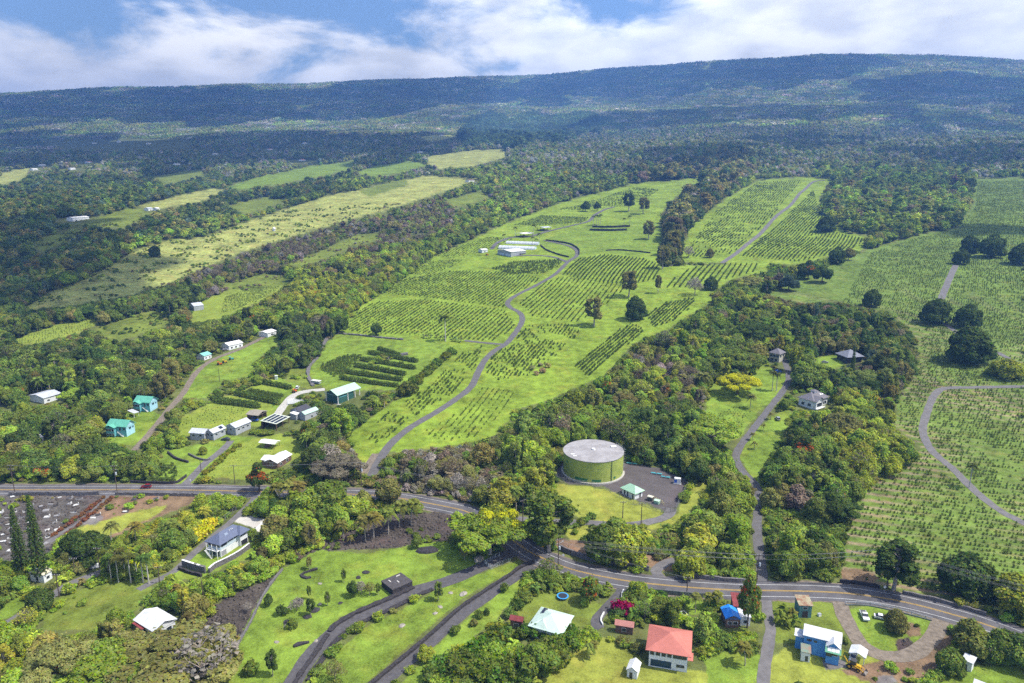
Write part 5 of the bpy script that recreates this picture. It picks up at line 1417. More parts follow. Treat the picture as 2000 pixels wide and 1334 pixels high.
pole('e', 1021, 1026, 11.5, 'utility pole at the start of the tank drive', arms=1, rz=.7)
pole('f', 956, 990, 10, 'utility pole behind the monkeypod tree', rz=.9)
pole('g', 1216, 1012, 7.8, 'left of two short poles below the pump house', arms=1)
pole('h', 1252, 1024, 9.6, 'right of two short poles below the pump house', arms=1)
pole('i', 1341, 1164, 7.5, 'slim dark pole on the road verge behind the red roof', arms=1)
pole('j', 1478, 1137, 11, 'utility pole where the garden drive meets the road', trafo=True, arms=3)
pole('k', 1732, 1150, 16, 'tall utility pole wrapped in vines', arms=3)
pole('l', 2040, 1232, 14, 'utility pole just off the right edge')
pole('m', 706, 950, 12, 'utility pole at the farm road foot', trafo=True)
pole('n', 116, 1166, 9, 'brown pole beside the lower left drive', arms=1)
pole('o', 147, 1120, 6.5, 'short pale blue pole by the white tank trailer', arms=1)
pole('p', 195, 1112, 9, 'lamp pole left of the palm grove', arms=1, lamp=True)
pole('q', 312, 1140, 7, 'grey pole at the drive fork', arms=1)
pole('r', 429, 745, 9, 'lone pole on the strip meadow', arms=0)
pole('s', 1825, 756, 11, 'dark pole at the farm road bend', arms=0)
pole('t', 393, 922, 7, 'slim red-brown pole in the long house garden', arms=0)
pole('u', 398, 1175, 8, 'thin pole left of the lava channel', arms=0)
LINE = M('power_wire', (.16, .16, .17), rough=.5)
def span(a, b, label, n=4, sag=.9, low=False):
    (A, ha, ra), (B, hb, rb) = POLES[a], POLES[b]
    o = empty('power_line', A.location, 0, label, 'power line')
    for k in range(n):
        off = (-1.2, -.5, .5, 1.2)[k % 4]; dz = -.1 - 1.7 * (k // 4)
        pa = Vector((off*math.cos(ra), off*math.sin(ra), ha + dz)); pb = Vector(B.location) - Vector(A.location) + Vector((off*math.cos(rb), off*math.sin(rb), hb + dz))
        w_ = MB(); prev = None
        for t in np.linspace(0, 1, 11):
            q = pa.lerp(pb, t) - Vector((0, 0, sag * 4 * t * (1 - t)))
            if prev is not None: w_.tube(prev, q, .024, n=3)
            prev = q
        w_.build('wire', LINE, o)
for a, b, lb, n in [('a', 'b', 'power line along the cemetery road', 4), ('b', 'm', 'power line along the left main road to the farm road foot', 4), ('m', 'f', 'power line over the culvert bend', 4), ('f', 'e', 'power line above the monkeypod tree', 4), ('e', 'd', 'bundle of wires crossing the road bend', 6), ('d', 'j', 'bundle of wires along the straight road above the retaining wall', 8),
                    ('d', 'i', 'thin wires from the bend to the slim dark pole', 2), ('j', 'k', 'bundle of wires between drive mouth and vine-covered pole', 8), ('k', 'l', 'bundle of wires leaving to the right', 8), ('n', 'o', 'thin wires along the lower left drive', 2), ('o', 'p', 'thin wires to the lamp pole', 2), ('g', 'h', 'short wires between the two tank-drive poles', 2), ('h', 'j', 'long thin wires from tank drive to the road', 2)]:
    span(a, b, lb, n)
# --- vehicles
TYRE = M('tyre', (.02, .02, .02), rough=.9); CARGLASS = M('car_glass', (.03, .035, .045), rough=.1, spec=.7)
LAMPG = M('headlamp', (.7, .7, .66), rough=.2); TAIL = M('tail_lamp', (.35, .02, .02), rough=.3)
def car(label, u, v, rz, paint, kind='car', L=4.4, W_=1.8, name='parked_car', z=None, lift=0.0):
    p = gp(u, v) if not isinstance(u, Vector) else u
    o = empty(name, (p.x, p.y, p.z + .10 + lift), rz, label, 'truck' if kind == 'pickup' else 'car')
    w = W_ / 2; x0, x1 = -L/2, L/2
    if kind == 'pickup': prof = [(x0,.45),(x0,1.0),(-.35*L,1.05),(.10*L,1.05),(.10*L,1.05),(.36*L,1.02),(x1,.92),(x1,.42)]; cab = [(-.08*L,1.05),(-.04*L,1.72),(.14*L,1.74),(.24*L,1.05)]
    elif kind == 'suv': prof = [(x0,.45),(x0,1.05),(x0+.1,1.08),(.20*L,1.06),(.36*L,1.0),(x1,.9),(x1,.42)]; cab = [(x0+.12,1.08),(x0+.35,1.72),(.06*L,1.75),(.22*L,1.06)]
    else: prof = [(x0,.40),(x0,.88),(x0+.12,.95),(.22*L,.93),(.38*L,.86),(x1,.74),(x1,.38)]; cab = [(-.42*L,.94),(-.26*L,1.42),(.05*L,1.44),(.22*L,.93)]
    def extrude(pr, w0, w1=None):
        n = len(pr); w1 = w1 or w0
        zt = max(z_ for _, z_ in pr); zb = min(z_ for _, z_ in pr)
        ww = [w0 + (w1 - w0) * (z_ - zb) / (zt - zb + 1e-6) for _, z_ in pr]
        return [(x, -ww[i], z_) for i, (x, z_) in enumerate(pr)] + [(x, ww[i], z_) for i, (x, z_) in enumerate(pr)], [tuple(range(n)), tuple(range(2*n - 1, n - 1, -1))] + [(i, i + n, (i+1) % n + n, (i+1) % n) for i in range(n)]
    b = MB(); b.add(*extrude(prof, w)); body = b.build('body', paint, o)
    b = MB(); b.add(*extrude(cab, w - .06, w - .22)); b.build('glasshouse', CARGLASS, o)
    rx0, rx1 = cab[1][0] + .04, cab[2][0] - .04
    MB().box(rx0, -w + .20, cab[1][1] - .01, rx1, w - .20, cab[1][1] + .06).build('roof', paint, body)
    if kind == 'pickup': MB().box(x0 + .12, -w + .14, 1.0, -.10*L, w - .14, 1.075).build('load_bed', M('dark_bed', (.10, .10, .10), rough=.9), o)
    for x in (-.30*L, .31*L):
        for s_ in (-1, 1):
            t = MB().tube((x, s_*(w - .2), .33), (x, s_*(w + .02), .33), .33, n=14).build('wheel', TYRE, o)
            MB().tube((x, s_*(w + .02), .33), (x, s_*(w + .04), .33), .18, n=10).build('rim', GALV, t)
    for s_ in (-.6, .6):
        MB().cbox(x1 + .01, s_, .62, .06, .34, .16).build('headlight', LAMPG, o); MB().cbox(x0 - .01, s_, .72, .06, .3, .18).build('tail_light', TAIL, o)
    return o
PW = M('white_car_paint', (.75, .76, .77), rough=.25, spec=.5); PRED = M('dark_red_paint', (.20, .015, .025), rough=.25, spec=.5); PBLU = M('blue_car_paint', (.02, .12, .55), rough=.25, spec=.5); PBLK = M('black_car_paint', (.03, .035, .045), rough=.2, spec=.5); PSIL = M('silver_paint', (.42, .44, .46), rough=.25, spec=.5, metal=.4)
mc = main_c[np.argmin(np.abs(project(np.column_stack([main_c, terrain(main_c[:, 0], main_c[:, 1])]))[0] - 283))]
pp_ = Vector((mc[0], mc[1] + 1.9, tz(mc[0], mc[1] + 1.9)))
car('dark red hatchback driving on the main road', pp_, 0, math.pi, PRED, 'suv', L=4.2, name='moving_car')
car('white pickup truck parked below the retaining wall', 1688, 1206, math.pi/2 + 2.95, PW, 'pickup', L=5.2, W_=1.9)
car('white car parked beside the neat round tree', 1722, 1209, 2.75 + math.pi, PW, 'car', L=4.6)
car('bright blue car parked by the tan shed', 498, 822, -.35, PBLU, 'suv', L=4.6)
car('black car parked in front of the long house', 441, 860, 3.0, PBLK, 'car', L=4.6)
car('grey car parked beside the garden drive', 1519, 820, 1.5, PSIL, 'suv', L=4.6)
car('blue and white car on the garden lawn', 1519, 728, .25, PBLU, 'suv', L=4.8)
car('silver car in front of the dark pavilion house', 1611, 709, .0, PSIL, 'car')
car('white van parked above the barn drive', 581, 759, 1.7, PW, 'suv', L=4.8)
car('black pickup beside the white cottage', 433, 686, 3.0, PBLK, 'pickup', L=5)
car('white car beside the white cottage', 441, 684, 3.0, PW, 'car')
car('white pickup under the open carport', Vector((*carport.c, carport.z - .1)) + Vector((carport.ux.x*-1.2, carport.ux.y*-1.2, 0)), 0, carport.rz + math.pi/2 + math.pi, PW, 'pickup', L=4.8)
p = gp(1667, 1306)
bh = empty('backhoe_loader', (p.x, p.y, p.z + .1), math.radians(-42), 'yellow backhoe loader parked on the bare ground', 'backhoe')
YEL = M('machine_yellow', (.62, .36, .02), rough=.5)
b = MB(); b.box(-1.6, -.55, .7, 1.9, .55, 1.35); b.box(.7, -.5, 1.35, 1.9, .5, 1.7); b.build('body', YEL, bh)
cb = MB().box(-.9, -.65, 1.35, .55, .65, 2.6).build('cab', CARGLASS, bh); MB().box(-1.0, -.75, 2.6, .65, .75, 2.75).build('cab_roof', M('machine_dark', (.06, .06, .06), rough=.8), cb)
for x, r_ in ((-1.0, .75), (1.5, .5)):
    for s_ in (-1, 1):
        t = MB().tube((x, s_*.65, r_), (x, s_*1.05, r_), r_, n=16).build('wheel', TYRE, bh); MB().tube((x, s_*1.05, r_), (x, s_*1.07, r_), r_*.5, n=12).build('rim', YEL, t)
ar = MB(); 
for s_ in (-.7, .7): ar.tube((.3, s_, 1.5), (2.3, s_, .9), .12, n=6); ar.tube((2.3, s_, .9), (2.9, s_, .5), .11, n=6)
ar.build('loader_arm', YEL, bh)
MB().add([(2.9, -1.1, .1), (3.7, -1.1, .1), (3.6, -1.1, .3), (3.0, -1.1, .95), (2.9, 1.1, .1), (3.7, 1.1, .1), (3.6, 1.1, .3), (3.0, 1.1, .95)], [(0, 1, 2, 3), (7, 6, 5, 4), (0, 4, 5, 1), (1, 5, 6, 2), (3, 7, 4, 0)]).build('bucket', M('worn_steel', (.25, .22, .2), rough=.6), bh)
bo = MB(); bo.tube((-1.6, 0, 1.0), (-2.9, .2, 2.6), .18, .15, 6); bo.tube((-2.9, .2, 2.6), (-4.2, .3, 1.6), .14, .11, 6); bo.build('boom', YEL, bh)
MB().add([(-4.2, 0, 1.6), (-4.6, 0, .8), (-4.0, 0, .7), (-4.2, .6, 1.6), (-4.6, .6, .8), (-4.0, .6, .7)], [(0, 1, 2), (5, 4, 3), (0, 3, 4, 1), (1, 4, 5, 2), (2, 5, 3, 0)]).build('digging_bucket', MATS['worn_steel'], bh)
def tractor(label, u, v, rz, col):
    p = gp(u, v); o = empty('tractor', (p.x, p.y, p.z + .08), rz, label, 'tractor')
    b = MB(); b.box(.0, -.45, .6, 1.9, .45, 1.35); b.box(-1.0, -.5, .7, .0, .5, 1.0); b.build('body', col, o)
    MB().box(-.8, -.35, 1.0, -.2, .35, 1.35).build('seat', TYRE, o)
    for x, r_, yy in ((-.6, .7, .6), (1.5, .42, .55)):
        for s_ in (-1, 1): MB().tube((x, s_*yy, r_), (x, s_*(yy + .3), r_), r_, n=14).build('wheel', TYRE, o)
    c = MB()
    for x in (-1.0, .1):
        for s_ in (-.5, .5): c.tube((x, s_, 1.0), (x, s_, 2.3), .05, n=5)
    c.box(-1.2, -.7, 2.3, .3, .7, 2.4); c.build('canopy', col, o)
ORG = M('orange_paint', (.60, .12, .02), rough=.5); TEALP = M('teal_paint', (.08, .40, .36), rough=.5)
tractor('orange tractor on the strip meadow', 428, 713, .3, ORG); tractor('yellow tractor between the orange and teal ones', 438, 709, .5, YEL); tractor('teal tractor on the strip meadow', 451, 703, .3, TEALP); tractor('small orange tractor on the barn drive', 575, 767, 1.2, ORG); tractor('orange tractor beside the farm building', 951, 499, .2, ORG)
def box_thing(name, label, u, v, rz, parts, cat):
    p = gp(u, v); o = empty(name, (p.x, p.y, p.z), rz, label, cat)
    for pn, m_, bx_ in parts: MB().box(*bx_).build(pn, m_, o)
    EXCL.append((p.x, p.y, 3.0)); return o
box_thing('canopy_trailer', 'white canopy trailer above the barn drive', 618, 749, -.4, [('roof', white_roof, (-3.2, -1.3, 1.9, 3.2, 1.3, 2.1)), ('bed', grey_wall, (-3, -1.1, .5, 3, 1.1, .9)), ('post', GALV, (-3, -1.1, .9, -2.85, -.95, 1.9)), ('post', GALV, (2.85, -1.1, .9, 3, -.95, 1.9)), ('wheel', TYRE, (-.4, -1.25, 0, .4, 1.25, .6))], 'trailer')
box_thing('site_toilet', 'small pale green booth on the upper plot', 540, 741, .2, [('wall', M('pale_booth', (.5, .62, .55), rough=.6), (-.8, -.8, 0, .8, .8, 2.4)), ('roof', TRIM, (-.9, -.9, 2.4, .9, .9, 2.6)), ('door', grey_wall, (-.4, -.84, .1, .4, -.8, 2.1))], 'booth')
box_thing('generator_box', 'dark-fronted cream cabinet beside the pump house', 1270, 977, -.6, [('cabinet', M('dark_cabinet', (.08, .08, .07), rough=.6), (-1.1, -.8, 0, 1.1, .8, 1.6)), ('lid', M('cream_lid', (.62, .58, .46), rough=.6), (-1.2, -.9, 1.6, 1.2, .9, 1.9))], 'cabinet')
box_thing('transformer_box', 'pale green cabinet right of the pump house', 1283, 983, -.6, [('cabinet', M('box_green', (.30, .48, .36), rough=.6), (-1.1, -.9, 0, 1.1, .9, 1.3)), ('lid', M('box_green_lid', (.45, .62, .48), rough=.6), (-1.2, -1.0, 1.3, 1.2, 1.0, 1.5))], 'cabinet')
for i, (u_, v_) in enumerate([(1277,974), (1281,976), (1285,978), (1289,980), (1293,983), (1296,986)]):
    pp2 = gp(u_, v_); o = cyl(cyl(MB(), .16, .16, 0, 1.15, 10), .16, .05, 1.15, 1.25, 10).build('bollard', M('bollard_cream', (.62, .52, .25), rough=.6)); o.location = pp2
    tag(o, ['first', 'second', 'third', 'fourth', 'fifth', 'sixth'][i] + ' cream bollard from the left beside the pump house', 'bollard', 'bollards beside the pump house')
box_thing('chemical_station', 'white and blue cabinet at the far corner of the tank yard', 1323, 944, -.3, [('cabinet', TRIM, (-1.4, -.9, .2, 1.4, .9, 2.6)), ('blue_front', PBLU, (-1.42, -.95, .6, -.2, -.9, 2.0)), ('plinth', CONC_PAD, (-1.8, -1.3, 0, 1.8, 1.3, .2))], 'cabinet')
for lb, u_, v_, ln, a_ in (('pale blue pipe rack against the trees behind the tank', 1234, 907, 5, -.25), ('turquoise pipe on the tank yard asphalt', 1282, 927, 5, -.35), ('pipe manifold with red valve in the tank yard', 1300, 934, 4, -.35)):
    p = gp(u_, v_); o = empty('pipe_rack', (p.x, p.y, p.z), a_, lb, 'pipe')
    MB().tube((-ln/2, 0, .6), (ln/2, 0, .6), .22, n=10).build('pipe', M('turquoise_pipe', (.10, .42, .45), rough=.5), o); MB().tube((-ln/2, .6, .6), (ln/2, .6, .6), .16, n=10).build('pipe', MATS['turquoise_pipe'], o)
    for x in (-ln/2 + .3, 0, ln/2 - .3): MB().box(x - .12, -.3, 0, x + .12, .9, .45).build('support', CONC_PAD, o)
    MB().tube((0, 0, .8), (0, 0, 1.3), .12, n=8).build('valve', M('valve_red', (.5, .04, .03), rough=.5), o)
# trampoline
p = gp(1099, 1168); o = empty('trampoline', (p.x, p.y, p.z), 0, 'round trampoline with blue rim on the garden grass', 'trampoline')
n = 32; r0, r1 = 1.55, 2.0
mesh_obj('blue_rim', [(r0*math.cos(6.2832*i/n), r0*math.sin(6.2832*i/n), .92) for i in range(n)] + [(r1*math.cos(6.2832*i/n), r1*math.sin(6.2832*i/n), .92) for i in range(n)] + [(r1*math.cos(6.2832*i/n), r1*math.sin(6.2832*i/n), .80) for i in range(n)], [(i, n + i, n + (i+1) % n, (i+1) % n) for i in range(n)] + [(n + i, 2*n + i, 2*n + (i+1) % n, n + (i+1) % n) for i in range(n)], M('rim_blue', (.05, .30, .62), rough=.6), o)
mesh_obj('mat', [(r0*math.cos(6.2832*i/n), r0*math.sin(6.2832*i/n), .88) for i in range(n)], [tuple(range(n))], M('mat_black', (.03, .035, .05), rough=.8), o)
for i in range(6): MB().tube((1.8*math.cos(i*1.047), 1.8*math.sin(i*1.047), 0), (1.8*math.cos(i*1.047), 1.8*math.sin(i*1.047), .85), .05, n=5).build('leg', GALV, o)
EXCL.append((p.x, p.y, 3.5)); mark_box([(p.x + i*2, p.y + j*2, p.z + .5) for i in (-1, 1) for j in (-1, 1)])
# cemetery graves: low kerbed slabs, some with a headstone
gcol = [M('white_grave', (.62, .61, .58), rough=.8, noise=.15, nscale=1.0), M('grey_grave', (.28, .27, .27), rough=.9, noise=.2, nscale=1.0), M('dark_grave', (.07, .065, .065), rough=.9, noise=.3, nscale=1.2)]
gn = ['white', 'grey', 'dark']
gg = np.random.default_rng(3); cnt = {}
spots = []
for r_ in range(9):
    for q in range(11):
        u_ = 6 + q * 18 + gg.uniform(-6, 6) - r_ * 1.0; v_ = 974 + r_ * 12.5 + gg.uniform(-4, 4)
        if inside([(0,968),(205,965),(165,1006),(98,1058),(90,1088),(0,1092)], np.array([u_]), np.array([v_]))[0] and gg.random() < .64: spots.append((u_, v_, r_))
for u_, v_ in ((262,976), (305,974), (210,992), (245,1000), (180,1012), (192,1006)): spots.append((u_, v_, 20))
for u_, v_, r_ in spots:
    p = gp(u_, v_); k = int(gg.choice(3, p=[.18, .40, .42])); L_, W_ = gg.uniform(1.6, 3.0), gg.uniform(.9, 1.9)
    base = '%s grave slab in the cemetery rows' % gn[k] if r_ < 20 else '%s grave slab on the dry slope' % gn[k]
    o = empty('grave', (p.x, p.y, p.z), .35 + gg.normal(0, .35), base, 'grave', base.replace('slab', 'slabs'))
    MB().box(-L_/2, -W_/2, -.2, L_/2, W_/2, .28).build('kerb', gcol[k], o)
    MB().box(-L_/2 + .2, -W_/2 + .2, .28, L_/2 - .2, W_/2 - .2, .42).build('slab', gcol[int(gg.integers(3))], o)
    if gg.random() < .5: MB().box(L_/2 - .2, -.5, .28, L_/2 + .05, .5, gg.uniform(.9, 1.4)).build('headstone', gcol[int(gg.integers(3))], o)
# boulders on the lawns
for i, (u_, v_, s_, kd) in enumerate([(835,1075,2.8,'long'), (935,1092,2.0,'pale'), (640,1165,.9,'pale'), (665,1178,.8,'dark'), (625,1180,.7,'pale'), (560,1222,1.0,'pale'), (617,1252,.7,'pale'), (540,1254,.8,'pale'), (785,1222,1.1,'pale'), (860,1185,.8,'pale'), (850,1198,.8,'pale'), (700,1128,1.0,'dark'), (715,1118,1.2,'dark'), (905,1160,1.3,'pale'), (625,1140,.7,'pale'), (615,1192,1.5,'dark'), (585,1175,1.6,'dark'), (600,1205,1.3,'dark'), (560,1215,1.2,'dark'), (880,1158,.8,'pale')]):
    p = gp(u_, v_); bm = bmesh.new(); bmesh.ops.create_icosphere(bm, subdivisions=2, radius=1.0)
    g_ = np.random.default_rng(i)
    for vv in bm.verts: vv.co = Vector((vv.co.x*s_*(1.2 if kd != 'long' else 1.5), vv.co.y*s_*.9, vv.co.z*s_*.42)) * g_.uniform(.82, 1.15)
    me = bpy.data.meshes.new('boulder'); bm.to_mesh(me); bm.free(); me.materials.append(lava if kd != 'pale' else M('pale_stone', (.30, .27, .23), rough=.95, noise=.3, nscale=1.0))
    o = bpy.data.objects.new('boulder', me); COL.objects.link(o); o.location = (p.x, p.y, p.z); o.rotation_euler = (0, 0, i * 1.3)
    d_ = 'dark lava' if kd != 'pale' else 'pale'
    nm_ = {0: 'long flat black lava mound on the upper valley lawn', 1: 'pale boulder heap beside the valley gate'}.get(i, '%s boulder lying in the valley lawn grass' % d_)
    tag(o, nm_, 'boulder', 'boulders on the valley lawns')
for nm, lab, u_, v_, parts in (('water_tank_trailer', 'long white tank on the bank beside the lower left drive', 180, 1110, [('tank', TRIM, (-2.4, -.6, .5, 2.4, .6, 1.6)), ('frame', grey_wall, (-2.6, -.7, .3, 2.6, .7, .5))]),
                               ('drying_beds', 'white raised planting beds beside the barn drive', 582, 784, [('bed', TRIM, (-6, -4 + i*2.0, 0, 6, -3.3 + i*2.0, .5)) for i in range(5)]),
                               ('utility_box', 'white box at the blue house gravel', 1600, 1203, [('box', TRIM, (-.5, -.4, 0, .5, .4, .8)), ('lid', grey_wall, (-.55, -.45, .8, .55, .45, .9))]),
                               ('picnic_frame', 'white garden frame behind the red roof', 1332, 1202, [('frame', TRIM, (-1.5, -1.2, .6, 1.5, -1.1, .75)), ('frame', TRIM, (-1.5, 1.1, .6, 1.5, 1.2, .75)), ('bar', TRIM, (-1.5, -1.1, .62, -1.4, 1.1, .74)), ('bar', TRIM, (0, -1.1, .62, .1, 1.1, .74)), ('bar', TRIM, (1.4, -1.1, .62, 1.5, 1.1, .74))])):
    box_thing(nm, lab, u_, v_, .3, parts, nm.replace('_', ' '))
# road signs
for lb, u_, v_, col in (('yellow diamond warning sign at the road bend', 1060, 1076, YEL), ('white sign plate across the road bend', 1100, 1094, TRIM), ('white roadside sign by the vine-covered pole', 1727, 1157, TRIM), ('white sign at the long house drive mouth', 372, 946, TRIM)):
    p = gp(u_, v_); o = empty('road_sign', (p.x, p.y, p.z), 0, lb, 'sign')
    MB().tube((0, 0, 0), (0, 0, 2.6), .05, n=6).build('post', GALV, o)
    MB().add([(0, -.06, 1.5), (.6, -.06, 2.1), (0, -.06, 2.7), (-.6, -.06, 2.1), (0, -.03, 1.5), (.6, -.03, 2.1), (0, -.03, 2.7), (-.6, -.03, 2.1)], [(0, 1, 2, 3), (7, 6, 5, 4), (0, 4, 5, 1), (1, 5, 6, 2), (2, 6, 7, 3), (3, 7, 4, 0)]).build('plate', col, o)
# ------------------------------------------------------------------ woods, hedges, crops
TINT = {'dark green': (.088, .132, .032), 'green': (.165, .222, .042), 'bright green': (.250, .335, .046), 'yellow-green': (.310, .350, .046),
        'golden': (.53, .53, .03), 'olive': (.235, .230, .065), 'brown': (.205, .172, .105), 'greyish': (.330, .295, .250), 'blue-green': (.105, .155, .090)}
TN = list(TINT)
def wts(**k): return np.array([k.get(n.replace(' ', '_').replace('-', '_'), 0.0) for n in TN]) / sum(k.values())
ZONES = [   # (outline in the photograph, colour weights, height range, share of shapes)
    ([(0,0),(2000,0),(2000,345),(0,345)], wts(olive=.34, green=.22, greyish=.22, dark_green=.14, blue_green=.08), (7, 12)),
    ([(0,345),(700,345),(560,400),(240,480),(60,600),(0,620)], wts(dark_green=.45, blue_green=.2, green=.2, olive=.15), (7, 12)),  # mix kept dark and bluish: shade over this wood put into colour
    ([(240,575),(330,545),(480,500),(560,460),(700,425),(760,400),(905,385),(890,450),(800,480),(700,500),(560,530),(480,585),(300,605)], wts(brown=0.248, greyish=.14, green=.18, olive=.16, dark_green=.07, bright_green=.05), (5, 9)),
    ([(480,585),(560,530),(700,500),(800,480),(900,455),(850,500),(760,562),(700,600),(660,660),(600,700),(540,640),(480,640)], wts(green=.28, bright_green=.22, yellow_green=.22, brown=0.087, olive=.14), (7, 12)),
    ([(560,560),(640,530),(700,540),(660,600),(580,610)], wts(yellow_green=.5, golden=.08, green=.2, brown=0.124), (6, 10)),
    ([(540,640),(680,630),(660,660),(600,720),(560,740),(510,700)], wts(dark_green=.55, green=.3, brown=0.093), (8, 13)),
    ([(0,605),(360,560),(480,640),(400,700),(340,760),(300,800),(200,830),(0,760)], wts(dark_green=.38, green=.30, olive=.18, brown=0.056, bright_green=.05), (8, 13)),
    ([(0,760),(200,790),(330,800),(330,900),(240,950),(0,950)], wts(dark_green=.25, green=.34, bright_green=.14, olive=.14, yellow_green=.08, brown=0.031), (7, 12)),
    ([(570,790),(740,760),(720,850),(740,900),(600,945),(540,930),(560,880)], wts(dark_green=.45, green=.36, bright_green=.10, brown=0.056), (9, 14)),
    ([(640,880),(880,870),(1010,880),(1010,960),(900,985),(730,955),(640,950)], wts(brown=0.198, greyish=.24, green=.24, olive=.14, dark_green=.06), (6, 10)),
    ([(960,800),(1110,690),(1260,650),(1400,580),(1500,560),(1500,690),(1400,720),(1380,820),(1440,950),(1340,930),(1230,890),(1100,880),(1060,960),(1000,960)], wts(green=.34, bright_green=.18, dark_green=.14, olive=.14, yellow_green=.10, brown=0.062), (7, 12)),
    ([(1240,690),(1370,740),(1385,830),(1290,820),(1180,760)], wts(brown=0.161, greyish=.16, green=.24, olive=.18, yellow_green=.06, bright_green=.10), (6, 10)),
    ([(1220,840),(1400,800),(1430,960),(1330,935)], wts(dark_green=.40, green=.38, bright_green=.10, olive=.12), (9, 14)),
    ([(1480,560),(1700,580),(1790,660),(1790,720),(1740,820),(1640,760),(1560,680)], wts(dark_green=.34, green=.24, blue_green=.12, olive=.16, brown=0.087), (8, 13)),
    ([(1590,790),(1740,790),(1800,870),(1780,905),(1690,955),(1640,980),(1600,900)], wts(yellow_green=.40, olive=.25, green=.25, bright_green=.10), (8, 12)),
    ([(1500,850),(1620,850),(1640,980),(1650,1130),(1500,1140),(1490,980)], wts(green=.36, dark_green=.30, olive=.16, brown=0.062, bright_green=.08), (8, 13)),
    ([(1300,960),(1480,900),(1480,1130),(1330,1110)], wts(green=.40, bright_green=.24, olive=.14, yellow_green=.14, dark_green=.08), (7, 12)),
    ([(1590,330),(1900,330),(1900,450),(1600,420)], wts(dark_green=.28, green=.24, bright_green=.16, olive=.20, brown=0.074), (9, 14)),
    ([(1230,345),(1440,290),(1480,330),(1400,400),(1340,520),(1270,520)], wts(olive=.35, dark_green=.40, brown=0.093, greyish=.10), (13, 19)),
    ([(870,330),(1110,330),(1180,380),(1000,420),(900,450)], wts(green=.38, bright_green=.26, olive=.18, yellow_green=.06, greyish=.12), (8, 13)),
    ([(900,225),(1180,222),(1180,262),(1000,290),(905,285)], wts(dark_green=.8, blue_green=.2), (16, 22)),
    ([(0,950),(560,950),(700,1000),(560,1100),(400,1250),(420,1334),(0,1334)], wts(green=.30, bright_green=.26, yellow_green=.18, olive=.14, dark_green=.12), (5, 9)),
    ([(160,1240),(460,1180),(440,1334),(60,1334)], wts(olive=.35, bright_green=.25, green=.25, greyish=.15), (7, 11)),
    ([(840,1334),(870,1270),(980,1220),(1150,1230),(1120,1290),(1040,1334)], wts(green=.35, bright_green=.40, yellow_green=.25), (4, 7)),
    ([(1000,1080),(1500,1120),(1500,1334),(1150,1334),(1150,1200),(1000,1130)], wts(green=.34, bright_green=.28, yellow_green=.20, dark_green=.14, olive=.04), (5, 8)),
    ([(1500,1150),(2000,1240),(2000,1334),(1500,1334)], wts(green=.40, bright_green=.30, dark_green=.20, yellow_green=.10), (5, 8)),
]
zone = np.full((H // 4 + 1, W // 4 + 1), 10, np.uint8)
_yy, _xx = np.mgrid[0:H // 4 + 1, 0:W // 4 + 1]
for i, z_ in enumerate(ZONES):
    zone[inside(z_[0], _xx * 4.0 + .5 + 9 * np.sin(_yy * .31), _yy * 4.0 + .5 + 6 * np.sin(_xx * .27))] = i
keepmask = keep.copy()
clear_near = cover > 0
blocked = clear_near | keepmask
# roads: two pixels either side
blk = blocked.copy()
for dy, dx in ((0, 1), (0, -1), (1, 0), (-1, 0), (0, 2), (0, -2)):
    blk |= np.roll(np.roll(keepmask, dy, 0), dx, 1)
def px_lookup(arr, u, v, default):
    ok = np.isfinite(u) & (u >= -700) & (u < W + 700) & (v >= 0) & (v < H + 200)
    r = np.full(u.shape, default, arr.dtype)
    r[ok] = arr[np.clip(v[ok], 0, H - 1).astype(int), np.clip(u[ok], 0, W - 1).astype(int)]
    return r
EX = np.array(EXCL + ROADPTS)
def near_excl(x, y, extra=0.0):
    bad = np.zeros(len(x), bool)
    cell = 24.0
    from collections import defaultdict
    grid = defaultdict(list)
    for i, (a, b, r) in enumerate(EX): grid[(int(a // cell), int(b // cell))].append(i)
    ci = np.floor(x / cell).astype(int); cj = np.floor(y / cell).astype(int)
    key = ci * 100003 + cj
    order = np.argsort(key, kind='stable'); ks = key[order]
    starts = np.flatnonzero(np.r_[True, ks[1:] != ks[:-1]]); ends = np.r_[starts[1:], len(ks)]
    for s0, e0 in zip(starts, ends):
        idx = order[s0:e0]; i, j = ci[idx[0]], cj[idx[0]]
        nb = [q for a in (-1, 0, 1) for b in (-1, 0, 1) for q in grid.get((i + a, j + b), ())]
        if not nb: continue
        E = EX[nb]
        d = np.hypot(x[idx, None] - E[None, :, 0], y[idx, None] - E[None, :, 1])
        bad[idx] = (d < E[None, :, 2] + extra).any(1)
    return bad
def jittered(r0, r1, spacing, azmax=.70):
    xs = np.arange(-r1 * math.sin(azmax), r1 * math.sin(azmax), spacing); ys = np.arange(40, r1, spacing)
    X, Y = np.meshgrid(xs, ys); X = X.ravel() + rng.uniform(-.48, .48, X.size) * spacing; Y = Y.ravel() + rng.uniform(-.48, .48, Y.size) * spacing
    r = np.hypot(X, Y); k = (r >= r0) & (r < r1) & (np.abs(np.arctan2(X, Y)) < azmax) & (Y > 40)
    return X[k], Y[k]
def vnoise(x, y, s, seed=0):
    """smooth 0..1 patch noise"""
    a = np.sin(x / s * 1.7 + seed * 1.3 + 1.3 * np.sin(y / s * .9 + seed)) + np.sin(y / s * 2.1 - seed + 1.1 * np.sin(x / s * 1.2 + 2 * seed)) + .6 * np.sin((x + y) / s * 3.7 + seed)
    return (a + 2.6) / 5.2
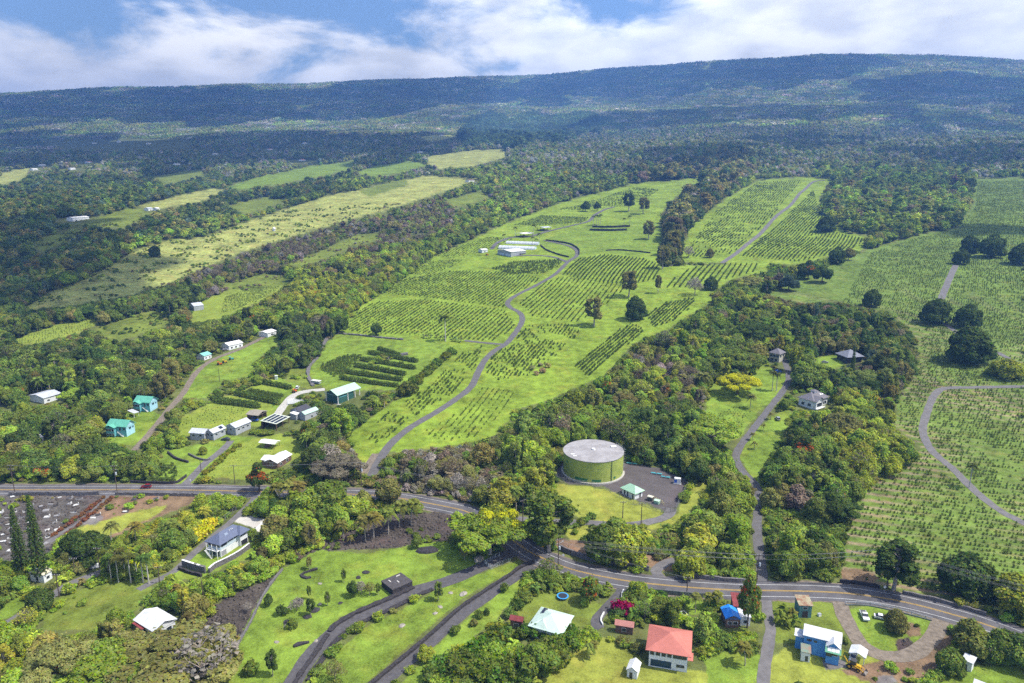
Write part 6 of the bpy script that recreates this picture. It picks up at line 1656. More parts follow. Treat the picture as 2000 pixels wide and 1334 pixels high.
def choose_tint(x, y, u, v):
    zi = px_lookup(zone, np.clip(u, 0, W - 1) / 4, np.clip(v, 0, H - 1) / 4, 0) if False else zone[np.clip(np.nan_to_num(v) / 4, 0, H // 4 - 1).astype(int), np.clip(np.nan_to_num(u) / 4, 0, W // 4 - 1).astype(int)]
    C = np.cumsum(np.array([z_[1] for z_ in ZONES]), 1)[zi]
    q = np.clip(.62 * rng.random(len(x)) + .38 * (np.clip(vnoise(x, y, 17, 3) * 1.6 - .3, 0, 1)), 0, .9999)
    ti = (q[:, None] > C).sum(1); ti = np.clip(ti, 0, len(TN) - 1)
    base = np.array([TINT[n] for n in TN])[ti]
    jit = np.clip(rng.normal(1, .16, (len(x), 1)), .6, 1.5) * (1 + rng.normal(0, .06, (len(x), 3)))
    # sunlight on the far forest is put into a paler tint
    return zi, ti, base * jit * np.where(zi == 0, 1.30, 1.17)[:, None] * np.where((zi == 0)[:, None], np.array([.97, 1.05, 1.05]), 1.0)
SHAPES = {'near': ['round0', 'round1', 'round2', 'round3', 'round0', 'round2', 'dome0', 'dome1', 'tall0', 'tall1', 'umbrella0', 'flowering0', 'bare0', 'bare1', 'coconut', 'tall2', 'round1', 'round3'], }
stuffP = []; stuffI = []; stuffT = []; stuffS = []; stuffC = []
cand = []         # near trees that may become things of their own
def add_stuff(x, y, z, kind, turn, s, col):
    stuffP.append(np.column_stack([x, y, z])); stuffI.append(kind); stuffT.append(turn); stuffS.append(s); stuffC.append(col)
def scatter(r0, r1, spacing, near):
    x, y = jittered(r0, r1, spacing)
    z = terrain(x, y)
    u, v, dep = project(np.column_stack([x, y, z]))
    zi, ti, col = choose_tint(x, y, u, v)
    lo = np.array([z_[2][0] for z_ in ZONES])[zi]; hi = np.array([z_[2][1] for z_ in ZONES])[zi]
    hgt = lo + (hi - lo) * np.clip(.5 * rng.random(len(x)) + .5 * vnoise(x, y, 29, 5), 0, 1) ** 1.2
    hgt = hgt * np.where(rng.random(len(x)) < .12, 1.45, np.where(rng.random(len(x)) < .2, .65, 1.0))
    bad = near_excl(x, y, 1.6)
    bad |= px_lookup(cover, u, v, 0) > 0
    for f in (.35, .7, .95):
        pu, pv, _ = project(np.column_stack([x, y, z + hgt * f]))
        bad |= px_lookup(blk, pu, pv, False)
        for sgn in (-.30, .30):
            bad |= px_lookup(blk, pu + sgn * hgt * F / np.maximum(dep, 1), pv, False) & (rng.random(len(x)) < .75)
    # gaps in the canopy
    bad |= vnoise(x, y, 41, 9) < .15
    k = ~bad
    return x[k], y[k], z[k], u[k], v[k], dep[k], zi[k], ti[k], col[k], hgt[k]
# near and middle wood
x, y, z, u, v, dep, zi, ti, col, hgt = scatter(140, 1000, 5.4, True)
kinds = np.array([IDX[k] for k in SHAPES['near']])
pick = rng.integers(0, len(kinds), len(x))
kind = kinds[pick]
h0 = np.array([PROTO[n][3] for n in ORDER])
# brown and grey things are the half-bare ones; the eucalyptus belt is tall
kind = np.where(np.isin(ti, [TN.index('brown'), TN.index('greyish')]) & (rng.random(len(x)) < .55), IDX['bare0'] + rng.integers(0, 2, len(x)), kind)
kind = np.where((hgt > 14), IDX['tall0'] + rng.integers(0, 3, len(x)), kind)
wide = rng.uniform(.85, 1.25, len(x))
kind = np.where((kind == IDX['umbrella0']) & (rng.random(len(x)) < .7), IDX['round1'], kind)
kind = np.where((kind == IDX['flowering0']) & (rng.random(len(x)) < .72), IDX['round3'], kind)
sc = hgt / h0[kind]
sc = np.where((kind == IDX['tall0']) | (kind == IDX['tall1']), np.maximum(sc, .62), sc)
infr = (u > 0) & (u < W) & (v > 0) & (v < H)
pixh = hgt * F / dep * infr
near_data = (x, y, z, u, v, zi, ti, col, hgt, kind, sc, wide, pixh)
# farther wood, fewer leaves each
def far_belt(r0, r1, spacing):
    x, y, z, u, v, dep, zi, ti, col, hgt = scatter(r0, r1, spacing, False)
    kd = IDX['mid0'] + rng.integers(0, 5, len(x))
    col = col * (.8 + .55 * vnoise(x, y, 160, 6)[:, None])
    s = hgt / 8.6
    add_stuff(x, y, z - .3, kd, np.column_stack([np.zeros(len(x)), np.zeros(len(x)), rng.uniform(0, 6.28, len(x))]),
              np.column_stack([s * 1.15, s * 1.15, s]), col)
far_belt(1000, 1500, 8.5)
far_belt(1500, 2600, 11.0)
far_belt(2600, 3500, 14.5)
# distant canopy in patches
x, y = jittered(3420, 7300, 46.0, .68)
z = terrain(x, y); u, v, dep = project(np.column_stack([x, y, z]))
k = ~(px_lookup(cover, u, v, 0) > 0) & ~px_lookup(keepmask, u, v - 2, False)
x, y, z, u, v = x[k], y[k], z[k], u[k], v[k]
zi, ti, col = choose_tint(x, y, u, v)
gx = (terrain(x + 20, y) - terrain(x - 20, y)) / 40; gy = (terrain(x, y + 20) - terrain(x, y - 20)) / 40
col = col * (.75 + .75 * vnoise(x, y, 420, 1)[:, None]) * (.8 + .4 * vnoise(x, y, 150, 6)[:, None]) * 1.15  # broad bright and dark bands put sun and shade into the tint
s = rng.uniform(.9, 1.15, len(x))
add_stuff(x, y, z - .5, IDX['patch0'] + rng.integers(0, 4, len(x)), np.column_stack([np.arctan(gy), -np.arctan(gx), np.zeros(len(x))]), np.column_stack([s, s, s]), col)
far_stuff = tuple(np.concatenate(a) for a in (stuffP, stuffI, stuffT, stuffS, stuffC))
plant_stuff('distant_forest', *far_stuff, 'distant forest covering the rising slopes below the clouds', 'forest')
# undergrowth between the near trees
x, y = jittered(140, 900, 3.3)
z = terrain(x, y); u, v, dep = project(np.column_stack([x, y, z]))
pu, pv, _ = project(np.column_stack([x, y, z + 1.6]))
bad = (px_lookup(cover, u, v, 0) > 0) | px_lookup(blk, pu, pv, False) | near_excl(x, y, .4) | (vnoise(x, y, 23, 2) < .16)
x, y, z, u, v = (a[~bad] for a in (x, y, z, u, v))
zi, ti, col = choose_tint(x, y, u, v)
s = rng.uniform(.45, 1.15, len(x))
plant_stuff('undergrowth', np.column_stack([x, y, z - .1]), IDX['bush0'] + rng.integers(0, 3, len(x)), np.column_stack([np.zeros(len(x))] * 2 + [rng.uniform(0, 6.28, len(x))]),
            np.column_stack([s * 1.15, s * 1.15, s * .9]), col * 1.05, 'tangled undergrowth filling the gaps between trees', 'undergrowth')

# thicker bushes close by, and loose scrub on the rough ground
for sp, r1_, kindset, nm, lb in ((2.5, 345, (0,), 'shrubbery', 'dense shrubs and creepers on the near wood floor'), (4.2, 1250, (11, 8, 2, 7), 'scrub', 'loose scrub and tall grass on the rough plots'), (3.0, 360, (6,), 'lava_weeds', 'weeds and saplings rooted in the lava channel')):
    x, y = jittered(140, r1_, sp)
    z = terrain(x, y); u, v, dep = project(np.column_stack([x, y, z]))
    hh = np.where(np.isin(0, kindset), 2.4, 1.2)
    pu, pv, _ = project(np.column_stack([x, y, z + hh]))
    cv = px_lookup(cover, u, v, 0)
    bad = ~np.isin(cv, kindset) | near_excl(x, y, .2) | (vnoise(x, y, 13, 8) < {'shrubbery': .12, 'scrub': .60, 'lava_weeds': .66}[nm])
    bad |= px_lookup(keepmask, pu, pv, False)
    if nm == 'shrubbery': bad |= px_lookup(cover, pu, pv, 0) > 0
    x, y, z, u, v = (a[~bad] for a in (x, y, z, u, v))
    zi, ti, col = choose_tint(x, y, u, v)
    s = rng.uniform(.5, 1.25, len(x)) if nm == 'shrubbery' else rng.uniform(.12, 1.0, len(x)) ** 1.6 * .9 + .1
    kd = IDX['bush0'] + rng.integers(0, 3, len(x))
    if nm == 'shrubbery': kd = np.where(rng.random(len(x)) < .12, IDX['banana'], kd)
    plant_stuff(nm, np.column_stack([x, y, z - .1]), kd, np.column_stack([np.zeros(len(x))] * 2 + [rng.uniform(0, 6.28, len(x))]),
                np.column_stack([s * 1.1, s * 1.1, s * .95]), col * 1.05, lb, 'undergrowth')

# loose lava blocks
x, y = jittered(140, 420, 1.25)
z = terrain(x, y); u, v, dep = project(np.column_stack([x, y, z]))
cv = px_lookup(cover, u, v, 0)
bad = ~(((cv == 6) & (rng.random(len(x)) < .75)) | ((cv == 7) & (rng.random(len(x)) < .5))) | near_excl(x, y, -.8)
x, y, z = x[~bad], y[~bad], z[~bad]
s = rng.uniform(.25, 1.0, len(x)) ** 1.5 + .12
plant_stuff('lava_rubble', np.column_stack([x, y, z]), np.full(len(x), IDX['rock']), rng.uniform(0, 6.28, (len(x), 3)), np.column_stack([s, s * rng.uniform(.7, 1.2, len(x)), s * .7]), np.ones((len(x), 3)) * .1, 'broken black lava rubble in the channel and cemetery', 'rubble')
# ------------------------------------------------------------------ trees that stand as things of their own
x, y, z, u, v, zi, ti, col, hgt, kind, sc, wide, pixh = near_data
N_THINGS = 215
visible = pixh.copy()
visible[(v < 600)] *= .8
big = np.argsort(-visible)[:N_THINGS * 3]
big = rng.permutation(big)[:N_THINGS] if False else np.argsort(-visible)[:N_THINGS]
isbig = np.zeros(len(x), bool); isbig[big] = True
LAND = [('the green water tank', 1158, 930), ('the pump house', 1235, 968), ('the red-roofed house', 1300, 1290), ('the blue tarpaulin house', 1430, 1205), ('the rusty shed', 1572, 1195), ('the blue house', 1605, 1270),
        ('the mint-roofed house', 1060, 1230), ('the lava platform', 770, 1150), ('the white terrace house', 445, 1070), ('the metal-roofed house', 300, 1230), ('the tall pines', 60, 1110), ('the cemetery', 110, 1010), ('the nearer teal house', 235, 850),
        ('the farther teal house', 285, 805), ('the long house', 430, 850), ('the white-roofed low house', 540, 910), ('the packing barn', 665, 780), ('the cupola house', 1590, 800), ('the dark pavilion house', 1660, 710), ('the grey hip-roofed house', 1515, 705),
        ('the road bend', 1000, 1055), ('the valley gate', 960, 1105), ('the lava channel', 640, 1060), ('the lower drive', 700, 1230), ('the tank driveway', 1200, 1025), ('the straight main road', 1600, 1156), ('the left main road', 330, 957), ('the culvert bend', 850, 985), ('the farm road foot', 740, 900),
        ('the hillside coffee', 1720, 1000), ('the house drive', 1470, 930), ('the white hut', 1890, 1295), ('the blue-grey roof', 85, 780), ('the red-bush cottage', 1210, 1215), ('the bottom left corner', 60, 1320), ('the bottom right corner', 1950, 1310), ('the bottom edge', 900, 1320), ('the cottage lane', 480, 990)]
lw = ground([a for _, a, _ in LAND], [b for _, _, b in LAND])[:, :2]
SHAPE_WORD = {'round': 'rounded', 'dome': 'dense domed', 'tall': 'tall tiered', 'umbrella': 'flat-topped', 'flowering': 'red-flowered', 'bare': 'half-bare', 'coconut': 'palm-like', 'bush': 'bushy', 'mid': 'rounded'}
ORD = ['nearest', 'second nearest', 'third nearest', 'fourth nearest', 'fifth nearest', 'sixth nearest', 'seventh nearest', 'eighth nearest', 'ninth nearest', 'tenth nearest', 'eleventh nearest', 'twelfth nearest']
def describe(px_, py_, colour, shape):
    d = np.hypot(lw[:, 0] - px_, lw[:, 1] - py_); k = int(d.argmin()); dx, dy = px_ - lw[k, 0], py_ - lw[k, 1]
    rel = ('right of' if dx > 0 else 'left of') if abs(dx) > abs(dy) * .8 else ('behind' if dy > 0 else 'in front of')
    return '%s %s tree %s %s' % (colour, shape, rel, LAND[k][0]), float(d[k])
lab = {}
for i in np.flatnonzero(isbig):
    kn = ORDER[kind[i]].rstrip('0123456789')
    t, d = describe(x[i], y[i], TN[ti[i]], SHAPE_WORD[kn]); lab.setdefault(t, []).append((d, i))
for t, members in lab.items():
    members.sort()
    for n, (d, i) in enumerate(members):
        l_ = t if len(members) == 1 else '%s %s' % (ORD[min(n, 11)], t)
        kn = ORDER[kind[i]]
        plant(kn, 'broadleaf_tree', x[i], y[i], sc[i] * PROTO[kn][3], col[i], l_, 'tree', 'trees of the near woods', wide=wide[i])
k = ~isbig
n = k.sum()
plant_stuff('woodland', np.column_stack([x, y, z - .15])[k], kind[k], np.column_stack([np.zeros(n), np.zeros(n), rng.uniform(0, 6.28, n)]),
            np.column_stack([sc * wide, sc * wide, sc])[k], col[k], 'dense mixed woodland filling the gulches and hillsides', 'woodland')
# ------------------------------------------------------------------ coffee in rows
cropN = []; cropP = []; cropK = []; cropS = []; cropC = []
PLOTS = [   # outline, row direction (two photo points), row gap, plant gap, height, patchiness, tint
    ([(674,640),(702,605),(735,590),(830,586),(985,606),(1008,640),(965,666),(900,663),(800,653),(700,653)], ((841,652),(894,613)), 3.6, 1.5, 1.5, .10, 'dark green'),
    ([(748,573),(792,545),(880,530),(1000,530),(1058,545),(985,588),(990,602),(850,583)], ((841,652),(894,613)), 3.6, 1.5, 1.5, .12, 'dark green'),
    ([(800,535),(840,510),(905,507),(890,520),(830,540)], ((841,652),(894,613)), 3.6, 1.8, 1.4, .22, 'dark green'),
    ([(852,500),(900,480),(958,462),(1000,468),(950,490),(880,505)], ((841,652),(894,613)), 3.8, 1.8, 1.4, .2, 'dark green'),
    ([(1095,535),(1130,506),(1180,498),(1260,506),(1288,520),(1285,545),(1230,555),(1150,548)], ((1117,545),(1152,510)), 4.0, 1.2, 1.9, .0, 'dark green'),
    ([(1012,590),(1060,552),(1095,541),(1230,556),(1190,590),(1130,630),(1040,618)], ((1117,545),(1152,510)), 4.2, 1.5, 1.5, .10, 'dark green'),
    ([(945,735),(960,700),(1000,662),(1030,637),(1110,634),(1140,642),(1090,692),(1040,730),(990,750)], ((990,735),(1060,655)), 2.7, 2.0, 1.9, .40, 'dark green'),
    ([(1122,716),(1180,667),(1230,632),(1258,642),(1248,660),(1200,690),(1150,735)], ((1150,715),(1235,640)), 2.8, 1.6, 1.9, .08, 'dark green'),
    ([(1262,615),(1300,592),(1360,581),(1345,605),(1310,630),(1275,640)], ((1290,630),(1335,590)), 2.8, 1.6, 1.9, .08, 'dark green'),
    ([(1300,562),(1332,530),(1380,516),(1488,516),(1478,530),(1420,545),(1370,560)], ((1330,562),(1365,522)), 5.0, 1.3, 1.9, .05, 'dark green'),
    ([(1340,490),(1400,412),(1480,357),(1568,352),(1500,432),(1430,496),(1340,505)], ((1360,495),(1520,360)), 4.0, 2.6, 2.1, .42, 'dark green'),
    ([(1446,500),(1525,432),(1588,372),(1598,402),(1638,456),(1690,468),(1670,485),(1560,512)], ((1460,500),(1590,400)), 4.0, 2.4, 2.1, .25, 'dark green'),
    ([(702,850),(740,817),(830,762),(900,692),(942,677),(928,720),(888,770),(830,798),(770,848),(730,868)], ((735,860),(900,700)), 2.7, 1.9, 1.7, .38, 'dark green'),
    ([(822,848),(900,802),(940,757),(1000,762),(1008,776),(975,810),(940,850),(880,863)], ((880,862),(960,765)), 3.4, 1.8, 1.2, .30, 'green'),
    ([(960,525),(1000,512),(1100,506),(1095,520),(1060,535),(1000,536)], ((980,530),(1060,508)), 2.6, 1.9, 2.0, .22, 'dark green'),
    ([(1002,440),(1060,421),(1150,425),(1140,435),(1050,441)], ((1030,442),(1075,420)), 4.0, 1.6, 1.7, .05, 'dark green'),
    ([(1090,410),(1180,386),(1240,366),(1290,370),(1240,400),(1150,411)], ((1110,410),(1240,370)), 4.5, 2.6, 2.0, .35, 'dark green'),
    ([(626,715),(660,698),(708,693),(690,715),(665,741),(650,736),(630,726)], ((640,715),(700,700)), 2.0, 1.7, 2.2, .0, 'green'),
    ([(290,906),(350,906),(345,930),(286,932)], ((290,920),(345,922)), 2.6, 2.2, 2.2, .05, 'dark green'),
    ([(348,838),(360,818),(400,797),(440,790),(500,805),(470,825),(430,833)], ((360,820),(440,800)), 3.0, 1.8, .7, .15, 'green'),
    ([(402,928),(436,890),(505,858),(545,850),(560,858),(520,905),(498,934)], ((420,905),(540,905)), 2.6, 1.6, .45, .25, 'green'),
    ([(1640,600),(1700,495),(1790,465),(1870,450),(1905,405),(1910,355),(2150,350),(2150,560),(1900,640),(1790,650),(1740,606)], ((1700,560),(1900,552)), 3.4, 1.9, 1.4, .30, 'green'),
    ([(1660,1128),(1662,1000),(1700,955),(1782,908),(1808,870),(1755,830),(1760,790),(1796,720),(1800,655),(2150,560),(2150,1240),(1900,1168),(1760,1146)], ((1660,1060),(1800,1078)), 3.2, 1.4, 1.35, .30, 'green'),
    ([(20,667),(110,637),(183,624),(186,634),(150,650),(62,672)], ((40,665),(160,632)), 4.0, 2.0, 1.0, .1, 'green'),
    ([(430,615),(500,590),(552,560),(500,556),(440,580)], ((440,612),(540,570)), 3.4, 1.6, 1.2, .05, 'green'),
    ([(1385,860),(1385,810),(1440,795),(1470,805),(1440,850),(1405,868)], ((1385,830),(1460,830)), 2.8, 1.8, .9, .1, 'bright green'),
]
for poly, (pa, pb), gap, along, hgt_, patch, tn in PLOTS:
    if hgt_ < 2.1 and gap > 3.45: gap *= 1.04; along *= 1.08
    g = np.random.default_rng(int(poly[0][0] * 7 + poly[0][1]))
    W2 = ground([a for a, _ in poly], [b for _, b in poly])[:, :2]
    A, B = ground([pa[0], pb[0]], [pa[1], pb[1]])[:, :2]
    t = (B - A) / np.linalg.norm(B - A); n = np.array([-t[1], t[0]])
    s = W2 @ t; q = W2 @ n
    S, Q = np.meshgrid(np.arange(s.min(), s.max(), along), np.arange(q.min(), q.max(), gap))
    S = S.ravel() + g.uniform(-.25, .25, S.size) * along; Q = Q.ravel() + g.normal(0, .10, Q.size) + .5 * np.sin(S / 23 + 1)
    X = S * t[0] + Q * n[0]; Y = S * t[1] + Q * n[1]
    Z = terrain(X, Y); u_, v_, d_ = project(np.column_stack([X, Y, Z]))
    ok = inside(poly, u_, v_)
    ok &= ~((vnoise(X, Y, 9, 4) * .6 + vnoise(X, Y, 26, 7) * .4 + g.normal(0, .06, len(X))) < patch)
    ok &= g.random(len(X)) > .10 + .5 * patch
    X, Y, Z = X[ok], Y[ok], Z[ok]
    bad = near_excl(X, Y, -.6)
    X, Y, Z = X[~bad], Y[~bad], Z[~bad]
    if not len(X): continue
    sz = hgt_ / 1.9 * np.clip(g.normal(.74, .18, len(X)), .3, 1.3)
    cropP.append(np.column_stack([X, Y, Z - .03])); cropS.append(np.column_stack([sz * 1.05, sz * 1.05, sz]))
    cropN += ['plot'] * len(X)
    cropK.append(np.where(g.random(len(X)) < .5, IDX['coffee'], IDX['coffeefull']))
    cropC.append((np.array(TINT[tn]) * .62 + np.array(TINT['green']) * .38) * np.clip(g.normal(.95, .16, (len(X), 1)), .6, 1.5) * (1 + g.normal(0, .05, (len(X), 3))))
# clipped hedges: the terraces by the barn and the plots on the left
HN = ['first (top) hedge of the barn terraces', 'second hedge from the top of the barn terraces', 'third hedge from the top of the barn terraces', 'fourth hedge from the top of the barn terraces', 'lowest hedge of the barn terraces', 'short hedge above the barn terraces',
      'long thick hedge above the long house', 'hedge just below the longest one above the long house', 'uppermost hedge below the green booth', 'thin upper row below the green booth', 'thin lower row below the green booth', 'clipped hedge beside the main road', 'hedge edging the pale row plot']
for hi_, (a, b, hh) in enumerate([((722,691),(816,708),2.6), ((706,703),(810,721),2.6), ((695,716),(792,733),2.6), ((680,729),(783,744),2.6), ((669,741),(776,756),2.4), ((740,683),(780,695),2.4),
                 ((462,771),(546,790),2.8), ((422,786),(507,797),2.6), ((516,749),(568,760),2.6), ((487,764),(552,775),1.8), ((480,768),(548,781),1.8), ((274,936),(340,939),1.6), ((420,783),(500,793),2.6)]):
    A, B = ground([a[0], b[0]], [a[1], b[1]])[:, :2]
    L_ = np.linalg.norm(B - A); t = (B - A) / L_; n = np.array([-t[1], t[0]])
    g = np.random.default_rng(int(a[0]))
    for off in (-.7, .7):
        S = np.arange(0, L_, 1.15) + g.uniform(-.2, .2, len(np.arange(0, L_, 1.15)))
        X, Y = A[0] + t[0] * S + n[0] * (off + g.normal(0, .15, len(S))), A[1] + t[1] * S + n[1] * (off + g.normal(0, .15, len(S)))
        sz = hh / 1.9 * np.clip(g.normal(1, .13, len(S)), .6, 1.4)
        cropN += [HN[hi_]] * len(S)
        cropP.append(np.column_stack([X, Y, terrain(X, Y) - .03])); cropS.append(np.column_stack([sz, sz, sz])); cropK.append(np.full(len(S), IDX['coffeefull']))
        cropC.append(np.array(TINT['green']) * np.clip(g.normal(.85, .16, (len(S), 1)), .6, 1.5) * np.ones((1, 3)))
cropP, cropK, cropS, cropC = (np.concatenate(a) for a in (cropP, cropK, cropS, cropC))
cu_, cv_, cd_ = project(cropP)
ph = cropS[:, 2] * 1.9 * F / cd_ * ((cu_ > 4) & (cu_ < W - 4) & (cv_ > 4) & (cv_ < H - 4))
top = np.argsort(-ph)[:300]; ist = np.zeros(len(ph), bool); ist[top] = True
for i in top:
    kn = 'coffee' if cropK[i] == IDX['coffee'] else 'coffeefull'
    o = bpy.data.objects.new('coffee_shrub', PROTO[kn][2]); COL.objects.link(o)
    o.location = cropP[i]; o.scale = cropS[i]; o.rotation_euler = (0, 0, rnd.uniform(0, 6.28)); o['tint'] = [float(c) for c in cropC[i]]
    pu = cu_[i]
    if cropN[i] != 'plot': tag(o, 'leafy shrub in the ' + cropN[i], 'shrub', 'shrubs of the ' + cropN[i])
    elif pu > 1500: tag(o, 'young coffee shrub in the nearest rows of the right-hand hillside field', 'shrub', 'coffee shrubs on the right-hand hillside')
    elif pu > 640: tag(o, 'coffee shrub in the oval plot left of the barn terraces', 'shrub', 'coffee shrubs in the oval plot')
    else: tag(o, 'dark shrub in the small square plot beside the main road', 'shrub', 'shrubs in the small square plot')
k = ~ist
plant_stuff('coffee_rows', cropP[k], cropK[k], np.column_stack([np.zeros(k.sum())] * 2 + [rng.uniform(0, 6.28, k.sum())]), cropS[k], cropC[k], 'thousands of coffee shrubs in rows over the green fields', 'crop')
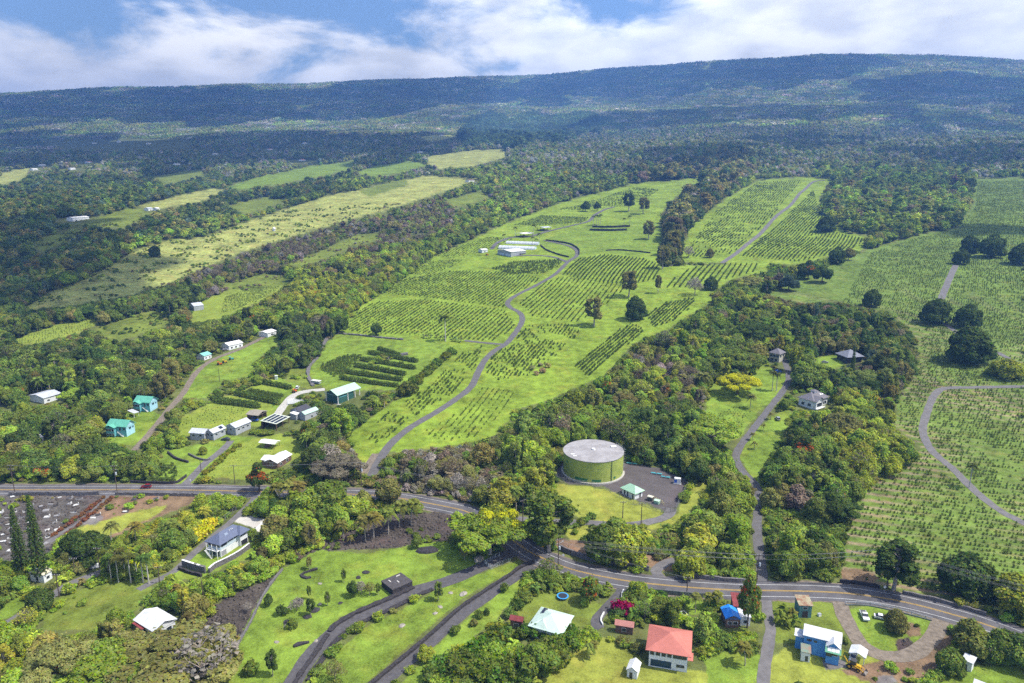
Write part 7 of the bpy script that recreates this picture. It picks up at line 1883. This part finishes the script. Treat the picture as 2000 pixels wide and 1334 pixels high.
# ------------------------------------------------------------------ trees and plants one can point at
PURP = (.30, .015, .07)
KEY = [  # kind, u, v of the foot, height m, width factor, tint, name, label
    ('dome0', 303, 501, 14, 1.15, 'dark green', 'lone_tree', 'lone dark round tree in the left pasture'),
    ('dome1', 1702, 598, 15, 1.05, 'dark green', 'mango_tree', 'dark round tree standing alone above the garden wood'),
    ('dome0', 1826, 632, 20, 1.15, 'dark green', 'mango_tree', 'dark broad round tree left of its twin by the farm track'),
    ('dome1', 1888, 638, 18, 1.1, 'dark green', 'mango_tree', 'dark round tree right of its twin by the farm track'),
    ('dome0', 1890, 707, 24, 1.25, 'dark green', 'mango_tree', 'largest dark round tree in the right-hand coffee'),
    ('dome1', 1966, 736, 12, 1.75, 'yellow-green', 'bushy_tree', 'low light green bushy tree right of the largest dark tree'),
    ('dome1', 1876, 516, 16, 1.1, 'dark green', 'mango_tree', 'dark round tree at the top of the straight track'),
    ('dome0', 1893, 494, 20, 1.1, 'dark green', 'mango_tree', 'dark tree just behind the one topping the track'),
    ('dome1', 1936, 502, 25, 1.0, 'dark green', 'mango_tree', 'tall dark tree right of the track top'),
    ('dome0', 1992, 516, 22, 1.1, 'dark green', 'mango_tree', 'dark tree cut by the right edge of the upper field'),
    ('dome0', 1614, 452, 22, 1.2, 'dark green', 'round_tree', 'dark round tree in front of the upper right wood'),
    ('dome1', 1634, 515, 18, 1.0, 'dark green', 'round_tree', 'dark round tree at the lower corner of the upper field'),
    ('round1', 1657, 508, 13, 1.0, 'olive', 'round_tree', 'smaller olive tree beside the dark corner tree'),
    ('round0', 1540, 568, 15, 1.3, 'blue-green', 'round_tree', 'blue-green round tree at the head of the garden gulch'),
    ('round2', 1565, 545, 16, 1.2, 'dark green', 'round_tree', 'dark tree at the head of the garden gulch, farther one'),
    ('round3', 1605, 552, 16, 1.2, 'dark green', 'round_tree', 'dark round tree right of the red-flowered gulch tree'),
    ('flowering0', 1578, 545, 18, 1.1, 'dark green', 'tulip_tree', 'red-flowered tree at the head of the garden gulch'),
    ('tall0', 1160, 637, 24, 1.25, 'olive', 'gum_tree', 'tall dark gum tree at the left end of the dry hedge'),
    ('dome0', 1241, 624, 20, .95, 'dark green', 'round_tree', 'dense dark egg-shaped tree in the middle of the fields'),
    ('tall1', 1228, 580, 24, 1.3, 'olive', 'gum_tree', 'brownish gum tree at the edge of the dense rows'),
    ('tall2', 1285, 573, 17, .7, 'olive', 'gum_tree', 'thin ragged gum sapling in the dry grass'),
    ('tall0', 1294, 525, 25, 1.2, 'olive', 'gum_tree', 'gum tree at the lower end of the gum belt'),
    ('tall1', 1312, 498, 28, 1.4, 'olive', 'gum_tree', 'tall gum tree second from the lower end of the belt'),
    ('tall2', 1318, 470, 30, 1.5, 'brown', 'gum_tree', 'brown-leaved gum tree in the lower gum belt'),
    ('bare0', 1357, 576, 15, 1.1, 'greyish', 'bare_tree', 'pale leafless tree among the short rows'),
    ('dome1', 1388, 566, 13, 1.1, 'dark green', 'round_tree', 'round dark tree right of the pale leafless tree'),
    ('tall0', 1267, 467, 24, 1.25, 'olive', 'gum_tree', 'single gum tree with split trunk on the mown hill'),
    ('round0', 1144, 413, 17, 1.2, 'dark green', 'round_tree', 'broad dark tree behind the row of palms'),
    ('round1', 1166, 412, 15, .9, 'dark green', 'round_tree', 'narrow dark tree just right of the broad one'),
    ('tall1', 1228, 413, 30, 1.3, 'dark green', 'gum_tree', 'tall dark gum tree left of the gum belt'),
    ('tall2', 1256, 418, 26, 1.4, 'olive', 'gum_tree', 'leaning gum tree between the tall one and the belt'),
    ('bare1', 1345, 503, 12, 1.1, 'greyish', 'bare_tree', 'grey half-bare bush beside the upper field'),
    ('dome0', 1386, 503, 11, .9, 'olive', 'round_tree', 'grey-green round shrub beside the upper field'),
    ('round2', 668, 650, 12, .9, 'dark green', 'round_tree', 'dark slim tree at the lower left field corner'),
    ('round3', 736, 655, 10, 1.0, 'dark green', 'round_tree', 'small dark tree on the lower field edge'),
    ('umbrella0', 957, 1082, 15, 1.25, 'bright green', 'monkeypod_tree', 'spreading green monkeypod tree at the road bend'),
    ('yellowumbrella', 966, 1070, 16.5, .80, 'yellow-green', 'golden_tree', 'golden-yellow crowned tree rising out of the monkeypod'),
    ('yellowumbrella', 1440, 770, 12, 1.35, 'golden', 'golden_tree', 'bright yellow spreading tree on the garden lawn'),
    ('umbrella1', 1435, 728, 15, 1.45, 'green', 'monkeypod_tree', 'large green umbrella tree behind the yellow tree'),
    ('umbrella0', 1475, 672, 15, 1.3, 'dark green', 'monkeypod_tree', 'dark green umbrella tree at the back of the garden'),
    ('umbrella1', 1378, 868, 14, 1.5, 'bright green', 'monkeypod_tree', 'bright green umbrella tree left of the garden drive'),
    ('umbrella0', 1600, 738, 9, 1.0, 'bright green', 'monkeypod_tree', 'low bright green flat tree behind the cupola house'),
    ('umbrella1', 350, 1345, 13, 1.7, 'olive', 'albizia_tree', 'huge pale flat-crowned tree at the bottom left'),
    ('bare1', 398, 1338, 15, 1.6, 'greyish', 'bare_tree', 'huge grey half-bare tree beside the lava channel'),
    ('umbrella0', 215, 1345, 11, 1.5, 'bright green', 'albizia_tree', 'bright flat-crowned tree at the bottom left edge'),
    ('tall0', 1072, 1078, 24, 1.55, 'green', 'vine_covered_tree', 'massive vine-covered tree above the road bend'),
    ('dome0', 1180, 1092, 14, 1.1, 'green', 'round_tree', 'dark green leafy tree left in the clump below the tank'),
    ('dome1', 1222, 1096, 14.5, 1.15, 'yellow-green', 'round_tree', 'yellow-green leafy tree right in the clump below the tank'),
    ('round3', 1203, 1075, 13, 1.3, 'green', 'round_tree', 'green tree at the back of the clump below the tank'),
    ('dome1', 1345, 1120, 10, 1.2, 'yellow-green', 'round_tree', 'round yellow-green tree above the retaining wall'),
    ('tall1', 1745, 1152, 18, 1.7, 'dark green', 'vine_covered_tree', 'dark vine-covered tree round the roadside pole'),
    ('dome1', 1882, 1158, 15, 1.2, 'dark green', 'round_tree', 'dark tree with grey top in the roadside coffee'),
    ('round0', 1978, 1192, 13, 1.4, 'yellow-green', 'round_tree', 'yellow-green tree at the right edge above the road'),
    ('dome0', 1748, 1231, 7.5, 1.0, 'olive', 'round_tree', 'neat round olive tree beside the white car'),
    ('dome1', 1853, 1313, 8, 1.0, 'green', 'round_tree', 'round green tree left of the white hut'),
    ('dome0', 1950, 1288, 10, 1.1, 'green', 'round_tree', 'large leafy tree hiding the road at lower right'),
    ('round2', 1985, 1296, 10, 1.2, 'dark green', 'round_tree', 'dark leafy tree cut by the lower right edge'),
    ('round1', 1895, 1262, 8, 1.2, 'green', 'round_tree', 'green bushy tree by the gravel turn'),
    ('flowering1', 1459, 1226, 18, .55, 'green', 'tulip_tree', 'tall tree with red flowers over the maroon roof'),
    ('flowering0', 507, 962, 14, 1.0, 'dark green', 'tulip_tree', 'red-flowered tree left of the low white roof'),
    ('flowering1', 1152, 1178, 9.5, 1.1, 'green', 'tulip_tree', 'orange-flowered tree beside the trampoline'),
    ('flowering0', 1570, 905, 14, 1.2, 'dark green', 'tulip_tree', 'red-flowered tree in front of the cupola house'),
    ('round0', 525, 1183, 4.6, .75, 'dark green', 'lawn_tree', 'small slim tree at the left of the valley lawn'),
    ('tall0', 533, 1321, 9, .75, 'dark green', 'lawn_tree', 'slim dark tree near the bottom of the valley lawn'),
    ('bush0', 491, 1316, 4.5, .8, 'green', 'lawn_tree', 'shrubby sapling left of the slim dark tree'),
    ('tall1', 607, 1201, 6, 1.0, 'dark green', 'lawn_tree', 'dark tree in the rocky clump of the valley lawn'),
    ('bare1', 580, 1192, 4.0, 1.4, 'greyish', 'lawn_tree', 'grey twiggy bush in the rocky clump'),
    ('bush1', 550, 1200, 3.6, .8, 'dark green', 'lawn_tree', 'dark bush left of the rocky clump'),
    ('bush2', 570, 1226, 3.0, 1.1, 'green', 'lawn_tree', 'green bush below the rocky clump'),
    ('tall2', 604, 1170, 5.2, .6, 'green', 'lawn_tree', 'thin sapling above the rocky clump'),
    ('tall0', 640, 1183, 5.6, .7, 'green', 'lawn_tree', 'open sapling right of the rocky clump'),
    ('tall1', 672, 1137, 5.2, .7, 'green', 'lawn_tree', 'open sapling near the curved stone border'),
    ('tall2', 604, 1112, 5.0, .9, 'olive', 'lawn_tree', 'thin sapling at the lava edge of the lawn'),
    ('round3', 690, 1165, 6.0, .7, 'dark green', 'lawn_tree', 'dark slim tree left of the lava platform'),
    ('bare0', 706, 1160, 4.5, 1.1, 'greyish', 'lawn_tree', 'grey twiggy tree left of the lava platform'),
    ('bare0', 722, 1162, 4.5, 1.1, 'olive', 'lawn_tree', 'pale twiggy tree closest to the lava platform'),
    ('tall0', 739, 1162, 4.6, .8, 'green', 'lawn_tree', 'sapling at the corner of the lava platform'),
    ('round1', 814, 1070, 5.0, .9, 'green', 'lawn_tree', 'small round tree on the upper valley lawn'),
    ('bare1', 907, 1093, 5.2, 1.0, 'olive', 'lawn_tree', 'pale sapling left of the valley gate'),
    ('tall1', 856, 1173, 7.0, .95, 'green', 'lawn_tree', 'leafy sapling between the two drives'),
    ('bare0', 485, 1195, 3.5, 1.0, 'greyish', 'lawn_tree', 'twiggy shrub on the left lawn edge'),
    ('bare1', 655, 1330, 6.5, 1.0, 'olive', 'lawn_tree', 'pale bushy tree between the drives at the bottom'),
    ('bush0', 985, 1155, 3.2, .8, 'green', 'lawn_tree', 'small bush at the top of the right lawn strip'),
    ('bush1', 936, 1205, 2.6, .9, 'green', 'lawn_tree', 'first small bush down the right lawn strip'),
    ('bush2', 950, 1200, 2.2, .9, 'dark green', 'lawn_tree', 'second small bush down the right lawn strip'),
    ('bush0', 925, 1222, 2.4, .9, 'olive', 'lawn_tree', 'third small bush down the right lawn strip'),
    ('bush1', 890, 1238, 3.0, .9, 'green', 'lawn_tree', 'fourth small bush down the right lawn strip'),
    ('round2', 832, 1290, 5.0, 1.1, 'yellow-green', 'lawn_tree', 'yellow-green tree at the foot of the right lawn strip'),
    ('dome0', 397, 887, 4.5, 1.0, 'yellow-green', 'garden_tree', 'small yellow-green tree in front of the long house'),
    ('dome0', 150, 1090, 11, 1.1, 'dark green', 'round_tree', 'large round tree left of the pair by the cemetery path'),
    ('dome1', 180, 1095, 12, 1.2, 'dark green', 'round_tree', 'large round tree right of the pair by the cemetery path'),
    ('dome1', 80, 1190, 8, 1.1, 'dark green', 'round_tree', 'dark round tree beside the lower left drive'),
    ('dome0', 228, 1222, 6.5, 1.0, 'bright green', 'round_tree', 'bright green round tree left of the metal roof'),
    ('dome1', 392, 1205, 7, 1.2, 'yellow-green', 'round_tree', 'golden-green round tree right of the metal roof'),
    ('round0', 590, 1060, 13, 1.2, 'bright green', 'round_tree', 'bright green tree at the lava channel head'),
    ('round1', 610, 1010, 13, 1.2, 'bright green', 'round_tree', 'bright green tall tree beside the main road'),
    ('round2', 640, 1005, 15, 1.2, 'green', 'round_tree', 'tall green tree with orange tips beside the main road'),
    ('round3', 760, 985, 12, 1.0, 'olive', 'round_tree', 'pale feathery tree in front of the road curve'),
    ('round1', 560, 1075, 9, 1.2, 'green', 'round_tree', 'green tree below the terrace wall'),
    ('bamboo', 1548, 726, 18, .9, 'yellow-green', 'bamboo_clump', 'tall feathery bamboo clump beside the garden drive'),
    ('pine', 44, 1116, 26, .95, 'dark green', 'pine_tree', 'shorter of two columnar pines by the cemetery'),
    ('pine', 82, 1134, 33, .85, 'dark green', 'pine_tree', 'taller of two columnar pines by the cemetery'),
    ('pine', 1663, 738, 21, .8, 'dark green', 'pine_tree', 'slim columnar pine in front of the dark pavilion house'),
    ('pine', 1577, 693, 17, 2.0, 'bright green', 'pine_tree', 'bright green cone-shaped tree left of the pavilion house'),
    ('pine', 1590, 680, 17, 2.0, 'green', 'pine_tree', 'green cone-shaped tree behind the bright one'),
    ('pine', 1527, 668, 15, 1.4, 'dark green', 'pine_tree', 'dark conical tree behind the grey hip-roofed house'),
    ('dome1', 1640, 790, 8, 1.1, 'golden', 'golden_shrub', 'golden shrub right of the cupola house'),
]
for i, (kd, u_, v_, hh, wd, tn, nm, lb) in enumerate(KEY):
    p = gp(u_, v_); tt = TINT[tn] if isinstance(tn, str) else tn
    j = 1 + .08 * math.sin(i * 7.1)
    plant(kd, nm, p.x, p.y, hh, [c * j for c in tt], lb, 'tree', wide=wd)
# palms
PALMS = [('royal', 870, 667, 21, 'tall single palm at the end of the coffee hedge')]
for i, (u_, v_, hh) in enumerate([(971,483,13), (985,476,13), (1006,463,14), (1042,461,16)]):
    PALMS.append(('royal', u_, v_, hh, ['leftmost', 'second', 'third', 'fourth'][i] + ' palm of those around the greenhouses, counting from left'))
for i, (u_, v_, hh) in enumerate([(1040,482,13), (1047,484,12), (1053,476,14)]): PALMS.append(('royal', u_, v_, hh, ['left', 'middle', 'right'][i] + ' palm in the tight clump beside the greenhouses'))
for i, (u_, v_, hh) in enumerate([(1159,441,15), (1165,440,16), (1169,439,14), (1173,438,15)]): PALMS.append(('royal', u_, v_, hh, ['first', 'second', 'third', 'fourth'][i] + ' palm from the left behind the lava terrace'))
PALMS += [('royal', 1219, 443, 13, 'shorter palm at the right end of the lava terrace'), ('royal', 1230, 442, 16, 'taller palm at the right end of the lava terrace'), ('royal', 1508, 763, 13, 'left palm of the garden pair beside the drive'), ('royal', 1516, 764, 12, 'right palm of the garden pair beside the drive'),
          ('coconut', 1465, 797, 9, 'dark palm at the edge of the garden lawn'), ('royal', 1893, 952, 12, 'single palm beside the right-hand farm road'), ('coconut', 337, 858, 9, 'feathery palm beside the long house'),
          ('coconut', 672, 1056, 9, 'pale coconut palm at the head of the lava channel'), ('youngpalm', 685, 1063, 4, 'young palm below the pale coconut palm')]
for i, (u_, v_, hh) in enumerate([(714,1057,11), (730,1050,12), (759,1044,11), (780,1028,12), (803,1026,12)]): PALMS.append(('coconut', u_, v_, hh, ['leftmost', 'second', 'third', 'fourth', 'rightmost'][i] + ' coconut palm in the row on the lava channel'))
for i, (u_, v_, hh) in enumerate([(548,988,11), (562,992,12), (575,984,11), (590,990,12), (566,975,10)]): PALMS.append(('coconut', u_, v_, hh, ['first', 'second', 'third', 'fourth', 'rearmost'][i] + ' coconut palm in the clump beside the main road'))
for i, (u_, v_, hh) in enumerate([(218,1060,9), (266,1062,10)]): PALMS.append(('coconut', u_, v_, hh, ['left', 'right'][i] + ' yellowish coconut palm below the dry slope'))
for i, (u_, v_, hh) in enumerate([(205,1120,10), (218,1135,11), (232,1138,11), (246,1132,10), (256,1138,12), (268,1128,10), (280,1138,11), (291,1140,12), (240,1122,11)]): PALMS.append(('royal', u_, v_, hh, ['first', 'second', 'third', 'fourth', 'fifth', 'sixth', 'seventh', 'eighth', 'ninth'][i] + ' slender palm in the grove beside the lower left drive'))
PALMS += [('coconut', 1402, 1192, 7, 'coconut palm nearest the blue tarpaulin'), ('coconut', 1358, 1196, 7, 'coconut palm behind the red roof'), ('coconut', 1380, 1186, 6, 'coconut palm between the red roof and the road'), ('coconut', 1455, 1300, 8, 'thin palm standing beside the lower right lane'),
          ('youngpalm', 345, 1165, 5, 'bushy palm below the terrace lawn'), ('youngpalm', 362, 1170, 5, 'golden palm below the terrace lawn'), ('youngpalm', 1150, 1285, 5, 'bushy palm left on the dry lawn edge'), ('youngpalm', 1160, 1278, 5, 'second bushy palm on the dry lawn edge')]
for i, (u_, v_) in enumerate([(1470,860), (1490,842), (1505,820), (1473,878)]): PALMS.append(('youngpalm', u_, v_, 4.5, ['lowest', 'second', 'third', 'fourth'][i] + ' young palm in the row beside the garden drive'))
for i, (kd, u_, v_, hh, lb) in enumerate(PALMS):
    p = gp(u_, v_)
    tt = (.115, .155, .032) if kd == 'royal' else (.22, .23, .05)
    plant(kd, 'palm_tree', p.x, p.y, hh, [c * rnd.uniform(.85, 1.15) for c in tt], lb, 'palm', parts=('trunk', 'crown'))
# coloured shrubs, bananas, hedges
def row(a, b, n, jit=0.0):
    return [(a[0] + (b[0] - a[0]) * (i + .5) / n + rnd.uniform(-jit, jit), a[1] + (b[1] - a[1]) * (i + .5) / n + rnd.uniform(-jit, jit)) for i in range(n)]
SHRUBS = [
    ([(378,1062), (385,1054), (393,1047), (400,1042), (407,1036), (414,1030)], 'bush', 4.6, (.60, .56, .03), 'golden_shrub', 'bright yellow croton bush in the hedge beside the white house', 'yellow hedge by the white house'),
    ([(262,1120), (270,1112)], 'bush', 4.2, (.60, .56, .03), 'golden_shrub', 'bright yellow bush inside the slender palm grove', 'yellow bushes in the palm grove'),
    ([(1209,1196), (1219,1193), (1226,1199)], 'bush', 3.6, PURP, 'bougainvillea', 'crimson bougainvillea bush in front of the pink cottage', 'crimson bougainvillea clump'),
    (row((206,972), (100,1050), 18, 1.5) + row((222,972), (112,1062), 18, 1.5), 'bush', 1.6, (.27, .135, .06), 'hedge_shrub', 'rust-red croton bush in the hedges lining the cemetery path', 'croton hedges along the cemetery path'),
    (row((400,928), (470,868), 12, 2), 'bush', 2.4, (.27, .28, .035), 'hedge_shrub', 'yellow-green bush in the hedge beside the long house drive', 'hedge beside the long house drive'),
    (row((805,755), (885,690), 11, 2), 'bush', 5.2, (.16, .21, .03), 'hedge_tree', 'rounded green bush in the hedge right of the barn terraces', 'rounded hedge right of the barn terraces'),
    (row((790,778), (800,765), 2, 2), 'bush', 8, (.13, .15, .03), 'hedge_tree', 'dark bush at the lower end of the barn terrace hedge', 'dark bushes ending the barn hedge'),
    ([(1600,760), (1612,758), (1622,765), (1606,772), (1632,772)], 'banana', 4.2, (.15, .26, .05), 'banana_plant', 'banana plant in the patch behind the cupola house', 'banana patch by the cupola house'),
    ([(602,928), (612,922), (622,930), (596,918)], 'banana', 4.2, (.14, .24, .05), 'banana_plant', 'banana plant right of the low white roof', 'banana patch by the low white roof'),
    ([(1060,1152), (1045,1158), (1075,1150)], 'banana', 4.0, (.17, .26, .05), 'banana_plant', 'banana plant left of the trampoline', 'banana patch by the trampoline'),
    ([(1545,1210), (1530,1200), (1520,1215), (1535,1222), (1550,1222)], 'banana', 3.6, (.22, .27, .04), 'banana_plant', 'broad-leaved plant left of the rusty shed', 'broad-leaved patch by the rusty shed'),
    (row((845,1330), (990,1255), 14, 10) + row((900,1334), (1120,1265), 20, 10) + row((960,1334), (1090,1300), 12, 8), 'bush', 5.2, (.15, .22, .035), 'hedge_tree', 'feathery green shrub of the thicket at the bottom centre', 'feathery thicket at the bottom centre'),
    (row((1010,1245), (1120,1240), 9, 4), 'bush', 4.0, (.12, .18, .03), 'hedge_tree', 'dark green shrub screening the mint-roofed house', 'screen in front of the mint-roofed house'),
    (row((1120,1040), (1160,1010), 8, 6), 'bush', 2.6, (.20, .30, .05), 'leafy_shrub', 'big-leaved light green shrub left of the tank drive', 'big-leaved shrubs left of the tank drive'),
    (row((1275,1075), (1320,1070), 8, 7), 'bush', 2.6, (.18, .28, .05), 'leafy_shrub', 'big-leaved light green shrub above the retaining wall', 'big-leaved shrubs above the retaining wall'),
    (row((820,657), (905,668), 9, 3), 'banana', 3.4, (.20, .26, .08), 'banana_plant', 'pale banana plant along the lower field edge', 'banana row along the lower field edge'),
    ([(1040,722), (1055,715), (1070,718), (1060,728), (1048,732)], 'bush', 3.0, (.42, .38, .16), 'dry_grass_clump', 'straw-coloured tall grass clump in the dry gulch', 'straw-coloured grass in the gulch'),
]
for pts, kd, hh, tt, nm, lb, gr in SHRUBS:
    for i, (u_, v_) in enumerate(pts):
        p = gp(u_, v_)
        k_ = kd + str(i % 3) if kd == 'bush' else kd
        plant(k_, nm, p.x, p.y, hh * rnd.uniform(.8, 1.2), [c * rnd.uniform(.85, 1.15) for c in tt], lb, 'shrub', gr, parts=('stem', 'foliage'))
# ------------------------------------------------------------------ unseen clouds added overhead to shade the land and the air itself
cloud_m = mat('cloud', (.86, .87, .89), 1.0, spec=0.0)
def cloud(u0, u1, v0, v1, seed, fill=1.0, zc=2050.0, polar=False):
    """a cumulus field whose shade falls on the land between these photo columns and rows"""
    g = np.random.default_rng(seed)
    n = max(8, int(fill * 26))
    if not polar:
        a, b = ground([u0, u1], [(v0 + v1) / 2] * 2)
        f, k = ground([(u0 + u1) / 2] * 2, [v1, v0])
    if polar:      # bearing and range instead of photo columns and rows
        az, rg = (u0 + u1) / 2, (v0 + v1) / 2
        c = np.array([rg * math.sin(az), rg * math.cos(az), 0]); c[2] = tz(c[0], c[1])
        a = np.array([rg * math.sin(u0), rg * math.cos(u0), 0]); b = np.array([rg * math.sin(u1), rg * math.cos(u1), 0])
        f = np.array([v0 * math.sin(az), v0 * math.cos(az), 0]); k = np.array([v1 * math.sin(az), v1 * math.cos(az), 0])
    else: c = (a + b) / 2
    ex = (b - a)[:2] / 2; ey = (k - f)[:2] / 2
    cz = c[2]
    off = Vector((sun_dir.x, sun_dir.y)) / sun_dir.z * (zc - cz)
    vs = []; fs = []
    bm = bmesh.new()
    for i in range(n):
        r = math.sqrt(g.uniform(0, 1)); t = g.uniform(0, 6.283)
        p = c[:2] + ex * r * math.cos(t) + ey * r * math.sin(t)
        size = g.uniform(.16, .40) * (1.15 - .6 * r)
        sx = np.linalg.norm(ex) * size * 1.1; sy = np.linalg.norm(ey) * size * 1.5
        mtx = Matrix.Translation((p[0] + off.x, p[1] + off.y, zc + g.uniform(0, 40))) @ Matrix.Diagonal((sx, sy, min(sx, sy, 160) * .6 + 20, 1))
        bmesh.ops.create_icosphere(bm, subdivisions=2, radius=1.0, matrix=mtx)
    for vv in bm.verts:
        q = vv.co
        vv.co.x += 22 * math.sin(q.y / 61 + q.z / 30) + 14 * math.sin(q.y / 23); vv.co.y += 22 * math.sin(q.x / 57) + 14 * math.sin(q.x / 21 + 1)
        vv.co.z = max(vv.co.z, zc - 15 + 8 * math.sin(q.x / 40))
    me = bpy.data.meshes.new('cloud'); bm.to_mesh(me); bm.free(); me.materials.append(cloud_m)
    o = bpy.data.objects.new('cloud', me); COL.objects.link(o); tag(o, kind='structure')
for i, c_ in enumerate([(-120, 300, 415, 600), (-100, 330, 262, 330), (300, 640, 258, 318), (600, 900, 252, 300), 
                        (1250, 1520, 282, 318), (1480, 1700, 250, 300), (1650, 2080, 190, 235), (1750, 2080, 285, 320), (1350, 1640, 205, 228), (1900, 2100, 440, 470)]):
    cloud(*c_, seed=50 + i, fill=.8 if i >= 4 else 1.1)
for i, c_ in enumerate([(-.66, -.30, 4300, 7350), (-.34, -.02, 4700, 7350), (0.0, .26, 5300, 7350), (.22, .46, 5700, 7350), (.42, .66, 4800, 6200), (.10, .34, 3500, 4300), (-.62, -.42, 3300, 3900)]):
    cloud(*c_, seed=90 + i, fill=1.6, polar=True)
zz = [v.co.z for v in ground_obj.data.vertices]
HZ0, HZ1 = min(zz) - 2.0, max(zz) + 40.0
hb = MB().box(-11800, -11800, HZ0, 11800, 11800, HZ1).build('haze')
tag(hb, 'thin blue haze lying over the whole landscape', 'haze', kind='stuff')
hm = bpy.data.materials.new('haze'); hm.use_nodes = True
hn = hm.node_tree; hn.nodes.clear()
ho = hn.nodes.new('ShaderNodeOutputMaterial'); hv = hn.nodes.new('ShaderNodeVolumePrincipled')
hv.inputs['Color'].default_value = (.17, .40, 1.0, 1)
hv.inputs['Density'].default_value = 1.5e-4
hv.inputs['Anisotropy'].default_value = 0.1
hn.links.new(hv.outputs[0], ho.inputs['Volume'])
hb.data.materials.append(hm)
